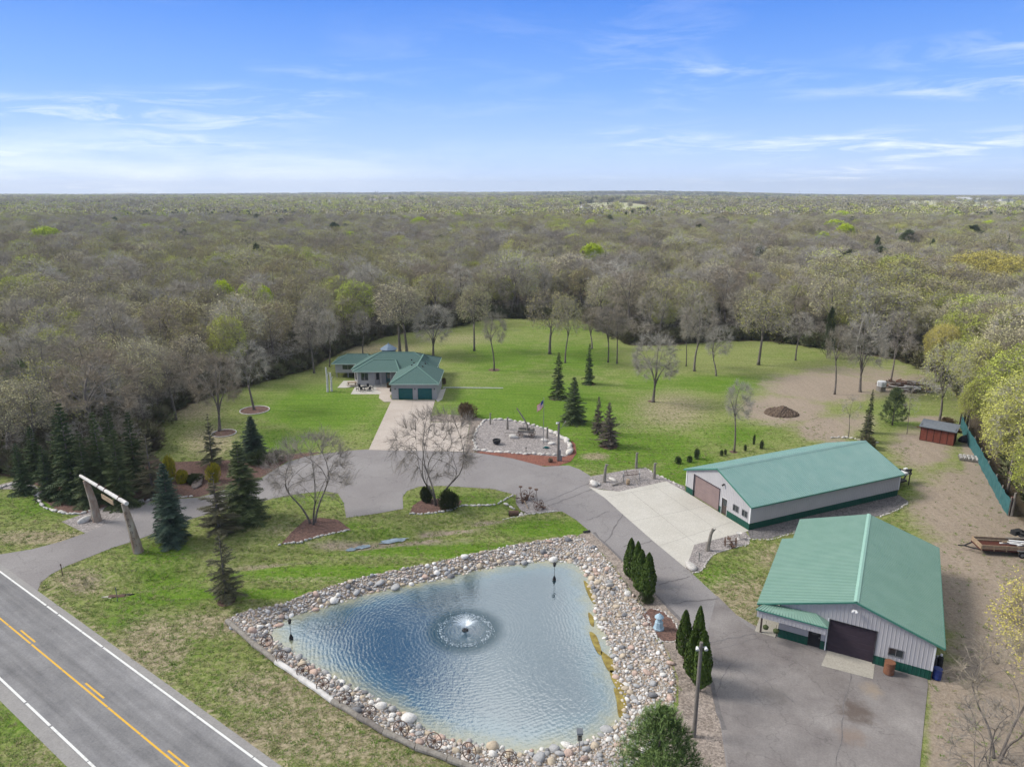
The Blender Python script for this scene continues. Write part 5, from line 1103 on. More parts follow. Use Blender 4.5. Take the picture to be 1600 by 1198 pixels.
for (x, y, H, w, lb) in [(1520,520,13,80,'yellow-green leafing tree beyond the far end of the green fence'),(1575,560,13,90,'yellow-green leafing tree beyond the middle of the green fence'),(1530,590,10,60,'yellow-green leafing tree right behind the green fence'),(1600,470,17,130,'big yellow-green tree crown at the right edge under the willow'),(1500,455,15,90,'pale yellow-green tree left of the willow crown'),(1560,480,16,100,'broad yellow-green tree between willow and fence'),(1600,560,13,100,'yellow-green tree at the right edge above the fence end'),(1500,480,15,80,'pale green tree left of the fence top end'),(1540,525,14,90,'olive-green tree over the far half of the green fence'),(1580,545,15,100,'broad pale green tree over the middle of the green fence'),(1605,610,14,110,'tall pale green tree at the right edge over the fence'),(1645,670,12,110,'leafing tree leaning in from the right edge by the fence end')]: out_tree('leafing_tree', GREEN[1], x, y, H, w, lb)
X, Y = G(1712, 890, 12.0); YB = Kind(*bare_tree(662, 12, 5.2, .2, n2=50, n3=260, twigs=14, buds=2, bud=.07), 'bark', ['twig', 'willow_leaf']); plant('leafing_tree', YB, X, Y, 12.0, 'yellow-green tree reaching in from the right edge beside the yard', width=13)
BRK = Kind(*bare_tree(661, 11, 4.6, .2, stems=3, limbs=9, n2=50, n3=230, twigs=11, tw_len=.8, tw_w=.02, fork=.3, upright=.7), 'bark', ['twig'])
X, Y = G(1590, 1110, 9.0); plant('bare_tree', BRK, X, Y, 9.5, 'leafless grey tree at the bottom right corner, nearest', width=9.0)
X, Y = G(1600, 1000, 9.5); plant('bare_tree', BRK, X, Y, 10.0, 'leafless grey tree at the bottom right edge, farther back', width=9.0, rz=2.0)

# ------------------------------------------------------------------ buildings
def wall(mb, p0, p1, z0, ztop, ops=(), rib=0.3, ribh=.022, off=0.0, brk=(), depth=.14):
    """outer face is to the right of p0->p1; ztop is a number or a function of distance; ops = (s0,s1,z0,z1) openings"""
    p0, p1 = Vector(p0), Vector(p1); L_ = (p1 - p0).length; d = (p1 - p0) / L_; n = Vector((d.y, -d.x)); zt = ztop if callable(ztop) else (lambda s: ztop)
    pt = lambda s, z, o=0.0: (p0.x + d.x * s + n.x * (off + o), p0.y + d.y * s + n.y * (off + o), z)
    bs = sorted(set([0, L_] + [min(max(v, 0), L_) for o in ops for v in o[:2]] + list(brk)))
    for a, b in zip(bs, bs[1:]):
        if b - a < 1e-4: continue
        cur = [(o[2], o[3]) for o in ops if o[0] <= a + 1e-4 and o[1] >= b - 1e-4]; z = z0
        for lo, hi in sorted(cur):
            if lo > z + 1e-3: mb.quad(pt(a, z), pt(b, z), pt(b, lo), pt(a, lo))
            z = hi
        if z < min(zt(a), zt(b)) - 1e-3: mb.quad(pt(a, z), pt(b, z), pt(b, zt(b)), pt(a, zt(a)))
    if rib:
        s = rib / 2
        while s < L_:
            z = z0; cur = sorted([(o[2], o[3]) for o in ops if o[0] - .03 < s < o[1] + .03]); segs = []
            for lo, hi in cur:
                if lo > z + .02: segs.append((z, lo))
                z = hi
            if z < zt(s) - .02: segs.append((z, zt(s) - .01))
            for lo, hi in segs:
                mb.quad(pt(s - .03, lo), pt(s - .008, lo, ribh), pt(s - .008, hi, ribh), pt(s - .03, hi)); mb.quad(pt(s - .008, lo, ribh), pt(s + .008, lo, ribh), pt(s + .008, hi, ribh), pt(s - .008, hi, ribh)); mb.quad(pt(s + .008, lo, ribh), pt(s + .03, lo), pt(s + .03, hi), pt(s + .008, hi, ribh))
            s += rib
    for a, b, lo, hi in ops:         # reveals
        if lo > z0 + .01: mb.quad(pt(a, lo), pt(b, lo), pt(b, lo, -depth), pt(a, lo, -depth))
        mb.quad(pt(a, hi, -depth), pt(b, hi, -depth), pt(b, hi), pt(a, hi)); mb.quad(pt(a, lo, -depth), pt(a, hi, -depth), pt(a, hi), pt(a, lo)); mb.quad(pt(b, lo), pt(b, hi), pt(b, hi, -depth), pt(b, lo, -depth))
    return pt
def slope(mb, e0, e1, r1, r0, rib=0.3, h=.06, th=.07):
    """metal roof plane: eave e0-e1, ridge r0-r1, raised ribs from eave to ridge"""
    e0, e1, r1, r0 = map(Vector, (e0, e1, r1, r0)); n = (e1 - e0).cross(r0 - e0).normalized()
    if n.z < 0: n = -n
    dn = Vector((0, 0, -th)); mb.quad(e0, e1, r1, r0); mb.quad(r0 + dn, r1 + dn, e1 + dn, e0 + dn); mb.quad(e0, e0 + dn, e1 + dn, e1); mb.quad(e0, r0, r0 + dn, e0 + dn); mb.quad(e1, e1 + dn, r1 + dn, r1)
    L_ = (e1 - e0).length; k = int(L_ / rib); d = (e1 - e0) / L_
    for i in range(k + 1):
        s = (i + .5) * L_ / (k + 1); a = e0 + d * s; b = r0.lerp(r1, s / L_); u = n * h
        mb.quad(a - d * .035, b - d * .035, b - d * .012 + u, a - d * .012 + u); mb.quad(a - d * .012 + u, b - d * .012 + u, b + d * .012 + u, a + d * .012 + u); mb.quad(a + d * .012 + u, b + d * .012 + u, b + d * .035, a + d * .035)
        mb.add([a - d * .035, a + d * .035, a + d * .012 + u, a - d * .012 + u], ((0, 1, 2, 3),))
def window(parent, pt, s0, s1, z0, z1, mull=1, frame='steel', depth=.06, name='window'):
    f = MB(); c = lambda s, z, o: Vector(pt(s, z, o)); w = .07
    for a, b in (((s0, z0), (s1, z0)), ((s0, z1), (s1, z1)), ((s0, z0), (s0, z1)), ((s1, z0), (s1, z1))): f.beam(c(*a, -.005), c(*b, -.005), w, w)
    for i in range(1, mull + 1): s = s0 + (s1 - s0) * i / (mull + 1); f.beam(c(s, z0 + .04, -.03), c(s, z1 - .04, -.03), .05, .05)
    o = f.build(name, frame, parent); g = MB(); g.quad(c(s0, z0, -depth), c(s1, z0, -depth), c(s1, z1, -depth), c(s0, z1, -depth)); g.build('pane', 'glass', o); return o
def garage_door(parent, pt, s0, s1, z0, z1, m, panels=5, name='garage_door', frame='door_dark', fw=.12):
    d = MB(); c = lambda s, z, o: Vector(pt(s, z, o))
    for i in range(panels):
        a = z0 + (z1 - z0) * i / panels + .012; b = z0 + (z1 - z0) * (i + 1) / panels - .012
        d.quad(c(s0, a, -.10), c(s1, a, -.10), c(s1, b, -.10), c(s0, b, -.10)); d.quad(c(s0, b, -.10), c(s1, b, -.10), c(s1, b + .024, -.125), c(s0, b + .024, -.125))
        for k in range(4):
            u0 = s0 + (s1 - s0) * (k + .12) / 4; u1 = s0 + (s1 - s0) * (k + .88) / 4; d.quad(c(u0, a + .1, -.09), c(u1, a + .1, -.09), c(u1, b - .1, -.09), c(u0, b - .1, -.09))
    o = d.build(name, m, parent); f = MB()
    for a, b in (((s0 - fw / 2, z0), (s0 - fw / 2, z1 + fw)), ((s1 + fw / 2, z0), (s1 + fw / 2, z1 + fw)), ((s0, z1 + fw / 2), (s1, z1 + fw / 2))): f.beam(c(*a, .02), c(*b, .02), fw, .05)
    f.build('door_frame', frame, o); return o
def entry_door(parent, pt, s0, s1, z1, m='door_brown', frame='white', glass=True):
    c = lambda s, z, o: Vector(pt(s, z, o)); d = MB(); d.quad(c(s0, .02, -.08), c(s1, .02, -.08), c(s1, z1, -.08), c(s0, z1, -.08)); o = d.build('door', m, parent)
    if glass: g = MB(); g.quad(c(s0 + .2, 1.2, -.07), c(s1 - .2, 1.2, -.07), c(s1 - .2, z1 - .2, -.07), c(s0 + .2, z1 - .2, -.07)); g.build('pane', 'glass', o)
    h = MB(); h.box(c(s1 - .1, 1.0, -.04), (.06, .06, .12)); h.build('handle', 'steel', o); f = MB()
    for a, b in (((s0, 0), (s0, z1)), ((s1, 0), (s1, z1)), ((s0, z1), (s1, z1))): f.beam(c(*a, 0), c(*b, 0), .07, .04)
    f.build('door_frame', frame, o); return o
def lamp(parent, c, d):
    m = MB(); m.box((c[0] + d[0] * .08, c[1] + d[1] * .08, c[2]), (.22, .22, .1)); m.tube([(c[0] + d[0] * .1, c[1] + d[1] * .1, c[2]), (c[0] + d[0] * .35, c[1] + d[1] * .35, c[2] - .1)], [.05, .13], 8); m.build('floodlight', 'black', parent)

# ---- long shop with teal roof.  local x: along the front gable from right corner to left corner ; local y: back along the length
def long_shop():
    B = Vector(G(1170, 828)); A = Vector(G(1071.5, 768)); u = (Vector(G(1402, 774)) - B).normalized(); ang = math.atan2(u.y, u.x) - math.pi / 2
    t = thing('metal_shop', (B.x, B.y, 0), ang, 'long grey metal shop with teal metal roof and mauve garage door', 'building')
    W, Ln, ze, zr = 11.9, 24.4, 3.15, 5.45      # local frame: +y runs to the back, -x is the left along the front
    zt = lambda s: ze + (zr - ze) * (1 - abs(s - W / 2) / (W / 2)); w = MB(); g = MB()
    front = [(1.55, 6.45, 0, 2.95), (6.95, 7.95, 0, 2.15), (9.0, 9.95, 1.3, 2.1), (10.55, 11.45, 1.3, 2.1)]
    # front wall from left corner (-W,0) to right corner (0,0)
    pt = wall(w, (-W, 0), (0, 0), .82, zt, [(a, b, max(c, .82), d) for a, b, c, d in front], brk=[W / 2]); wall(g, (-W, 0), (0, 0), 0, .82, [o for o in front if o[2] < .5], off=.012)
    wall(w, (0, 0), (0, Ln), .82, ze); wall(g, (0, 0), (0, Ln), 0, .82, off=.012); wall(w, (0, Ln), (-W, Ln), .82, zt, brk=[W / 2]); wall(g, (0, Ln), (-W, Ln), 0, .82, off=.012); wall(w, (-W, Ln), (-W, 0), .82, ze); wall(g, (-W, Ln), (-W, 0), 0, .82, off=.012)
    w.build('wall', 'siding', t); g.build('wainscot', 'wainscot', t)
    oh, fo = .42, .25; k = (zr - ze) / (W / 2); r = MB(); zo = .09
    slope(r, (oh, -fo, ze - k * oh + zo), (oh, Ln + fo, ze - k * oh + zo), (-W / 2, Ln + fo, zr + zo), (-W / 2, -fo, zr + zo))
    slope(r, (-W - oh, Ln + fo, ze - k * oh + zo), (-W - oh, -fo, ze - k * oh + zo), (-W / 2, -fo, zr + zo), (-W / 2, Ln + fo, zr + zo)); ro = r.build('roof', 'roof_metal_teal', t)
    c = MB()
    for s in (-1, 1): c.add([(-W / 2, -fo - .02, zr + zo + .05), (-W / 2, Ln + fo + .02, zr + zo + .05), (-W / 2 + s * .28, Ln + fo + .02, zr + zo + .05 - .28 * k), (-W / 2 + s * .28, -fo - .02, zr + zo + .05 - .28 * k)], ((0, 1, 2, 3),))
    c.build('ridge_cap', 'roof_metal_teal', ro); f = MB()
    for y in (-fo - .03, Ln + fo + .03):
        f.beam((oh, y, ze - k * oh + .0), (-W / 2, y, zr), .05, .17); f.beam((-W - oh, y, ze - k * oh + .0), (-W / 2, y, zr), .05, .17)
    f.beam((oh + .03, -fo, ze - k * oh + .01), (oh + .03, Ln + fo, ze - k * oh + .01), .05, .14); f.build('fascia', 'trim_green', ro)
    garage_door(t, pt, 1.55, 6.45, .02, 2.95, 'door_mauve'); entry_door(t, pt, 6.95, 7.95, 2.15); window(t, pt, 9.0, 9.95, 1.3, 2.1); window(t, pt, 10.55, 11.45, 1.3, 2.1); lamp(t, pt(7.2, 3.9, 0), (0, -1))
    cr = MB()
    for x, y in ((0, 0), (-W, 0), (0, Ln), (-W, Ln)): cr.box((x, y, (ze + .82) / 2), (.14, .14, ze - .86))
    cr.build('corner_trim', 'white', t)
long_shop()
# ---- near shop, broader roof with an extended left slope and a canopy.  local x = v axis (right), y = u axis (back)
def near_shop():
    ang = R(-29); O = Vector((28.5, 51.5)); t = thing('metal_shop', (O.x, O.y, 0), ang, 'near grey metal shop with green metal roof, dark garage door and canopied corner entry', 'building')
    zr, k = 5.42, .325; zt = lambda v: zr - k * abs(v) - .08; w = MB(); g = MB(); D = 18.1; vr = 6.0; vl = -5.72; vl2 = -6.0
    F = 0.0
    front = [(-1.72 - vl, 1.80 - vl, 0, 3.05), (2.83 - vl, 3.9 - vl, 1.25, 1.95), (-3.25 - vl, -2.3 - vl, 0, 2.1), (-4.85 - vl, -3.95 - vl, 1.45, 1.75)]
    fz = lambda s: zt(s + vl); pt = wall(w, (vl, F), (vr, F), .85, fz, [(a, b, max(c, .85), d) for a, b, c, d in front], brk=[-vl]); wall(g, (vl, F), (vr, F), 0, .85, [o for o in front if o[2] < .5], off=.012)
    wall(w, (vr, F), (vr, D), .85, zt(vr)); wall(g, (vr, F), (vr, D), 0, .85, off=.012); wall(w, (vr, D), (vl2, D), .85, lambda s: zt(vr - s), brk=[vr]); wall(g, (vr, D), (vl2, D), 0, .85, off=.012)
    wall(w, (vl2, D), (vl2, 2.2), .85, zt(vl2)); wall(g, (vl2, D), (vl2, 2.2), 0, .85, off=.012); wall(w, (vl, 2.2), (vl, 0), .85, zt(vl2)); wall(g, (vl, 2.2), (vl, 0), 0, .85, off=.012)
    w.build('wall', 'siding', t); g.build('wainscot', 'wainscot', t)
    r = MB(); fo = -.28; e = 6.6; z = lambda v: zr - k * abs(v) + .03
    slope(r, (e, fo, z(e)), (e, D + .3, z(e)), (0, D + .3, zr + .03), (0, fo, zr + .03), rib=.28)
    slope(r, (-7.65, 13.4, z(7.65)), (-7.65, fo, z(7.65)), (0, fo, zr + .03), (0, 13.4, zr + .03), rib=.28); slope(r, (-e, D + .3, z(e)), (-e, 13.4, z(e)), (0, 13.4, zr + .03), (0, D + .3, zr + .03), rib=.28); ro = r.build('roof', 'roof_metal', t)
    c = MB()
    for s in (-1, 1): c.add([(0, fo - .02, zr + .09), (0, D + .32, zr + .09), (s * .2, D + .32, zr + .085 - .2 * k), (s * .2, fo - .02, zr + .085 - .2 * k)], ((0, 1, 2, 3),))
    c.build('ridge_cap', 'ridge_pale', ro); f = MB()
    f.beam((0, fo - .03, zr - .05), (e, fo - .03, z(e) - .08), .05, .17); f.beam((0, fo - .03, zr - .05), (-7.65, fo - .03, z(7.65) - .08), .05, .15); f.beam((e + .03, fo, z(e) - .07), (e + .03, D + .3, z(e) - .07), .05, .14); f.build('fascia', 'trim_green', ro)
    # canopy over the left entry : fascia wall in front, hipped apron roof behind it
    x0, x1, y0 = -7.5, -1.88, -.95; zb, zc = 2.05, 2.80; cw = MB(); wall(cw, (x0, y0), (x1, y0), zb, zc); wall(cw, (x1, y0), (x1, 0), zb, zc); wall(cw, (x0, 13), (x0, y0), zb, zc, rib=.3); cw.quad((x0, y0, zb), (x0, 0, zb), (x1, 0, zb), (x1, y0, zb)); cano = cw.build('canopy', 'siding', t)
    cr = MB(); slope(cr, (x0 - .1, y0 - .1, zc + .04), (x1 + .1, y0 - .1, zc + .04), (x1 - .95, -.04, zc + .50), (x0 + .55, -.04, zc + .30), rib=.26, th=.04); cr.add([(x1 + .1, y0 - .1, zc + .04), (x1 + .1, -.04, zc + .06), (x1 - .95, -.04, zc + .50)], ((0, 1, 2),)); cr.build('canopy_roof', 'trim_green' if 0 else 'roof_metal', cano)
    ed = MB(); ed.beam((x0 - .1, y0 - .12, zc), (x1 + .1, y0 - .12, zc), .05, .1); ed.build('canopy_edge', 'trim_green', cano)
    po = MB(); po.box((-7.15, -.1, 1.02), (.15, .15, 2.05)); po.build('porch_post', 'door_brown', t); po = MB(); po.box((-7.35, 12.9, 1.3), (.15, .15, 2.6)); po.build('porch_post', 'door_brown', t)
    sl = MB(); sl.box((-6.75, 6.3, .05), (1.75, 13, .09)); sl.build('porch_slab', 'concrete_ramp', t)
    garage_door(t, pt, -1.72 - vl, 1.80 - vl, .02, 3.05, 'door_dark', panels=6, frame='black', fw=.07); entry_door(t, pt, -3.25 - vl, -2.3 - vl, 2.1, 'black', 'black'); window(t, pt, 2.83 - vl, 3.9 - vl, 1.25, 1.95); window(t, pt, -4.85 - vl, -3.95 - vl, 1.45, 1.75, mull=0)
    fl = MB(); fl.box((0, -.32, 4.62), (.34, .12, .12)); fl.cyl((-.14, -.42, 4.5), .1, .12, 8); fl.cyl((.14, -.42, 4.5), .1, .12, 8); fl.build('floodlight', 'white', t)
    ct = MB(); ct.box((vr, 0, 1.95), (.13, .13, 2.15)); ct.box((-1.86, -.02, 1.6), (.1, .06, 3.1)); ct.build('corner_trim', 'white', t)
    return t
near_shop()
# ---- ranch house
def hip(mb, x0, x1, y0, y1, ze, zr, rx0, rx1, ry0, ry1, fas=None, cap=None, th=.16):
    """hip roof: eave rectangle, ridge from (rx0,ry0) to (rx1,ry1)"""
    a, b, c, d = Vector((x0, y0, ze)), Vector((x1, y0, ze)), Vector((x1, y1, ze)), Vector((x0, y1, ze)); r0, r1 = Vector((rx0, ry0, zr)), Vector((rx1, ry1, zr))
    if abs(rx1 - rx0) > abs(ry1 - ry0): mb.quad(a, b, r1, r0); mb.add((b, c, r1), ((0, 1, 2),)); mb.quad(c, d, r0, r1); mb.add((d, a, r0), ((0, 1, 2),)); hp = ((a, r0), (d, r0), (b, r1), (c, r1), (r0, r1))
    else: mb.add((a, b, r0), ((0, 1, 2),)); mb.quad(b, c, r1, r0); mb.add((c, d, r1), ((0, 1, 2),)); mb.quad(d, a, r0, r1); hp = ((a, r0), (b, r0), (c, r1), (d, r1), (r0, r1))
    mb.quad(*(Vector((p.x, p.y, ze - .02)) for p in (d, c, b, a)))
    if fas:
        for p, q in ((a, b), (b, c), (c, d), (d, a)): fas.beam(p + Vector((0, 0, -th / 2)), q + Vector((0, 0, -th / 2)), .05, th)
    if cap:
        for p, q in hp: cap.beam(p + Vector((0, 0, .02)), q + Vector((0, 0, .02)), .26, .05)
def ranch_house():
    t = thing('ranch_house', (-22.0, 136.0, 0), 0, 'grey ranch house with green shingled hip roofs and two green garage doors', 'house'); ox, oy = -22.0, 136.0
    q = lambda x, y: (x - ox, y - oy); r = MB(); fa = MB(); cp = MB()
    def H(x0, x1, y0, y1, ze, zr, rx0, rx1, ry0, ry1): hip(r, x0 - ox, x1 - ox, y0 - oy, y1 - oy, ze, zr, rx0 - ox, rx1 - ox, ry0 - oy, ry1 - oy, fa, cp)
    H(-23.1, -13.75, 127.6, 138.2, 3.2, 5.45, -18.45, -18.45, 132.6, 137.0)          # garage
    H(-32.75, -15.35, 138.9, 149.6, 3.2, 5.85, -27.4, -20.4, 143.3, 143.3)           # main
    H(-32.1, -22.6, 137.2, 146.0, 3.203, 4.75, -28.6, -24.0, 141.0, 141.0)            # entry front
    H(-38.0, -29.5, 144.0, 150.6, 3.15, 4.55, -35.2, -31.0, 147.2, 147.2)            # raised left wing
    H(-20.2, -16.6, 134.0, 146.0, 3.21, 5.43, -18.45, -18.45, 135.0, 143.0)          # link between garage and main ridge
    ro = r.build('roof', 'shingle', t); fa.build('fascia', 'trim_pale', ro); cp.build('ridge_cap', 'shingle_cap', ro)
    v = MB()
    for x, y, z in ((-19.9, 136.0, 4.72), (-19.6, 137.2, 4.9), (-17.3, 136.6, 4.9), (-16.6, 138.6, 4.05), (-20.4, 139.4, 5.0), (-17.5, 133.9, 4.97)): v.box((x - ox, y - oy, z + .08), (.28, .28, .26))
    v.build('roof_vent', 'black', ro)
    w = MB()
    def WL(a, b, z0, z1, ops=()): return wall(w, q(*a), q(*b), z0, z1, ops, rib=0, depth=.12)
    pg = WL((-22.85, 128.2), (-14.25, 128.2), 0, 3.1, [(1.35, 4.05, 0, 2.2), (5.0, 7.7, 0, 2.2)]); WL((-14.25, 128.2), (-14.25, 138.0), 0, 3.1); WL((-14.25, 138.0), (-15.9, 138.0), 0, 3.1); WL((-15.9, 138.0), (-15.9, 149.0), 0, 3.1); WL((-15.9, 149.0), (-32.2, 149.0), 0, 3.1); WL((-32.2, 149.0), (-32.2, 139.4), 0, 3.1)
    pe = WL((-32.2, 139.4), (-31.4, 138.4), 0, 3.1, [(.35, .95, 1.0, 2.5)]); pf = WL((-31.4, 138.4), (-27.9, 138.4), 0, 3.1, [(.7, 2.2, 1.0, 2.6)]); pb = WL((-27.9, 138.4), (-26.9, 139.4), 0, 3.1, [(.3, 1.1, 1.0, 2.5)]); pd = WL((-26.9, 139.4), (-22.85, 139.4), 0, 3.1, [(1.1, 2.1, .1, 2.5), (3.2, 3.9, 1.1, 2.5)]); WL((-22.85, 139.4), (-22.85, 128.2), 0, 3.1)
    pw = WL((-37.4, 144.6), (-32.2, 144.6), 1.05, 3.05, [(1.5, 5.0, 1.75, 2.75)]); WL((-37.4, 150.0), (-37.4, 144.6), 1.05, 3.05); WL((-32.2, 150.0), (-37.4, 150.0), 1.05, 3.05); w.quad((-37.4 - ox, 144.6 - oy, 1.05), (-37.4 - ox, 150 - oy, 1.05), (-32.2 - ox, 150 - oy, 1.05), (-32.2 - ox, 144.6 - oy, 1.05))
    w.build('wall', 'siding_house', t)
    garage_door(t, pg, 1.35, 4.05, .02, 2.2, 'door_green', panels=4, frame='siding_house', fw=.1); garage_door(t, pg, 5.0, 7.7, .02, 2.2, 'door_green', panels=4, frame='siding_house', fw=.1)
    window(t, pe, .35, .95, 1.0, 2.5, 0, 'siding_house'); window(t, pf, .7, 2.2, 1.0, 2.6, 1, 'siding_house'); window(t, pb, .3, 1.1, 1.0, 2.5, 0, 'siding_house'); window(t, pd, 3.2, 3.9, 1.1, 2.5, 0, 'siding_house'); window(t, pw, 1.5, 5.0, 1.75, 2.75, 2, 'siding_house')
    entry_door(t, pd, 1.1, 2.1, 2.45, 'door_green', 'siding_house')
    for x, y in ((-37.2, 144.8), (-34.8, 144.8), (-37.2, 149.8)):
        p = MB(); p.box((x - ox, y - oy, .52), (.16, .16, 1.05)); p.build('support_post', 'siding_house', t)
    for x in (-26.6, -24.6): p = MB(); p.box((x - ox, 138.0 - oy, 1.55), (.18, .18, 3.1)); p.build('porch_post', 'siding_house', t)
    s = MB(); s.box((-25.4 - ox, 138.7 - oy, .12), (2.4, 1.5, .24)); s.box((-25.4 - ox, 137.8 - oy, .06), (2.4, .4, .12)); s.build('porch_step', 'concrete', t)
    for x in (-22.1, -18.35, -14.7): l = MB(); l.box((x - ox, 128.13 - oy, 2.1), (.15, .14, .3)); l.build('wall_lamp', 'black', t)
    c = MB(); zc = 6.3; cx, cy = -26.6 - ox, 148.4 - oy; c.lathe([(1.5, 3.1), (1.5, 5.4), (1.9, 5.4), (1.1, 5.95), (.12, 6.5), (.02, 6.9)], (cx, cy, 0), 8); c.build('turret_roof', 'cupola_blue', t)
ranch_house()
# patio set (each chair is a thing)
def chair():
    t = thing('patio_chair', (0, 0, 0), 0, 'x', 'chair'); a = MB(); a.box((0, 0, .45), (.5, .5, .06)); ps = [a.build('seat', 'black', t)]; b = MB(); b.box((0, .25, .75), (.5, .05, .55)); ps.append(b.build('backrest', 'black', t))
    for i in (-1, 1):
        for j in (-1, 1): l = MB(); l.box((i * .22, j * .22, .22), (.04, .04, .44)); ps.append(l.build('leg', 'black', t))
    return t, ps
ch, chp = chair(); cx, cy = G(570, 610)
for i in range(6):
    a = i * math.pi / 3 + .3; loc = (cx + 1.25 * math.cos(a) * 1.15, cy + 1.15 * math.sin(a), .05); lab = ['black patio chair at the right end of the patio table', 'black patio chair at the back right of the patio table', 'black patio chair at the back left of the patio table', 'black patio chair at the left end of the patio table', 'black patio chair at the front left of the patio table', 'black patio chair at the front right of the patio table'][i]
    if i == 0: ch.location = loc; ch.rotation_euler = (0, 0, a - math.pi / 2); ch['label'] = lab; ch['group'] = 'chairs on the patio'
    else: copy_thing(ch, chp, loc, a - math.pi / 2, lab)
t = thing('patio_table', (cx, cy, .05), 0, 'dark round patio table on the white patio', 'table'); m = MB(); m.cyl((0, 0, .7), .65, .05, 16); m.build('tabletop', 'black', t); m = MB(); m.cyl((0, 0, 0), .06, .7, 8); m.cyl((0, 0, 0), .3, .04, 10); m.build('pedestal', 'black', t)
x, y = G(550, 603); t = thing('picnic_table', (x, y, .05), 0, 'wooden picnic table under the raised left wing', 'table'); m = MB(); m.box((0, 0, .74), (1.8, .75, .06)); m.build('tabletop', 'lumber', t)
for s in (-1, 1):
    m = MB(); m.box((0, s * .7, .43), (1.8, .28, .05)); m.build('bench', 'lumber', t); m = MB(); m.beam((s * .7, -.6, .4), (s * .7, .6, .4), .08); m.beam((s * .7, -.5, 0), (s * .7, -.2, .72), .08); m.beam((s * .7, .5, 0), (s * .7, .2, .72), .08); m.build('leg_frame', 'weathered', t)
# white birch stumps left of the house
for px, py, ty, lb in ((512, 612, 574, 'tall white birch snag at the left end of the house'), (518, 611, 582, 'shorter white birch snag at the left end of the house')):
    x, y = G(px, py); h = height_px(px, py, ty); m = MB(); m.tube([(0, 0, -.1), (.05, 0, h * .5), (-.05, 0, h)], [.26, .2, .14], 8); m.tube([(0, 0, h * .55), (.4, .1, h * .8)], [.1, .05], 6); tag(m.build('birch_snag', 'log_white', loc=(x, y, 0)), lb, 'tree trunk')
a, b = G(692, 606), G(786, 607); m = MB(); m.beam((a[0], a[1], .12), (b[0], b[1], .12), .14, .12); tag(m.build('white_rail', 'white'), 'long thin white rail lying on the lawn right of the house', 'rail')
# curb rings round the tree beds
for px, py, rx, lb in ((350, 677, 18, 'pale curved edging ring of the nearer mulch bed on the left lawn'), (398, 641, 22, 'pale curved edging ring of the farther mulch bed on the left lawn')):
    x, y = G(px, py); m = MB(); m.torus((x, y, .06), rx * mpp(x, y), .1, 'Z', 40, 6); tag(m.build('bed_edging', 'rock_pale'), lb, 'edging')
m = MB(); pts = [(p[0], p[1], .06) for p in smooth(gp([(224, 712), (234, 690), (252, 655), (262, 648)]), 6, closed=False)]; m.tube(pts, .11, 6); tag(m.build('bed_edging', 'rock_pale'), 'pale curved edging of the mulch bed by the woods at left', 'edging')

# ------------------------------------------------------------------ log arch
def log_arch():
    x0, y0 = G(151, 814); x1, y1 = G(213, 862); c = ((x0 + x1) / 2, (y0 + y1) / 2); t = thing('log_arch', (c[0], c[1], 0), 0, 'rustic log entrance arch with white crossbeam over the driveway', 'arch')
    def topz(px, py, X, Y): 
        lo, hi = 0, 20
        for _ in range(40):
            m = (lo + hi) / 2
            if P(X, Y, m)[1] > py: lo = m
            else: hi = m
        return lo
    z0 = topz(148, 750, x0 - .4, y0); z1 = topz(200, 786, x1 - .5, y1); L = lambda x, y, z: (x - c[0], y - c[1], z)
    m = MB(); m.tube([L(x0 + .1, y0, -.1), L(x0 - .05, y0, z0 * .5), L(x0 - .5, y0, z0)], [.52, .42, .3], 10); m.build('post', 'log_brown', t)
    m = MB(); m.tube([L(x1 + .25, y1, -.1), L(x1 - .1, y1, z1 * .5), L(x1 - .55, y1, z1)], [.55, .42, .28], 10); po = m.build('post', 'log_brown', t)
    m = MB()
    for k in range(6): f = .18 + k * .13; px_, pz = x1 + .25 - .8 * f, z1 * f; m.torus(L(px_ + .15, y1 - .46 + .12 * f, pz), .12, .03, 'Y', 12, 5)
    m.build('medallion', 'rust', po)
    a, b = Vector(L(x0 - .5, y0, z0 + .2)), Vector(L(x1 - .55, y1, z1 + .2)); d = (b - a).normalized(); m = MB(); m.tube([a - d * 1.6, a, (a + b) / 2, b, b + d * .9], [.16, .18, .2, .21, .22], 10); bm_ = m.build('crossbeam', 'log_white', t)
    m = MB()
    for f in (.38, .55, .9): p = a.lerp(b, f); m.torus(p, .23, .04, 'X', 12, 5, M=Matrix.Rotation(math.atan2(d.y, d.x), 3, 'Z')); m.tube([p + Vector((0, 0, .25)), p + Vector((.1, 0, .5))], [.08, .03], 5)
    m.build('strap', 'rust', bm_)
    p, q = a.lerp(b, .42) + Vector((0, 0, -1.0)), a.lerp(b, .72) + Vector((0, 0, -1.0)); m = MB(); m.beam(p, q, .08, .55); sg = m.build('sign_board', 'lumber', t); m = MB()
    for e in (p.lerp(q, .1), p.lerp(q, .9)): m.tube([e + Vector((0, 0, .25)), e + Vector((0, 0, .85))], .02, 4)
    m.build('chain', 'black', sg)
log_arch()
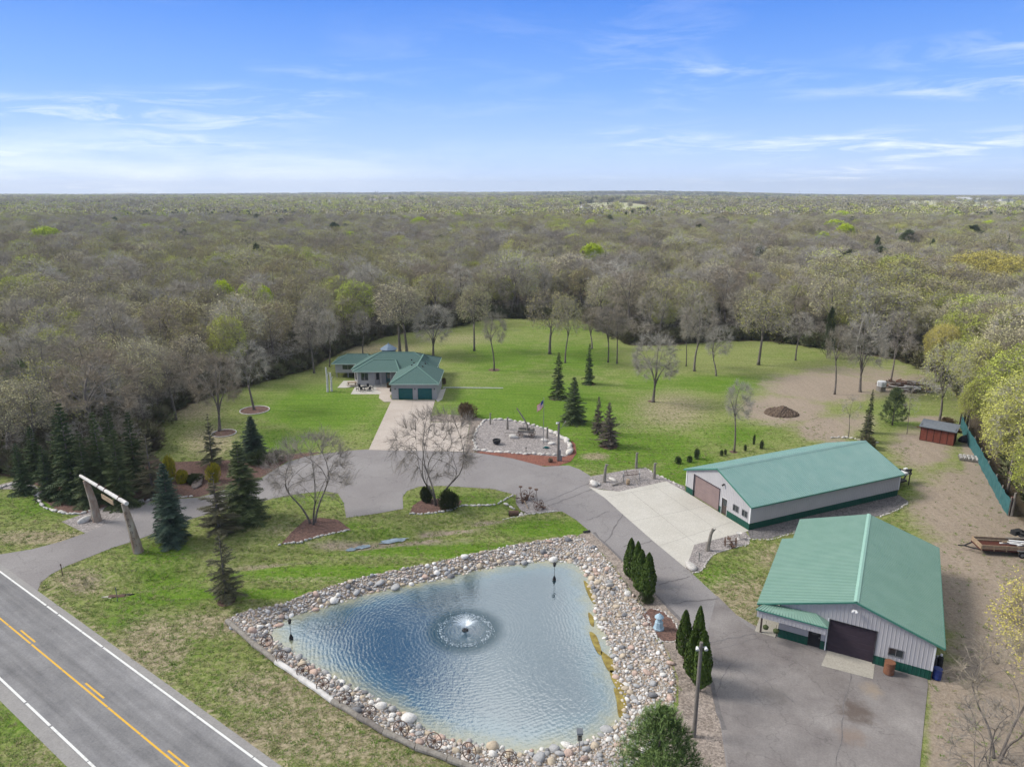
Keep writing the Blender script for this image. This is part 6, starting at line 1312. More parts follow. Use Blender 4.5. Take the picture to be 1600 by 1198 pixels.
# ------------------------------------------------------------------ yard art and small things
def wheel_mesh(R_, spokes=12, w=.05, name='wheel', m='rust'):
    b = MB(); b.torus((0, 0, 0), R_, w * .6, 'Y', 28, 6); b.tube([(0, -.12, 0), (0, .12, 0)], [.09, .09], 8)
    for i in range(spokes): a = 6.283 * i / spokes; b.tube([(0, 0, 0), (math.cos(a) * R_, 0, math.sin(a) * R_)], [w * .42, w * .3], 4, False)
    return b
def wheel(name, R_, loc, rz, tilt, label, parent=None, m='rust', spokes=12, group=None):
    t = thing(name, loc, rz, label, 'wheel', group) if parent is None else None
    b = MB(); b.torus((0, 0, 0), R_, .035, 'Y', 28, 6); s = MB(); s.tube([(0, -.12, 0), (0, .12, 0)], [.09, .09], 8)
    for i in range(spokes): a = 6.283 * i / spokes; s.tube([(0, 0, 0), (math.cos(a) * R_, 0, math.sin(a) * R_)], [.024, .018], 4, False)
    t.location = (loc[0], loc[1], loc[2] + R_ * math.cos(tilt)); t.rotation_euler = (tilt, 0, rz); b.build('rim', m, t); s.build('spokes', m, t); return t
logs = [(355, 972), (396, 1008), (432, 1036), (470, 1062), (520, 1098), (560, 1122), (600, 1146), (650, 1170), (700, 1188), (760, 1212)]
mats_l = ['weathered', 'weathered', 'log_white', 'log_white', 'weathered', 'pole_wood', 'weathered', 'weathered', 'weathered']
lbl = ['first weathered log at the western tip of the pond edging', 'second weathered log of the pond edging', 'pale bleached log of the pond edging, the farther one', 'pale bleached log of the pond edging, the nearer one', 'grey log of the pond edging between pale and dark logs', 'dark brown log of the pond edging', 'weathered log of the pond edging under the wagon wheels', 'weathered log near the bottom edge of the picture', 'last weathered log running out at the bottom edge']
for i in range(9):
    a, b = G(*logs[i]), G(*logs[i + 1]); d = Vector((b[0] - a[0], b[1] - a[1])); ln = d.length; m = MB(); m.tube([(-ln / 2 + .03, 0, 0), (0, .04, .02), (ln / 2 - .03, 0, 0)], [.26, .23, .21], 10)
    o = m.build('edging_log', mats_l[i], loc=((a[0] + b[0]) / 2, (a[1] + b[1]) / 2, .17)); o.rotation_euler = (0, 0, math.atan2(d.y, d.x)); tag(o, lbl[i], 'log', 'logs edging the pond')
wl = [(418, 1008, 'wagon wheel on the pond rocks nearest the western tip'), (441, 1034, 'second wagon wheel on the pond rocks from the western tip'), (474, 1056, 'third wagon wheel on the pond rocks'), (505, 1078, 'fourth wagon wheel on the pond rocks'), (540, 1100, 'fifth wagon wheel on the pond rocks'), (578, 1122, 'sixth wagon wheel on the pond rocks'), (627, 1149, 'wagon wheel on the pond rocks above the dark log'), (679, 1168, 'wagon wheel on the pond rocks in the middle of the near bank'), (733, 1184, 'wagon wheel with crooked rim at the near pond bank'), (795, 1198, 'wagon wheel cut by the bottom edge of the picture')]
for i, (px, py, lb) in enumerate(wl):
    x, y = G(px, py); wheel('wagon_wheel', .5 if i < 6 else .58, (x, y, .05), R(-25 + rnd.uniform(-12, 12)) if i > 5 else R(40 + rnd.uniform(-15, 15)), R(-18), lb, group='wagon wheels along the pond')
# fountain
fx, fy = FOUNT; t = thing('pond_fountain', (fx, fy, WATER_Z), 0, 'small floating fountain spraying a low V of white water in mid pond', 'fountain')
m = MB(); m.lathe([(.05, -.05), (.26, -.02), (.30, .05), (.2, .1), (.07, .14), (.07, .24)], n=20); m.build('float', 'black', t)
m = MB(); rr = random.Random(5)
for i in range(90):
    a = 6.283 * i / 90 + rr.uniform(-.03, .03); R_ = 2.3 * rr.uniform(.85, 1.08); hh = rr.uniform(.75, 1.0); pts = []
    for j in range(9): s = j / 8; pts.append((math.cos(a) * R_ * s, math.sin(a) * R_ * s, .28 + 4 * hh * s * (1 - s) * .9 - .28 * s))
    m.tube(pts[:5], [.020, .016, .009, .005, .003], 3, False)
    for j in range(9):
        s = rr.uniform(.35, 1); p = (math.cos(a) * R_ * s + rr.gauss(0, .04), math.sin(a) * R_ * s + rr.gauss(0, .04), .28 + 3.6 * hh * s * (1 - s) - .28 * s); q = .012
        m.add([(p[0] - q, p[1], p[2]), (p[0] + q, p[1], p[2]), (p[0], p[1], p[2] + q * 2.5)], ((0, 1, 2),))
for i in range(420):
    a = rr.uniform(0, 6.283); R_ = 2.3 + rr.gauss(0, .16); q = rr.uniform(.015, .04); x, y = math.cos(a) * R_, math.sin(a) * R_; m.add([(x - q, y, .02), (x, y - q, .05), (x + q, y, .02), (x, y + q, .06)], ((0, 1, 2, 3),))
m.build('spray', 'spray', t)
# lantern, light pole, nest box, pond poles, culvert, marker
def lathe_thing(name, px, py, parts, label, cat, sc=1.0, rz=0):
    x, y = G(px, py); t = thing(name, (x, y, float(terrain([x], [y])[0]) + .02), rz, label, cat)
    for nm, mt, prof, n in parts: m = MB(); m.lathe([(r * sc, z * sc) for r, z in prof], n=n); m.build(nm, mt, t)
    return t
lathe_thing('garden_lantern', 1029, 982, [('base', 'lantern_blue', [(.62, 0), (.62, .18), (.52, .22), (.46, .9), (.36, 1.0)], 8), ('lamp_house', 'lantern_blue', [(.34, 1.0), (.34, 1.1), (.28, 1.12), (.28, 1.45), (.34, 1.47)], 8), ('cap', 'lantern_blue', [(.52, 1.47), (.48, 1.56), (.26, 1.78), (.08, 1.88), (.06, 1.98)], 12)], 'pale blue tiered garden lantern in the stone-edged mulch bed', 'garden ornament', .8)
X, Y = G(1084, 1150); hp = 7.6
lo, hi = 2, 14
for _ in range(40):
    mm = (lo + hi) / 2
    if P(X, Y, mm)[1] > 1003: lo = mm
    else: hi = mm
hp = lo; t = thing('light_pole', (X, Y, 0), 0, 'brown wooden pole with two white floodlights beside the arborvitae', 'light pole'); m = MB(); m.tube([(0, 0, -.1), (0, 0, hp)], [.16, .12], 10); m.build('pole', 'pole_wood', t)
m = MB(); m.box((0, -.05, hp - .35), (.7, .06, .06)); m.build('bracket', 'steel', t)
for s in (-1, 1): m = MB(); m.tube([(s * .3, -.05, hp - .32), (s * .3, -.28, hp - .42)], [.07, .14], 10); m.build('floodlight', 'white', t)
x, y = G(905, 1178); t = thing('nest_box', (x, y, -.3), 0, 'grey wooden nest box on a thin pole in the near pond edge', 'nest box'); m = MB(); m.tube([(0, 0, -.2), (0, 0, 1.6)], .03, 6); m.build('pole', 'steel', t); m = MB(); m.box((0, 0, 1.85), (.32, .3, .6)); b = m.build('box', 'weathered', t); m = MB(); m.add([(-.22, -.24, 2.13), (.22, -.24, 2.13), (.22, .24, 2.3), (-.22, .24, 2.3)], ((0, 1, 2, 3),)); m.box((0, .02, 2.19), (.4, .42, .05)); m.build('roof', 'roof_slate', t); m = MB(); m.tube([(0, -.155, 1.95), (0, -.17, 1.95)], .07, 10); m.build('hole', 'black', b)
def hang_lamp(px, py, ty, label, arm=False):
    x, y = G(px, py, WATER_Z); t = thing('pond_lamp', (x, y, WATER_Z), 0, label, 'lamp post'); h = 1.9; m = MB(); m.tube([(0, 0, -.4), (0, 0, h)], .022, 6); m.build('pole', 'black', t); m = MB(); m.lathe([(.05, h - .35), (.13, h - .28), (.15, h), (.20, h + .02), (.04, h + .18)], n=8); m.build('lantern', 'black', t); m = MB(); m.lathe([(.16, -.04), (.2, .1), (.13, .34), (.05, .5)], n=10); m.build('float', 'black', t)
hang_lamp(866, 906, 868, 'slim black lantern pole standing in the far right arm of the pond'); hang_lamp(455, 998, 958, 'slim black lantern pole standing in the western tip of the pond')
x, y = G(187, 931); t = thing('culvert', (x, y, -.1), R(8), 'dark culvert mouth with a pale apron in the roadside ditch', 'culvert'); m = MB(); m.tube([(-1.0, .1, -.1), (.5, 0, -.12)], [.34, .34], 14); m.build('pipe', 'rust', t); m = MB(); m.prism([(-.6, -.25), (1.3, .2), (.2, .35), (-.6, .2)], -.2, .14); m.build('mouth', 'black', t); m = MB(); m.prism([(-1.7, .1), (-.7, -.35), (-.55, .3)], -.1, .12); m.build('apron', 'concrete_ramp', t)
for (px, py, h, mt, lb) in ((98, 899, 1.35, 'rust', 'thin reflector post at the driveway mouth'), (184, 939, 1.5, 'steel', 'metal marker stake beside the culvert')):
    x, y = G(px, py); m = MB(); m.box((0, 0, h / 2), (.07, .04, h)); m.box((0, -.03, h - .12), (.1, .02, .16)); tag(m.build('marker_post', mt, loc=(x, y, 0)), lb, 'post')
x, y = G(917, 831); m = MB(); m.tube([(-.4, -.15, .02), (.35, .15, .02)], .18, 10); m.box((0, -.1, .03), (.6, .4, .14)); tag(m.build('drain_pipe', 'black', loc=(x, y, 0)), 'dark drain end at the driveway edge above the pond', 'drain')
x, y = G(800, 797, 0); t = thing('culvert', (x, y, -.42), R(-20), 'rusty culvert opening in the rock wall of the ditch', 'culvert'); m = MB(); m.tube([(-.3, -.3, .1), (.8, .2, .1)], .34, 14); m.build('pipe', 'rust', t); m = MB(); m.tube([(-.33, -.31, .1), (-.31, -.3, .1)], .29, 14); m.build('mouth', 'black', t)
x, y = G(309, 757); RD = ROCKS[2].copy(); RD.materials[0] = MATS['rock_dark']; rock('dark_boulder', RD, (x, y, .3), 1.1, 'dark flat boulder in the mulch between the golden shrubs and the drive', 'boulder', 'single boulders', sc=(1.3, .8, .6))
for (px, py, s, lb) in ((801, 684, .7, 'flat white boulder left of the wagon on the gravel island'), (849, 689, .55, 'white boulder at the foot of the flagpole'), (861, 694, .5, 'white boulder right of the flagpole'), (927, 757, .7, 'white boulder at the left tip of the wedge gravel bed'), (932, 756, .5, 'small white boulder beside the tip boulder of the wedge bed'), (1080, 888, .6, 'rounded boulder at the tip of the gravel bed by the concrete apron'), (133, 815, .8, 'angular pale boulder at the foot of the log arch'), (957, 750, .4, 'small pale stone beside the left post of the wedge bed'), (953, 916, .5, 'large pinkish boulder at the top of the east bank'), (1270, 988, .01, '')):
    if lb: x, y = G(px, py); rock('white_boulder', ROCKS_P[rnd.randrange(7)], (x, y, s * .35), s, lb, 'boulder', None, sc=(s * 1.3, s * .9, s * .8))
for o in list(COL.objects):
    if o.get('group') is None and 'group' in o: del o['group']
def post(px, py, ty, r, mt, label, name='carved_post', lean=0.0, knob=True):
    x, y = G(px, py); h = height_px(px, py, ty); m = MB(); m.tube([(0, 0, -.1), (lean * .3, 0, h * .4), (lean * .6, .02, h * .75), (lean, 0, h)], [r * 1.25, r, r * .9, r * .75], 8)
    if knob: m.tube([(lean * .9, 0, h * .86), (lean + .28, 0, h * 1.0)], [r * .5, r * .3], 5); m.torus((0, 0, h * .3), r * 1.15, .03, 'Z', 10, 4)
    return tag(m.build(name, mt, loc=(x, y, 0)), label, 'post')
post(944, 753, 725, .2, 'weathered', 'left weathered driftwood post of the wedge gravel bed', lean=.2); post(994, 731, 707, .17, 'weathered', 'back weathered post of the wedge gravel bed behind the hay rake'); post(1022, 748, 723, .18, 'weathered', 'right weathered post of the wedge gravel bed')
post(1105, 860, 826, .2, 'weathered', 'split driftwood post in the gravel bed by the concrete apron', lean=.45); post(766, 663, 645, .11, 'weathered', 'thin left post at the back of the gravel island'); post(793, 671, 652, .17, 'weathered', 'short carved post left of the wagon on the gravel island'); post(855, 685, 667, .15, 'weathered', 'short weathered post right of the flagpole', knob=False)
# flagpole
x, y = G(849, 693); h = height_px(849, 693, 622); t = thing('flagpole', (x, y, 0), 0, 'slim flagpole with a drooping striped flag on the gravel island', 'flagpole'); m = MB(); m.tube([(0, 0, 0), (0, 0, h)], [.055, .035], 8); m.lathe([(.02, h), (.08, h + .05), (.02, h + .13)], n=8); m.build('pole', 'steel', t)
MATS['flag_red'] = mat('flag_red', (.55, .05, .06), (.5, .045, .05)); mat('flag_blue', (.03, .05, .22), (.03, .05, .2)); f = MB()
def fp(u, v): return (-.1 - .95 * u * 1.0, .12 * math.sin(u * 7 + v * 2), h - .25 - v * 1.15 - u * .95 - .05 * math.sin(u * 5))
for i in range(13):
    for j in range(10):
        u0, u1, v0, v1 = j / 10, (j + 1) / 10, i / 13, (i + 1) / 13; f.cur = 2 if (i < 7 and j < 4) else (0 if i % 2 == 0 else 1); f.quad(fp(u0, v0), fp(u0, v1), fp(u1, v1), fp(u1, v0))
f.cur = 1
for i in range(4):
    for j in range(5): u, v = .04 + .08 * j * .95, .05 + .13 * i; a = Vector(fp(u, v)) + Vector((0, -.015, 0)); f.quad(a + Vector((-.015, 0, 0)), a + Vector((0, 0, -.015)), a + Vector((.015, 0, 0)), a + Vector((0, 0, .015)))
f.build('flag', ['flag_red', 'white', 'flag_blue'], t)
# old wagon with raised boom
def wagon(px, py, label, rz):
    x, y = G(px, py); t = thing('farm_wagon', (x, y, .04), rz, label, 'wagon'); m = MB(); m.box((0, 0, .85), (2.6, 1.1, .18)); m.box((0, .5, 1.1), (2.6, .06, .4)); m.box((0, -.5, 1.02), (2.6, .06, .25)); m.box((.9, 0, 1.2), (.5, .8, .5)); m.build('bed', 'weathered', t)
    for i in (-1, 1):
        for j in (-1, 1): b = wheel_mesh(.48); o = b.build('wheel', 'rust', t); o.location = (i * .95, j * .72, .48)
        m = MB(); m.tube([(i * .95, -.7, .48), (i * .95, .7, .48)], .05, 6); m.build('axle', 'rust', t)
    m = MB(); m.tube([(-1.3, 0, .6), (-2.6, .1, .45), (-3.6, .2, .35)], [.06, .05, .04], 6); m.build('tongue', 'weathered', t)
    hb = 4.6; m = MB(); m.tube([(.2, .2, .9), (.1, .2, 2.0), (-.5, .3, 3.0), (-1.6, .4, hb)], [.16, .14, .12, .09], 8); m.beam((.5, .2, .9), (.1, .2, 2.1), .1); m.build('boom', 'weathered', t); m = MB()
    for k in range(9): a = -1.1 + k * .27; m.tube([(a, .45, .9), (a + .05, .5, 1.45 + .15 * (k % 3))], [.05, .04], 5)
    m.build('stakes', 'weathered', t)
wagon(822, 682, 'old weathered farm wagon with a tall crooked boom on the gravel island', R(-8))
x, y = G(776, 694); m = MB(); m.lathe([(.25, 0), (.5, .12), (.62, .4), (.6, .62), (.66, .66), (.60, .70), (.56, .62), (.5, .5)], (0, 0, .05), 18); tag(m.build('iron_kettle', 'black', loc=(x, y, .04)), 'big black iron kettle at the left of the gravel island', 'kettle')
x, y = G(853, 701); m = MB(); m.tube([(-.5, 0, .1), (0, .1, .22), (.55, 0, .12)], [.05, .16, .1], 8); m.box((.1, .1, .12), (.5, .3, .15), .3); tag(m.build('green_tool', 'door_green', loc=(x, y, .04)), 'small dark green iron implement at the front of the gravel island', 'tool')
x, y = G(822, 707); m = MB(); m.tube([(0, 0, 0), (0, 0, .7)], .04, 6); m.box((0, 0, .75), (.2, .12, .15)); tag(m.build('low_lamp', 'black', loc=(x, y, .04)), 'tiny dark path light on the front rim of the gravel island', 'light')
# utility pole at the island
x, y = G(872, 720); h = height_px(872, 720, 659); t = thing('utility_pole', (x, y, 0), 0, 'grey wooden yard-light pole with a curved arm at the red mulch', 'utility pole'); m = MB(); m.tube([(0, 0, -.1), (0, 0, h)], [.2, .15], 10); m.build('pole', 'pole_wood', t); m = MB(); m.tube([(0, 0, h - 1.1), (.45, 0, h - .9), (.85, 0, h - .1), (1.05, 0, h + .15)], .04, 6); m.build('arm', 'steel', t); m = MB(); m.tube([(0, -.1, h - .15), (-.35, -.25, h - .1)], [.07, .15], 10); m.build('lamp_head', 'white', t); m = MB(); m.box((.22, -.12, 1.3), (.3, .2, .9)); m.box((.3, -.1, .5), (.5, .25, .8)); m.build('meter_box', 'steel', t); m = MB(); m.box((0, -.2, h * .55), (.05, .03, h * .8)); m.build('conduit', 'steel', t)
x, y = G(860, 722); t = thing('barrel_planter', (x, y, .04), 0, 'small dark barrel planter on the red mulch beside the pole', 'planter'); m = MB(); m.lathe([(.26, 0), (.36, .25), (.34, .5), (.28, .48), (.27, .4)], n=14); m.build('tub', 'rust', t); m = MB()
for i in range(10): m.tube([(0, 0, .4), (.2 * math.cos(i), .2 * math.sin(i), .65)], [.02, .01], 3)
m.build('plant', 'shrub_brown', t)
# hay rake with tall wheels in the wedge bed
x, y = G(986, 751); t = thing('hay_rake', (x, y, .04), R(10), 'antique hay rake with tall spoked wheels in the wedge gravel bed', 'hay rake')
for s, yy in ((-1.1, 0), (1.25, .2)): o = wheel_mesh(.8, 14).build('wheel', 'steel', t); o.location = (s, yy, .8); o.rotation_euler = (0, 0, R(68))
m = MB(); m.tube([(-1.1, 0, .8), (1.25, .2, .8)], .05, 6); m.build('axle', 'rust', t); m = MB()
for k in range(16): a = -1.0 + k * .14; m.tube([(a, 0, .85), (a, .45, 1.2), (a, .9, .7), (a, .7, .1)], .014, 3, False)
m.build('tines', 'rust', t); m = MB(); m.tube([(-.6, -.2, .9), (-.9, -.4, 1.8), (-.5, -.3, 1.9)], .04, 5); m.tube([(.4, -.1, .9), (.3, -1.0, .4), (.2, -1.8, .2)], .05, 5); m.build('hitch', 'weathered', t)
x, y = G(981, 757); m = MB(); m.lathe([(.22, 0), (.29, .35), (.22, .7)], n=12); tag(m.build('small_keg', 'lumber', loc=(x, y, .04)), 'small pale wooden keg under the hay rake', 'keg'); x, y = G(966, 758); m = MB(); m.tube([(-.9, -.3, .08), (0, .1, .14), (.9, .5, .3)], [.1, .09, .05], 6); tag(m.build('fallen_branch', 'weathered', loc=(x, y, .04)), 'short fallen driftwood branch in the wedge gravel bed', 'branch')
def plow(px, py, label, rz, seat=True, tall=0):
    x, y = G(px, py); t = thing('horse_plow', (x, y, .04), rz, label, 'farm implement'); 
    for s, rr_ in ((-.65, .5), (.65, .42)): o = wheel_mesh(rr_, 9).build('wheel', 'rust', t); o.location = (s, 0, rr_); o.rotation_euler = (0, 0, R(70))
    m = MB(); m.tube([(-.7, 0, .5), (.7, 0, .45)], .045, 6); m.tube([(-.2, -1.0, .25), (0, 0, .5), (.1, .9, .7)], .05, 6); m.build('frame', 'rust', t); m = MB(); m.add([(-.3, -.9, .02), (.2, -.6, .05), (.15, -.1, .5), (-.2, -.3, .55)], ((0, 1, 2, 3),)); m.box((0, -.5, .25), (.3, .8, .06), .4); m.build('blade', 'rust', t)
    m = MB(); m.tube([(0, .2, .5), (0, .4, 1.2 + tall)], .035, 5); m.lathe([(.05, 0), (.2, .04), (.26, .14)], (0, .4, 1.2 + tall), 10); m.build('seat' if seat else 'lever', 'rust', t)
plow(815, 783, 'rusty two-wheeled plow with a seat at the ditch corner, left one', R(20), tall=.5); plow(826, 779, 'rusty spoked implement behind the left plow at the ditch corner', R(-30)); plow(842, 794, 'rusty plow with an upright lever at the ditch corner, right one', R(60), tall=1.1)
a, b = G(819, 788), G(825, 795); m = MB(); m.tube([(a[0], a[1], .5), (b[0], b[1], .1)], .05, 6); tag(m.build('wooden_handle', 'lumber'), 'pale wooden pole leaning on the left plow', 'pole')
plow(1141, 852, 'small rusty reel in the gravel bed by the concrete apron', R(10), tall=-.7)
x, y = G(1092, 877); t = thing('garden_pump', (x, y, .04), 0, 'thin grey hand pump near the tip of the gravel bed', 'pump'); m = MB(); m.tube([(0, 0, 0), (0, 0, 1.0)], .05, 8); m.tube([(0, 0, .8), (.3, 0, .7)], .03, 6); m.build('body', 'steel', t); m = MB(); m.tube([(0, 0, 1.0), (-.25, 0, 1.15), (-.5, 0, .7)], .02, 5); m.build('handle', 'steel', t)
x, y = G(1154, 842); t = thing('faucet_post', (x, y, .04), 0, 'pale weathered bird bath near the shop corner', 'bird bath'); t.name = 'bird_bath'; m = MB(); m.lathe([(.2, 0), (.08, .1), (.07, .6), (.3, .68), (.32, .75), (.2, .7)], n=12); m.build('bowl', 'rock_pale', t)
# ------------------------------------------------------------------ yard at right
def red_shed():
    a, b, c = Vector(G(1436, 687)), Vector(G(1489, 697)), Vector(G(1500, 680)); ux = (b - a).normalized(); L_ = (b - a).length; ang = math.atan2(ux.y, ux.x); t = thing('red_shed', (a.x, a.y, 0), ang, 'red-brown plank shed with a grey flat roof by the green fence', 'shed'); D = 3.0; h0 = 2.25; h1 = 2.55; w = MB()
    ops = [(i * L_ / 5 + .1, (i + 1) * L_ / 5 - .05, .1, h0 - .12) for i in range(5)]; pt = wall(w, (0, 0), (L_, 0), 0, h0 + .05, ops, rib=0, depth=.05); wall(w, (L_, 0), (L_, D), 0, h1, [(.4, 1.6, .1, 2.0)], rib=.3); wall(w, (L_, D), (0, D), 0, h1, rib=.3); wall(w, (0, D), (0, 0), 0, h1, rib=.3); w.build('wall', 'red_wood_dark', t)
    for i, (s0, s1, z0, z1) in enumerate(ops):
        m = MB(); c_ = lambda s, z, o: Vector(pt(s, z, o)); m.quad(c_(s0, z0, -.03), c_(s1, z0, -.03), c_(s1, z1, -.03), c_(s0, z1, -.03))
        for k in range(7): z = z0 + (z1 - z0) * (k + .5) / 7; m.box(c_((s0 + s1) / 2, z, -.018), (s1 - s0 - .02, .02, (z1 - z0) / 7 - .03))
        m.build('door_panel', 'red_wood', t)
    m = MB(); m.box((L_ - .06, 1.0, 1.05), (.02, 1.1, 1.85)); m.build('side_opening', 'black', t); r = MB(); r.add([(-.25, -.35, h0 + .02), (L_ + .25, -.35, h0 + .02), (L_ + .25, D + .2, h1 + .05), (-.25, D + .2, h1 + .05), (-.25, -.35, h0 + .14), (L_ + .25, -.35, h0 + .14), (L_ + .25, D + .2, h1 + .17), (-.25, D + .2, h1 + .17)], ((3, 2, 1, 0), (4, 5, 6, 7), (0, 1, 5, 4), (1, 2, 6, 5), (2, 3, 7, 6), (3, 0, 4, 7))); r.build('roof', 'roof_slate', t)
red_shed()
x, y = G(1510, 690); t = thing('tarp_covered_mower', (x, y, 0), R(-10), 'black covered machine parked beside the red shed', 'covered machine'); m = MB(); m.lathe([(1.1, 0), (1.15, .35), (.85, .8), (.4, 1.05), (.05, 1.1)], n=10); m.build('cover', 'black', t); t.scale = (1.1, .7, 1)
fl = [(1500, 668), (1509, 690), (1519, 706), (1529, 725), (1540, 746), (1552, 768), (1561, 786), (1574, 806)]
t = thing('privacy_fence', (*G(*fl[0]), 0), 0, 'long teal-green mesh privacy fence along the yard edge', 'fence'); f0 = G(*fl[0]); sc = MB(); fp_ = [Vector((*G(*p), 0)) - Vector((*f0, 0)) for p in fl]
for a, b in zip(fp_, fp_[1:]):
    n = 5
    for i in range(n):
        p, q = a.lerp(b, i / n), a.lerp(b, (i + 1) / n); nn = Vector((-(b - a).y, (b - a).x, 0)).normalized(); o1, o2 = nn * .05 * math.sin(i * 1.9), nn * .05 * math.sin((i + 1) * 1.9); z0, z1 = 2.15 + .06 * math.sin(i * 2.3 + a.x), 2.15 + .06 * math.sin((i + 1) * 2.3 + a.x)
        sc.quad(p + o1 + Vector((0, 0, .05)), q + o2 + Vector((0, 0, .05)), q + o2 + Vector((0, 0, z1)), p + o1 + Vector((0, 0, z0)))
sc.build('screen', 'fence_green', t)
for p in fp_: m = MB(); m.tube([p + Vector((.12, .05, -.1)), p + Vector((.12, .05, 2.45))], .09, 7); m.build('fence_post', 'weathered', t)
for k, (px, py, ty, mt, lb) in enumerate(((1580, 806, 770, 'weathered', 'brown wooden post at the near end of the green fence'), (1576, 804, 776, 'red_wood', 'rusty red post at the near end of the green fence'))): post(px, py, ty, .16, mt, lb, 'fence_end_post', knob=False)
for k in range(3): x, y = G(1500 + k * 5, 664 + k * 2); m = MB(); m.box((0, 0, 1.2), (.5, .06, 2.4), .3); tag(m.build('barn_board', 'weathered', loc=(x, y, 0)), ['grey upright board behind the red shed, left one', 'grey upright board behind the red shed, middle one', 'grey upright board behind the red shed, right one'][k], 'board', 'upright boards behind the shed')
# pallets
x, y = G(1513, 718); t = thing('pallet_stack', (x, y, 0), R(-25), 'stack of pale grey pallets with stones on the bare yard', 'pallets')
for k in range(2):
    m = MB()
    for i in range(7): m.box((-1.1 + i * .37, 0, .14 + k * .17), (.2, 1.9, .03))
    for j in (-.9, 0, .9): m.box((0, j, .07 + k * .17), (2.5, .1, .1))
    m.build('pallet', 'weathered', t)
m = MB()
for i in range(5):
    for j in range(3): m.box((-1 + i * .5, -.6 + j * .6, .43), (.3, .34, .2), .2 * i)
m.build('blocks', 'rock_pale', t)
# gooseneck trailer behind the long shop
def wheels_(t, lst, r, w, m='tire'):
    for (x, y) in lst:
        b = MB(); b.tube([(0, -w / 2, 0), (0, w / 2, 0)], r, 18); o = b.build('wheel', m, t); o.location = (x, y, r); b = MB(); b.tube([(0, -w / 2 - .01, 0), (0, w / 2 + .01, 0)], r * .55, 12); b.build('rim', 'steel', o)
x, y = G(1408, 755); t = thing('gooseneck_trailer', (x, y, 0), R(25), 'black gooseneck trailer front poking out behind the long shop', 'trailer'); m = MB(); m.box((-3.2, 0, .85), (5.6, 2.1, .2)); m.build('deck', 'black', t)
m = MB(); m.beam((-.6, -.7, .9), (.6, -.25, 1.7), .16); m.beam((-.6, .7, .9), (.6, .25, 1.7), .16); m.beam((.5, -.9, 1.65), (.5, .9, 1.65), .2); m.beam((.4, 0, 1.7), (1.7, 0, 1.7), .24); m.beam((1.6, 0, 1.6), (1.6, 0, .9), .16); m.build('neck', 'black', t); m = MB(); m.box((.1, 0, 1.5), (.9, 1.0, .35)); m.box((.9, .3, 1.85), (.5, .3, .2)); m.build('tool_box', 'white', t)
for s in (-1, 1): m = MB(); m.beam((.3, s * .85, 1.6), (.3, s * .85, .05), .11); m.build('landing_leg', 'black', t)
wheels_(t, [(-4.0, -1.15), (-4.0, 1.15), (-4.9, -1.15), (-4.9, 1.15)], .38, .24)
# flatbed trailer with lumber at the right edge
x, y = G(1572, 862); t = thing('flatbed_trailer', (x, y, 0), R(-7), 'open utility trailer with wooden sides and rusty deck at the right edge', 'trailer'); m = MB(); m.box((0, 0, .62), (6.4, 2.1, .16)); m.build('deck', 'red_wood_dark', t); m = MB()
for s in (-1, 1): m.beam((-3.2, s * 1.02, 1.05), (3.2, s * 1.02, 1.05), .06, .3); m.beam((-3.2, s * 1.02, .78), (3.2, s * 1.02, .78), .06, .1)
for i in range(6):
    for s in (-1, 1): m.box((-3.1 + i * 1.24, s * 1.06, .85), (.08, .06, .65))
m.build('side_rail', 'lumber', t); m = MB(); m.box((-3.15, 0, .95), (.08, 2.1, .5)); m.build('front_board', 'lumber', t); m = MB(); m.beam((-3.1, -.9, .55), (-4.4, 0, .5), .1); m.beam((-3.1, .9, .55), (-4.4, 0, .5), .1); m.beam((-4.4, 0, .5), (-5.0, 0, .5), .1); m.build('drawbar', 'black', t); wheels_(t, [(.9, -1.22), (1.85, -1.22), (.9, 1.22), (1.85, 1.22)], .36, .22)
m = MB(); m.box((1.4, -1.25, .82), (2.1, .3, .05)); m.build('fender', 'steel', t)
rr = random.Random(3)
for k in range(13): m = MB(); ln = rr.uniform(1.8, 3.4); m.box((0, 0, 0), (ln, .2, .07)); o = m.build('board', rr.choice(['lumber', 'weathered', 'white']), loc=(x + 1.0 + rr.uniform(-.6, 1.4), y - .1 + rr.uniform(-.75, .75), .75 + .07 * k * .7)); o.rotation_euler = (rr.uniform(-.05, .05), rr.uniform(-.03, .03), R(-7) + rr.uniform(-.2, .2)); tag(o, 'loose weathered board in the pile on the flatbed trailer', 'board', 'boards piled on the trailer')
x, y = G(1596, 850); m = MB(); m.torus((0, 0, .3), .35, .14, 'Z', 16, 8); m.torus((.1, .1, .6), .35, .14, 'Z', 16, 8); m.box((-.4, .5, .5), (1.2, .6, .5), .3); tag(m.build('tire_stack', 'tire', loc=(x, y, .75)), 'black tires piled at the right edge on the trailer', 'tires')
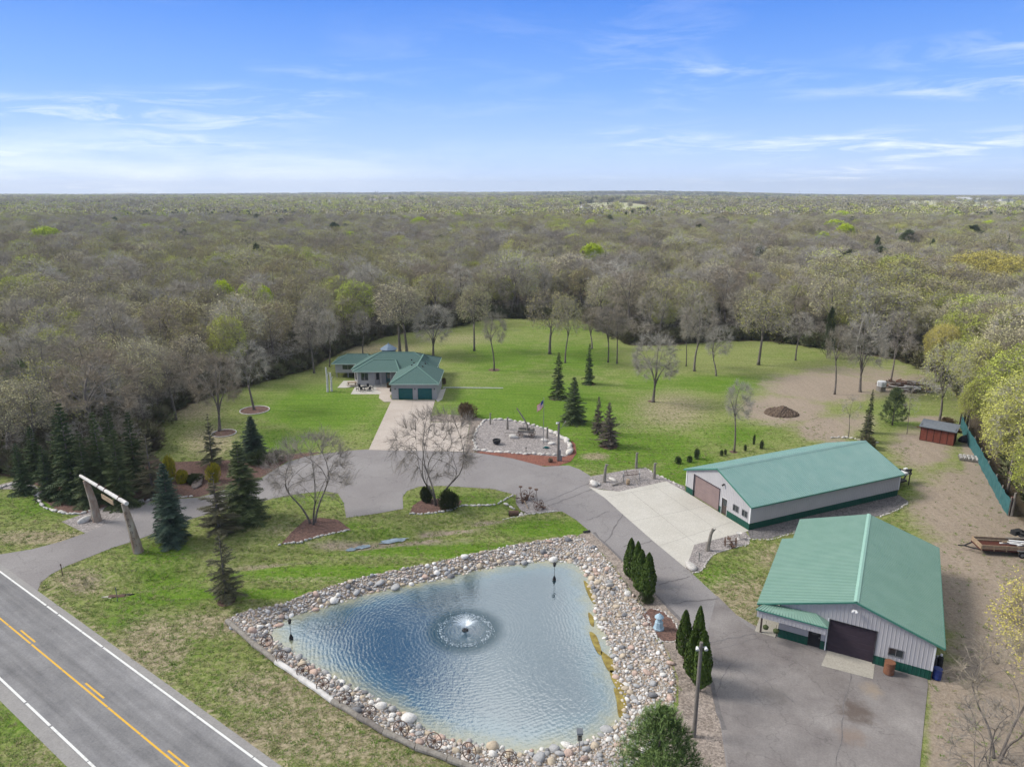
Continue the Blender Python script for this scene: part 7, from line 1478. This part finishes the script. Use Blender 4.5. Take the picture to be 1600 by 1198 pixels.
# log and lumber pile, white tank, dirt mound
def pile(px, py, L_, W_, H_, n, mt, label, name, seed, lr=(2, 4), cat='log pile'):
    x, y = G(px, py); t = thing(name, (x, y, 0), 0, label, cat); rr = random.Random(seed)
    for mtx in mt:
        m = MB()
        for _ in range(n // len(mt)):
            cx_, cy_ = rr.uniform(-L_, L_), rr.uniform(-W_, W_); z = rr.uniform(.1, H_ * (1 - (cx_ / L_) ** 2 * .7)); a = rr.gauss(-.35, .5); ln = rr.uniform(*lr) / 2; r = rr.uniform(.07, .16); dz = rr.uniform(-.3, .3); m.tube([(cx_ - math.cos(a) * ln, cy_ - math.sin(a) * ln, max(.08, z - dz)), (cx_ + math.cos(a) * ln, cy_ + math.sin(a) * ln, max(.08, z + dz))], [r, r * .8], 6)
        m.build('logs', mtx, t)
pile(1432, 610, 3.6, 1.6, 1.7, 90, ['log_white', 'weathered', 'rust'], 'heap of pale logs and grey boards at the clearing edge', 'log_pile', 4, (2.5, 5)); pile(1400, 603, 2.8, 1.2, 1.2, 60, ['rust', 'weathered', 'copper_brown'], 'heap of rusty brown scrap and brush beside the white tank', 'scrap_pile', 6, (1, 2.2), 'scrap pile'); pile(1468, 672, 2.6, 1.2, 1.0, 50, ['copper_brown', 'rust'], 'brown brush heap behind the red shed', 'brush_pile', 8, (1, 2), 'brush pile')
x, y = G(1376, 611); t = thing('water_tank', (x, y, 0), R(20), 'white caged water tank on a dark stand beside the scrap pile', 'tank'); m = MB(); m.box((0, 0, .5), (1.3, 1.1, 1.0)); m.build('stand', 'weathered', t); m = MB(); m.lathe([(.4, 1.0), (.82, 1.05), (.85, 1.95), (.75, 2.05), (.15, 2.1)], n=8); m.build('tank', 'white', t); m = MB()
for i in range(6): a = 1.047 * i; m.tube([(.87 * math.cos(a), .87 * math.sin(a), 1.0), (.87 * math.cos(a), .87 * math.sin(a), 2.05)], .02, 4)
m.torus((0, 0, 1.5), .87, .02, 'Z', 18, 4); m.build('cage', 'steel', t)
import bmesh
x, y = G(1221, 646); bm = bmesh.new(); bmesh.ops.create_grid(bm, x_segments=36, y_segments=26, size=1.0); rr = random.Random(2)
for v in bm.verts: r = math.hypot(v.co.x, v.co.y); v.co.z = max(0, 1 - r * r) * (.8 + .35 * math.sin(v.co.x * 5 + 1) * math.cos(v.co.y * 4)) + (rr.uniform(0, .2) if r < .95 else -.05); v.co.x *= 3.1; v.co.y *= 2.6; v.co.z *= 1.15
me_ = bpy.data.meshes.new('dirt_mound'); bm.to_mesh(me_); bm.free(); me_.materials.append(MATS['dirt_pile']); o = bpy.data.objects.new('dirt_mound', me_); COL.objects.link(o); o.location = (x, y, 0); tag(o, 'dark brown heap of soil on the bare patch beyond the long shop', 'dirt mound')
# barrels at the near shop
def barrel(px, py, mt, r, h, label, lid=None):
    x, y = G(px, py); t = thing('barrel', (x, y, .04), 0, label, 'barrel'); m = MB(); m.lathe([(r * .92, 0), (r, .05), (r, h * .32), (r * 1.04, h * .34), (r, h * .36), (r, h * .66), (r * 1.04, h * .68), (r, h * .7), (r, h - .04), (r * .95, h)], n=18); m.build('drum', mt, t); m = MB(); m.lathe([(r * 1.03, h), (r * 1.03, h + .04), (r * .2, h + .06)], n=18); m.build('lid', lid or mt, t)
barrel(1388, 1052, 'copper_brown', .4, 1.05, 'rusty brown barrel under the near shop window'); barrel(1463, 1060, 'barrel_blue', .33, .9, 'blue plastic barrel at the right corner of the near shop')
x, y = G(1467, 1046); t = thing('propane_tank', (x, y, 0), 0, 'slim dark tank with a white cap at the shop corner', 'tank'); m = MB(); m.lathe([(.18, 0), (.2, .1), (.2, 1.2), (.1, 1.35)], n=12); m.build('body', 'black', t); m = MB(); m.lathe([(.09, 1.35), (.1, 1.5), (.03, 1.55)], n=10); m.build('cap', 'white', t)
x, y = G(1462, 1042); m = MB(); m.box((0, 0, .45), (.5, .3, .9), .3); m.box((.1, 0, .95), (.3, .25, .25), .1); tag(m.build('electric_box', 'steel', loc=(x, y, 0)), 'grey utility box on the right wall corner of the near shop', 'utility box')
for k, (px, py, lb) in enumerate(((1196, 983, 'dark bicycle-like pump leaning inside the canopy, left'), (1212, 989, 'dark hanging basket under the canopy, right'))): x, y = G(px, py, 1.2); m = MB(); m.lathe([(.05, 0), (.22, .1), (.26, .3), (.1, .45)], (0, 0, 1.2), 10); m.tube([(0, 0, 1.6), (0, 0, 2.05)], .015, 4); tag(m.build('hanging_basket', 'shrub_dark', loc=(x, y, 0)), ['dark hanging basket at the left end of the shop canopy', 'dark hanging basket at the inner side of the shop canopy'][k], 'basket')
# ------------------------------------------------------------------ far houses, road, tower
FH = thing('far_house', (0, 0, 0), 0, 'x', 'house'); m = MB(); m.prism([(-6, -4), (6, -4), (6, 4), (-6, 4)], 0, 5); m.add([(-6, -4, 5), (-6, 4, 5), (-6, 0, 7.6), (6, -4, 5), (6, 4, 5), (6, 0, 7.6)], ((0, 2, 1), (3, 4, 5))); FHP = [m.build('wall', 'far_white', FH)]; m = MB(); m.add([(-6.6, -4.7, 4.8), (6.6, -4.7, 4.8), (6.6, 0, 7.8), (-6.6, 0, 7.8), (6.6, 4.7, 4.8), (-6.6, 4.7, 4.8)], ((0, 1, 2, 3), (3, 2, 4, 5))); FHP.append(m.build('roof', 'far_roof', FH)); m = MB()
for i in (-4, -1.5, 2.5): m.box((i, -4.03, 3), (1.3, .08, 1.5))
m.box((4.5, -4.03, 1.1), (2.2, .08, 2.2)); FHP.append(m.build('window', 'glass', FH))
far = [(492, 321, 'leftmost'), (508, 319, 'second'), (520, 322, 'third'), (545, 320, 'fourth'), (562, 318, 'fifth'), (583, 323, 'sixth'), (606, 320, 'seventh'), (628, 319, 'eighth'), (742, 322, 'ninth'), (760, 325, 'tenth'), (915, 334, 'eleventh')]
for i, (px, py, w) in enumerate(far):
    x, y = G(px, py); z = float(terrain([x], [y])[0]); lab = '%s pale far house from the left in the distant town strip' % w; a = R(rnd.uniform(-40, 40)); s = 1.5
    if i == 0: FH.location = (x, y, z); FH.rotation_euler = (0, 0, a); FH['label'] = lab; FH['group'] = 'far houses below the horizon'; FH.scale = (s, s, s)
    else: copy_thing(FH, FHP, (x, y, z), a, lab, scale=(s, s, s))
def farshed(px, py, L_, h, label, rot=0.1, roof='far_white'):
    x, y = G(px, py); z = float(terrain([x], [y])[0]); t = thing('far_barn', (x, y, z), rot, label, 'building'); w = L_ * .4; m = MB(); m.box((0, 0, h / 2), (L_, w, h)); m.build('wall', 'far_white', t); m = MB(); m.add([(-L_ / 2 - .5, -w / 2 - .5, h), (L_ / 2 + .5, -w / 2 - .5, h), (L_ / 2 + .5, 0, h + w * .22), (-L_ / 2 - .5, 0, h + w * .22), (L_ / 2 + .5, w / 2 + .5, h), (-L_ / 2 - .5, w / 2 + .5, h)], ((0, 1, 2, 3), (3, 2, 4, 5))); m.build('roof', roof, t)
farshed(951, 338, 34, 6, 'long pale-roofed far building right of the picture centre'); farshed(928, 336, 20, 6, 'smaller pale far building left of the long one', .5); farshed(1505, 321, 60, 7, 'pale far farm building at right below the horizon'); farshed(1518, 322, 45, 6, 'second pale far farm building at right'); farshed(198, 308, 150, 14, 'white flat building on the left horizon'); farshed(1570, 319, 40, 6, 'third pale far farm building near the right edge')
def path_far(name, px, w, m):
    pts = [Vector(G(*p)) for p in px]; mb = MB()
    for a, b in zip(pts, pts[1:]):
        n = Vector((-(b - a).y, (b - a).x)).normalized() * w / 2; k = 8
        for i in range(k):
            p, q = a.lerp(b, i / k), a.lerp(b, (i + 1) / k); mb.quad(*[(v.x, v.y, float(terrain([v.x], [v.y])[0]) + .5) for v in (p - n, q - n, q + n, p + n)])
    o = mb.build(name, m); tag(o, kind='structure')
    if o.data.polygons[0].normal.z < 0: o.data.flip_normals()
path_far('far_road', [(1500, 339), (1520, 333), (1545, 325), (1562, 320), (1575, 317)], 16, 'concrete')
x, y = G(1249, 303.5); t = thing('water_tower', (x, y, float(terrain([x], [y])[0])), 0, 'tiny water tower on the right horizon', 'water tower'); m = MB(); m.cyl((0, 0, 0), 3, 48, 8); m.build('column', 'far_white', t); m = MB(); m.lathe([(3, 44), (13, 50), (14, 56), (6, 62)], n=12); m.build('tank', 'far_white', t)
for k, px in enumerate((587, 591)):
    x, y = G(px, 304); m = MB(); m.cyl((0, 0, 0), 7, 44, 10); m.lathe([(7, 44), (4, 48), (.5, 50)], n=10); tag(m.build('far_silo', 'far_roof', loc=(x, y, float(terrain([x], [y])[0]))), ['left far silo on the horizon', 'right far silo on the horizon'][k], 'silo')
# ------------------------------------------------------------------ air
HAZE = True
if HAZE:
    m = bpy.data.materials.new('haze'); m.use_nodes = True; N = m.node_tree.nodes; N.clear(); out = N.new('ShaderNodeOutputMaterial'); v = N.new('ShaderNodeVolumePrincipled'); v.inputs['Color'].default_value = (.80, .88, 1.0, 1); v.inputs['Density'].default_value = .00012; v.inputs['Anisotropy'].default_value = .2
    m.node_tree.links.new(v.outputs[0], out.inputs['Volume']); mb = MB(); mb.box((0, 3300, 60), (14000, 9000, 160)); o = mb.build('haze', m); tag(o, kind='stuff')
for o in COL.objects:
    if o.parent is not None and 'category' in o: del o['category']
scene.cycles.max_bounces = 6; scene.cycles.diffuse_bounces = 2; scene.cycles.glossy_bounces = 2; scene.cycles.volume_bounces = 0; scene.cycles.use_denoising = True; scene.cycles.use_adaptive_sampling = True; scene.cycles.adaptive_threshold = 0.02
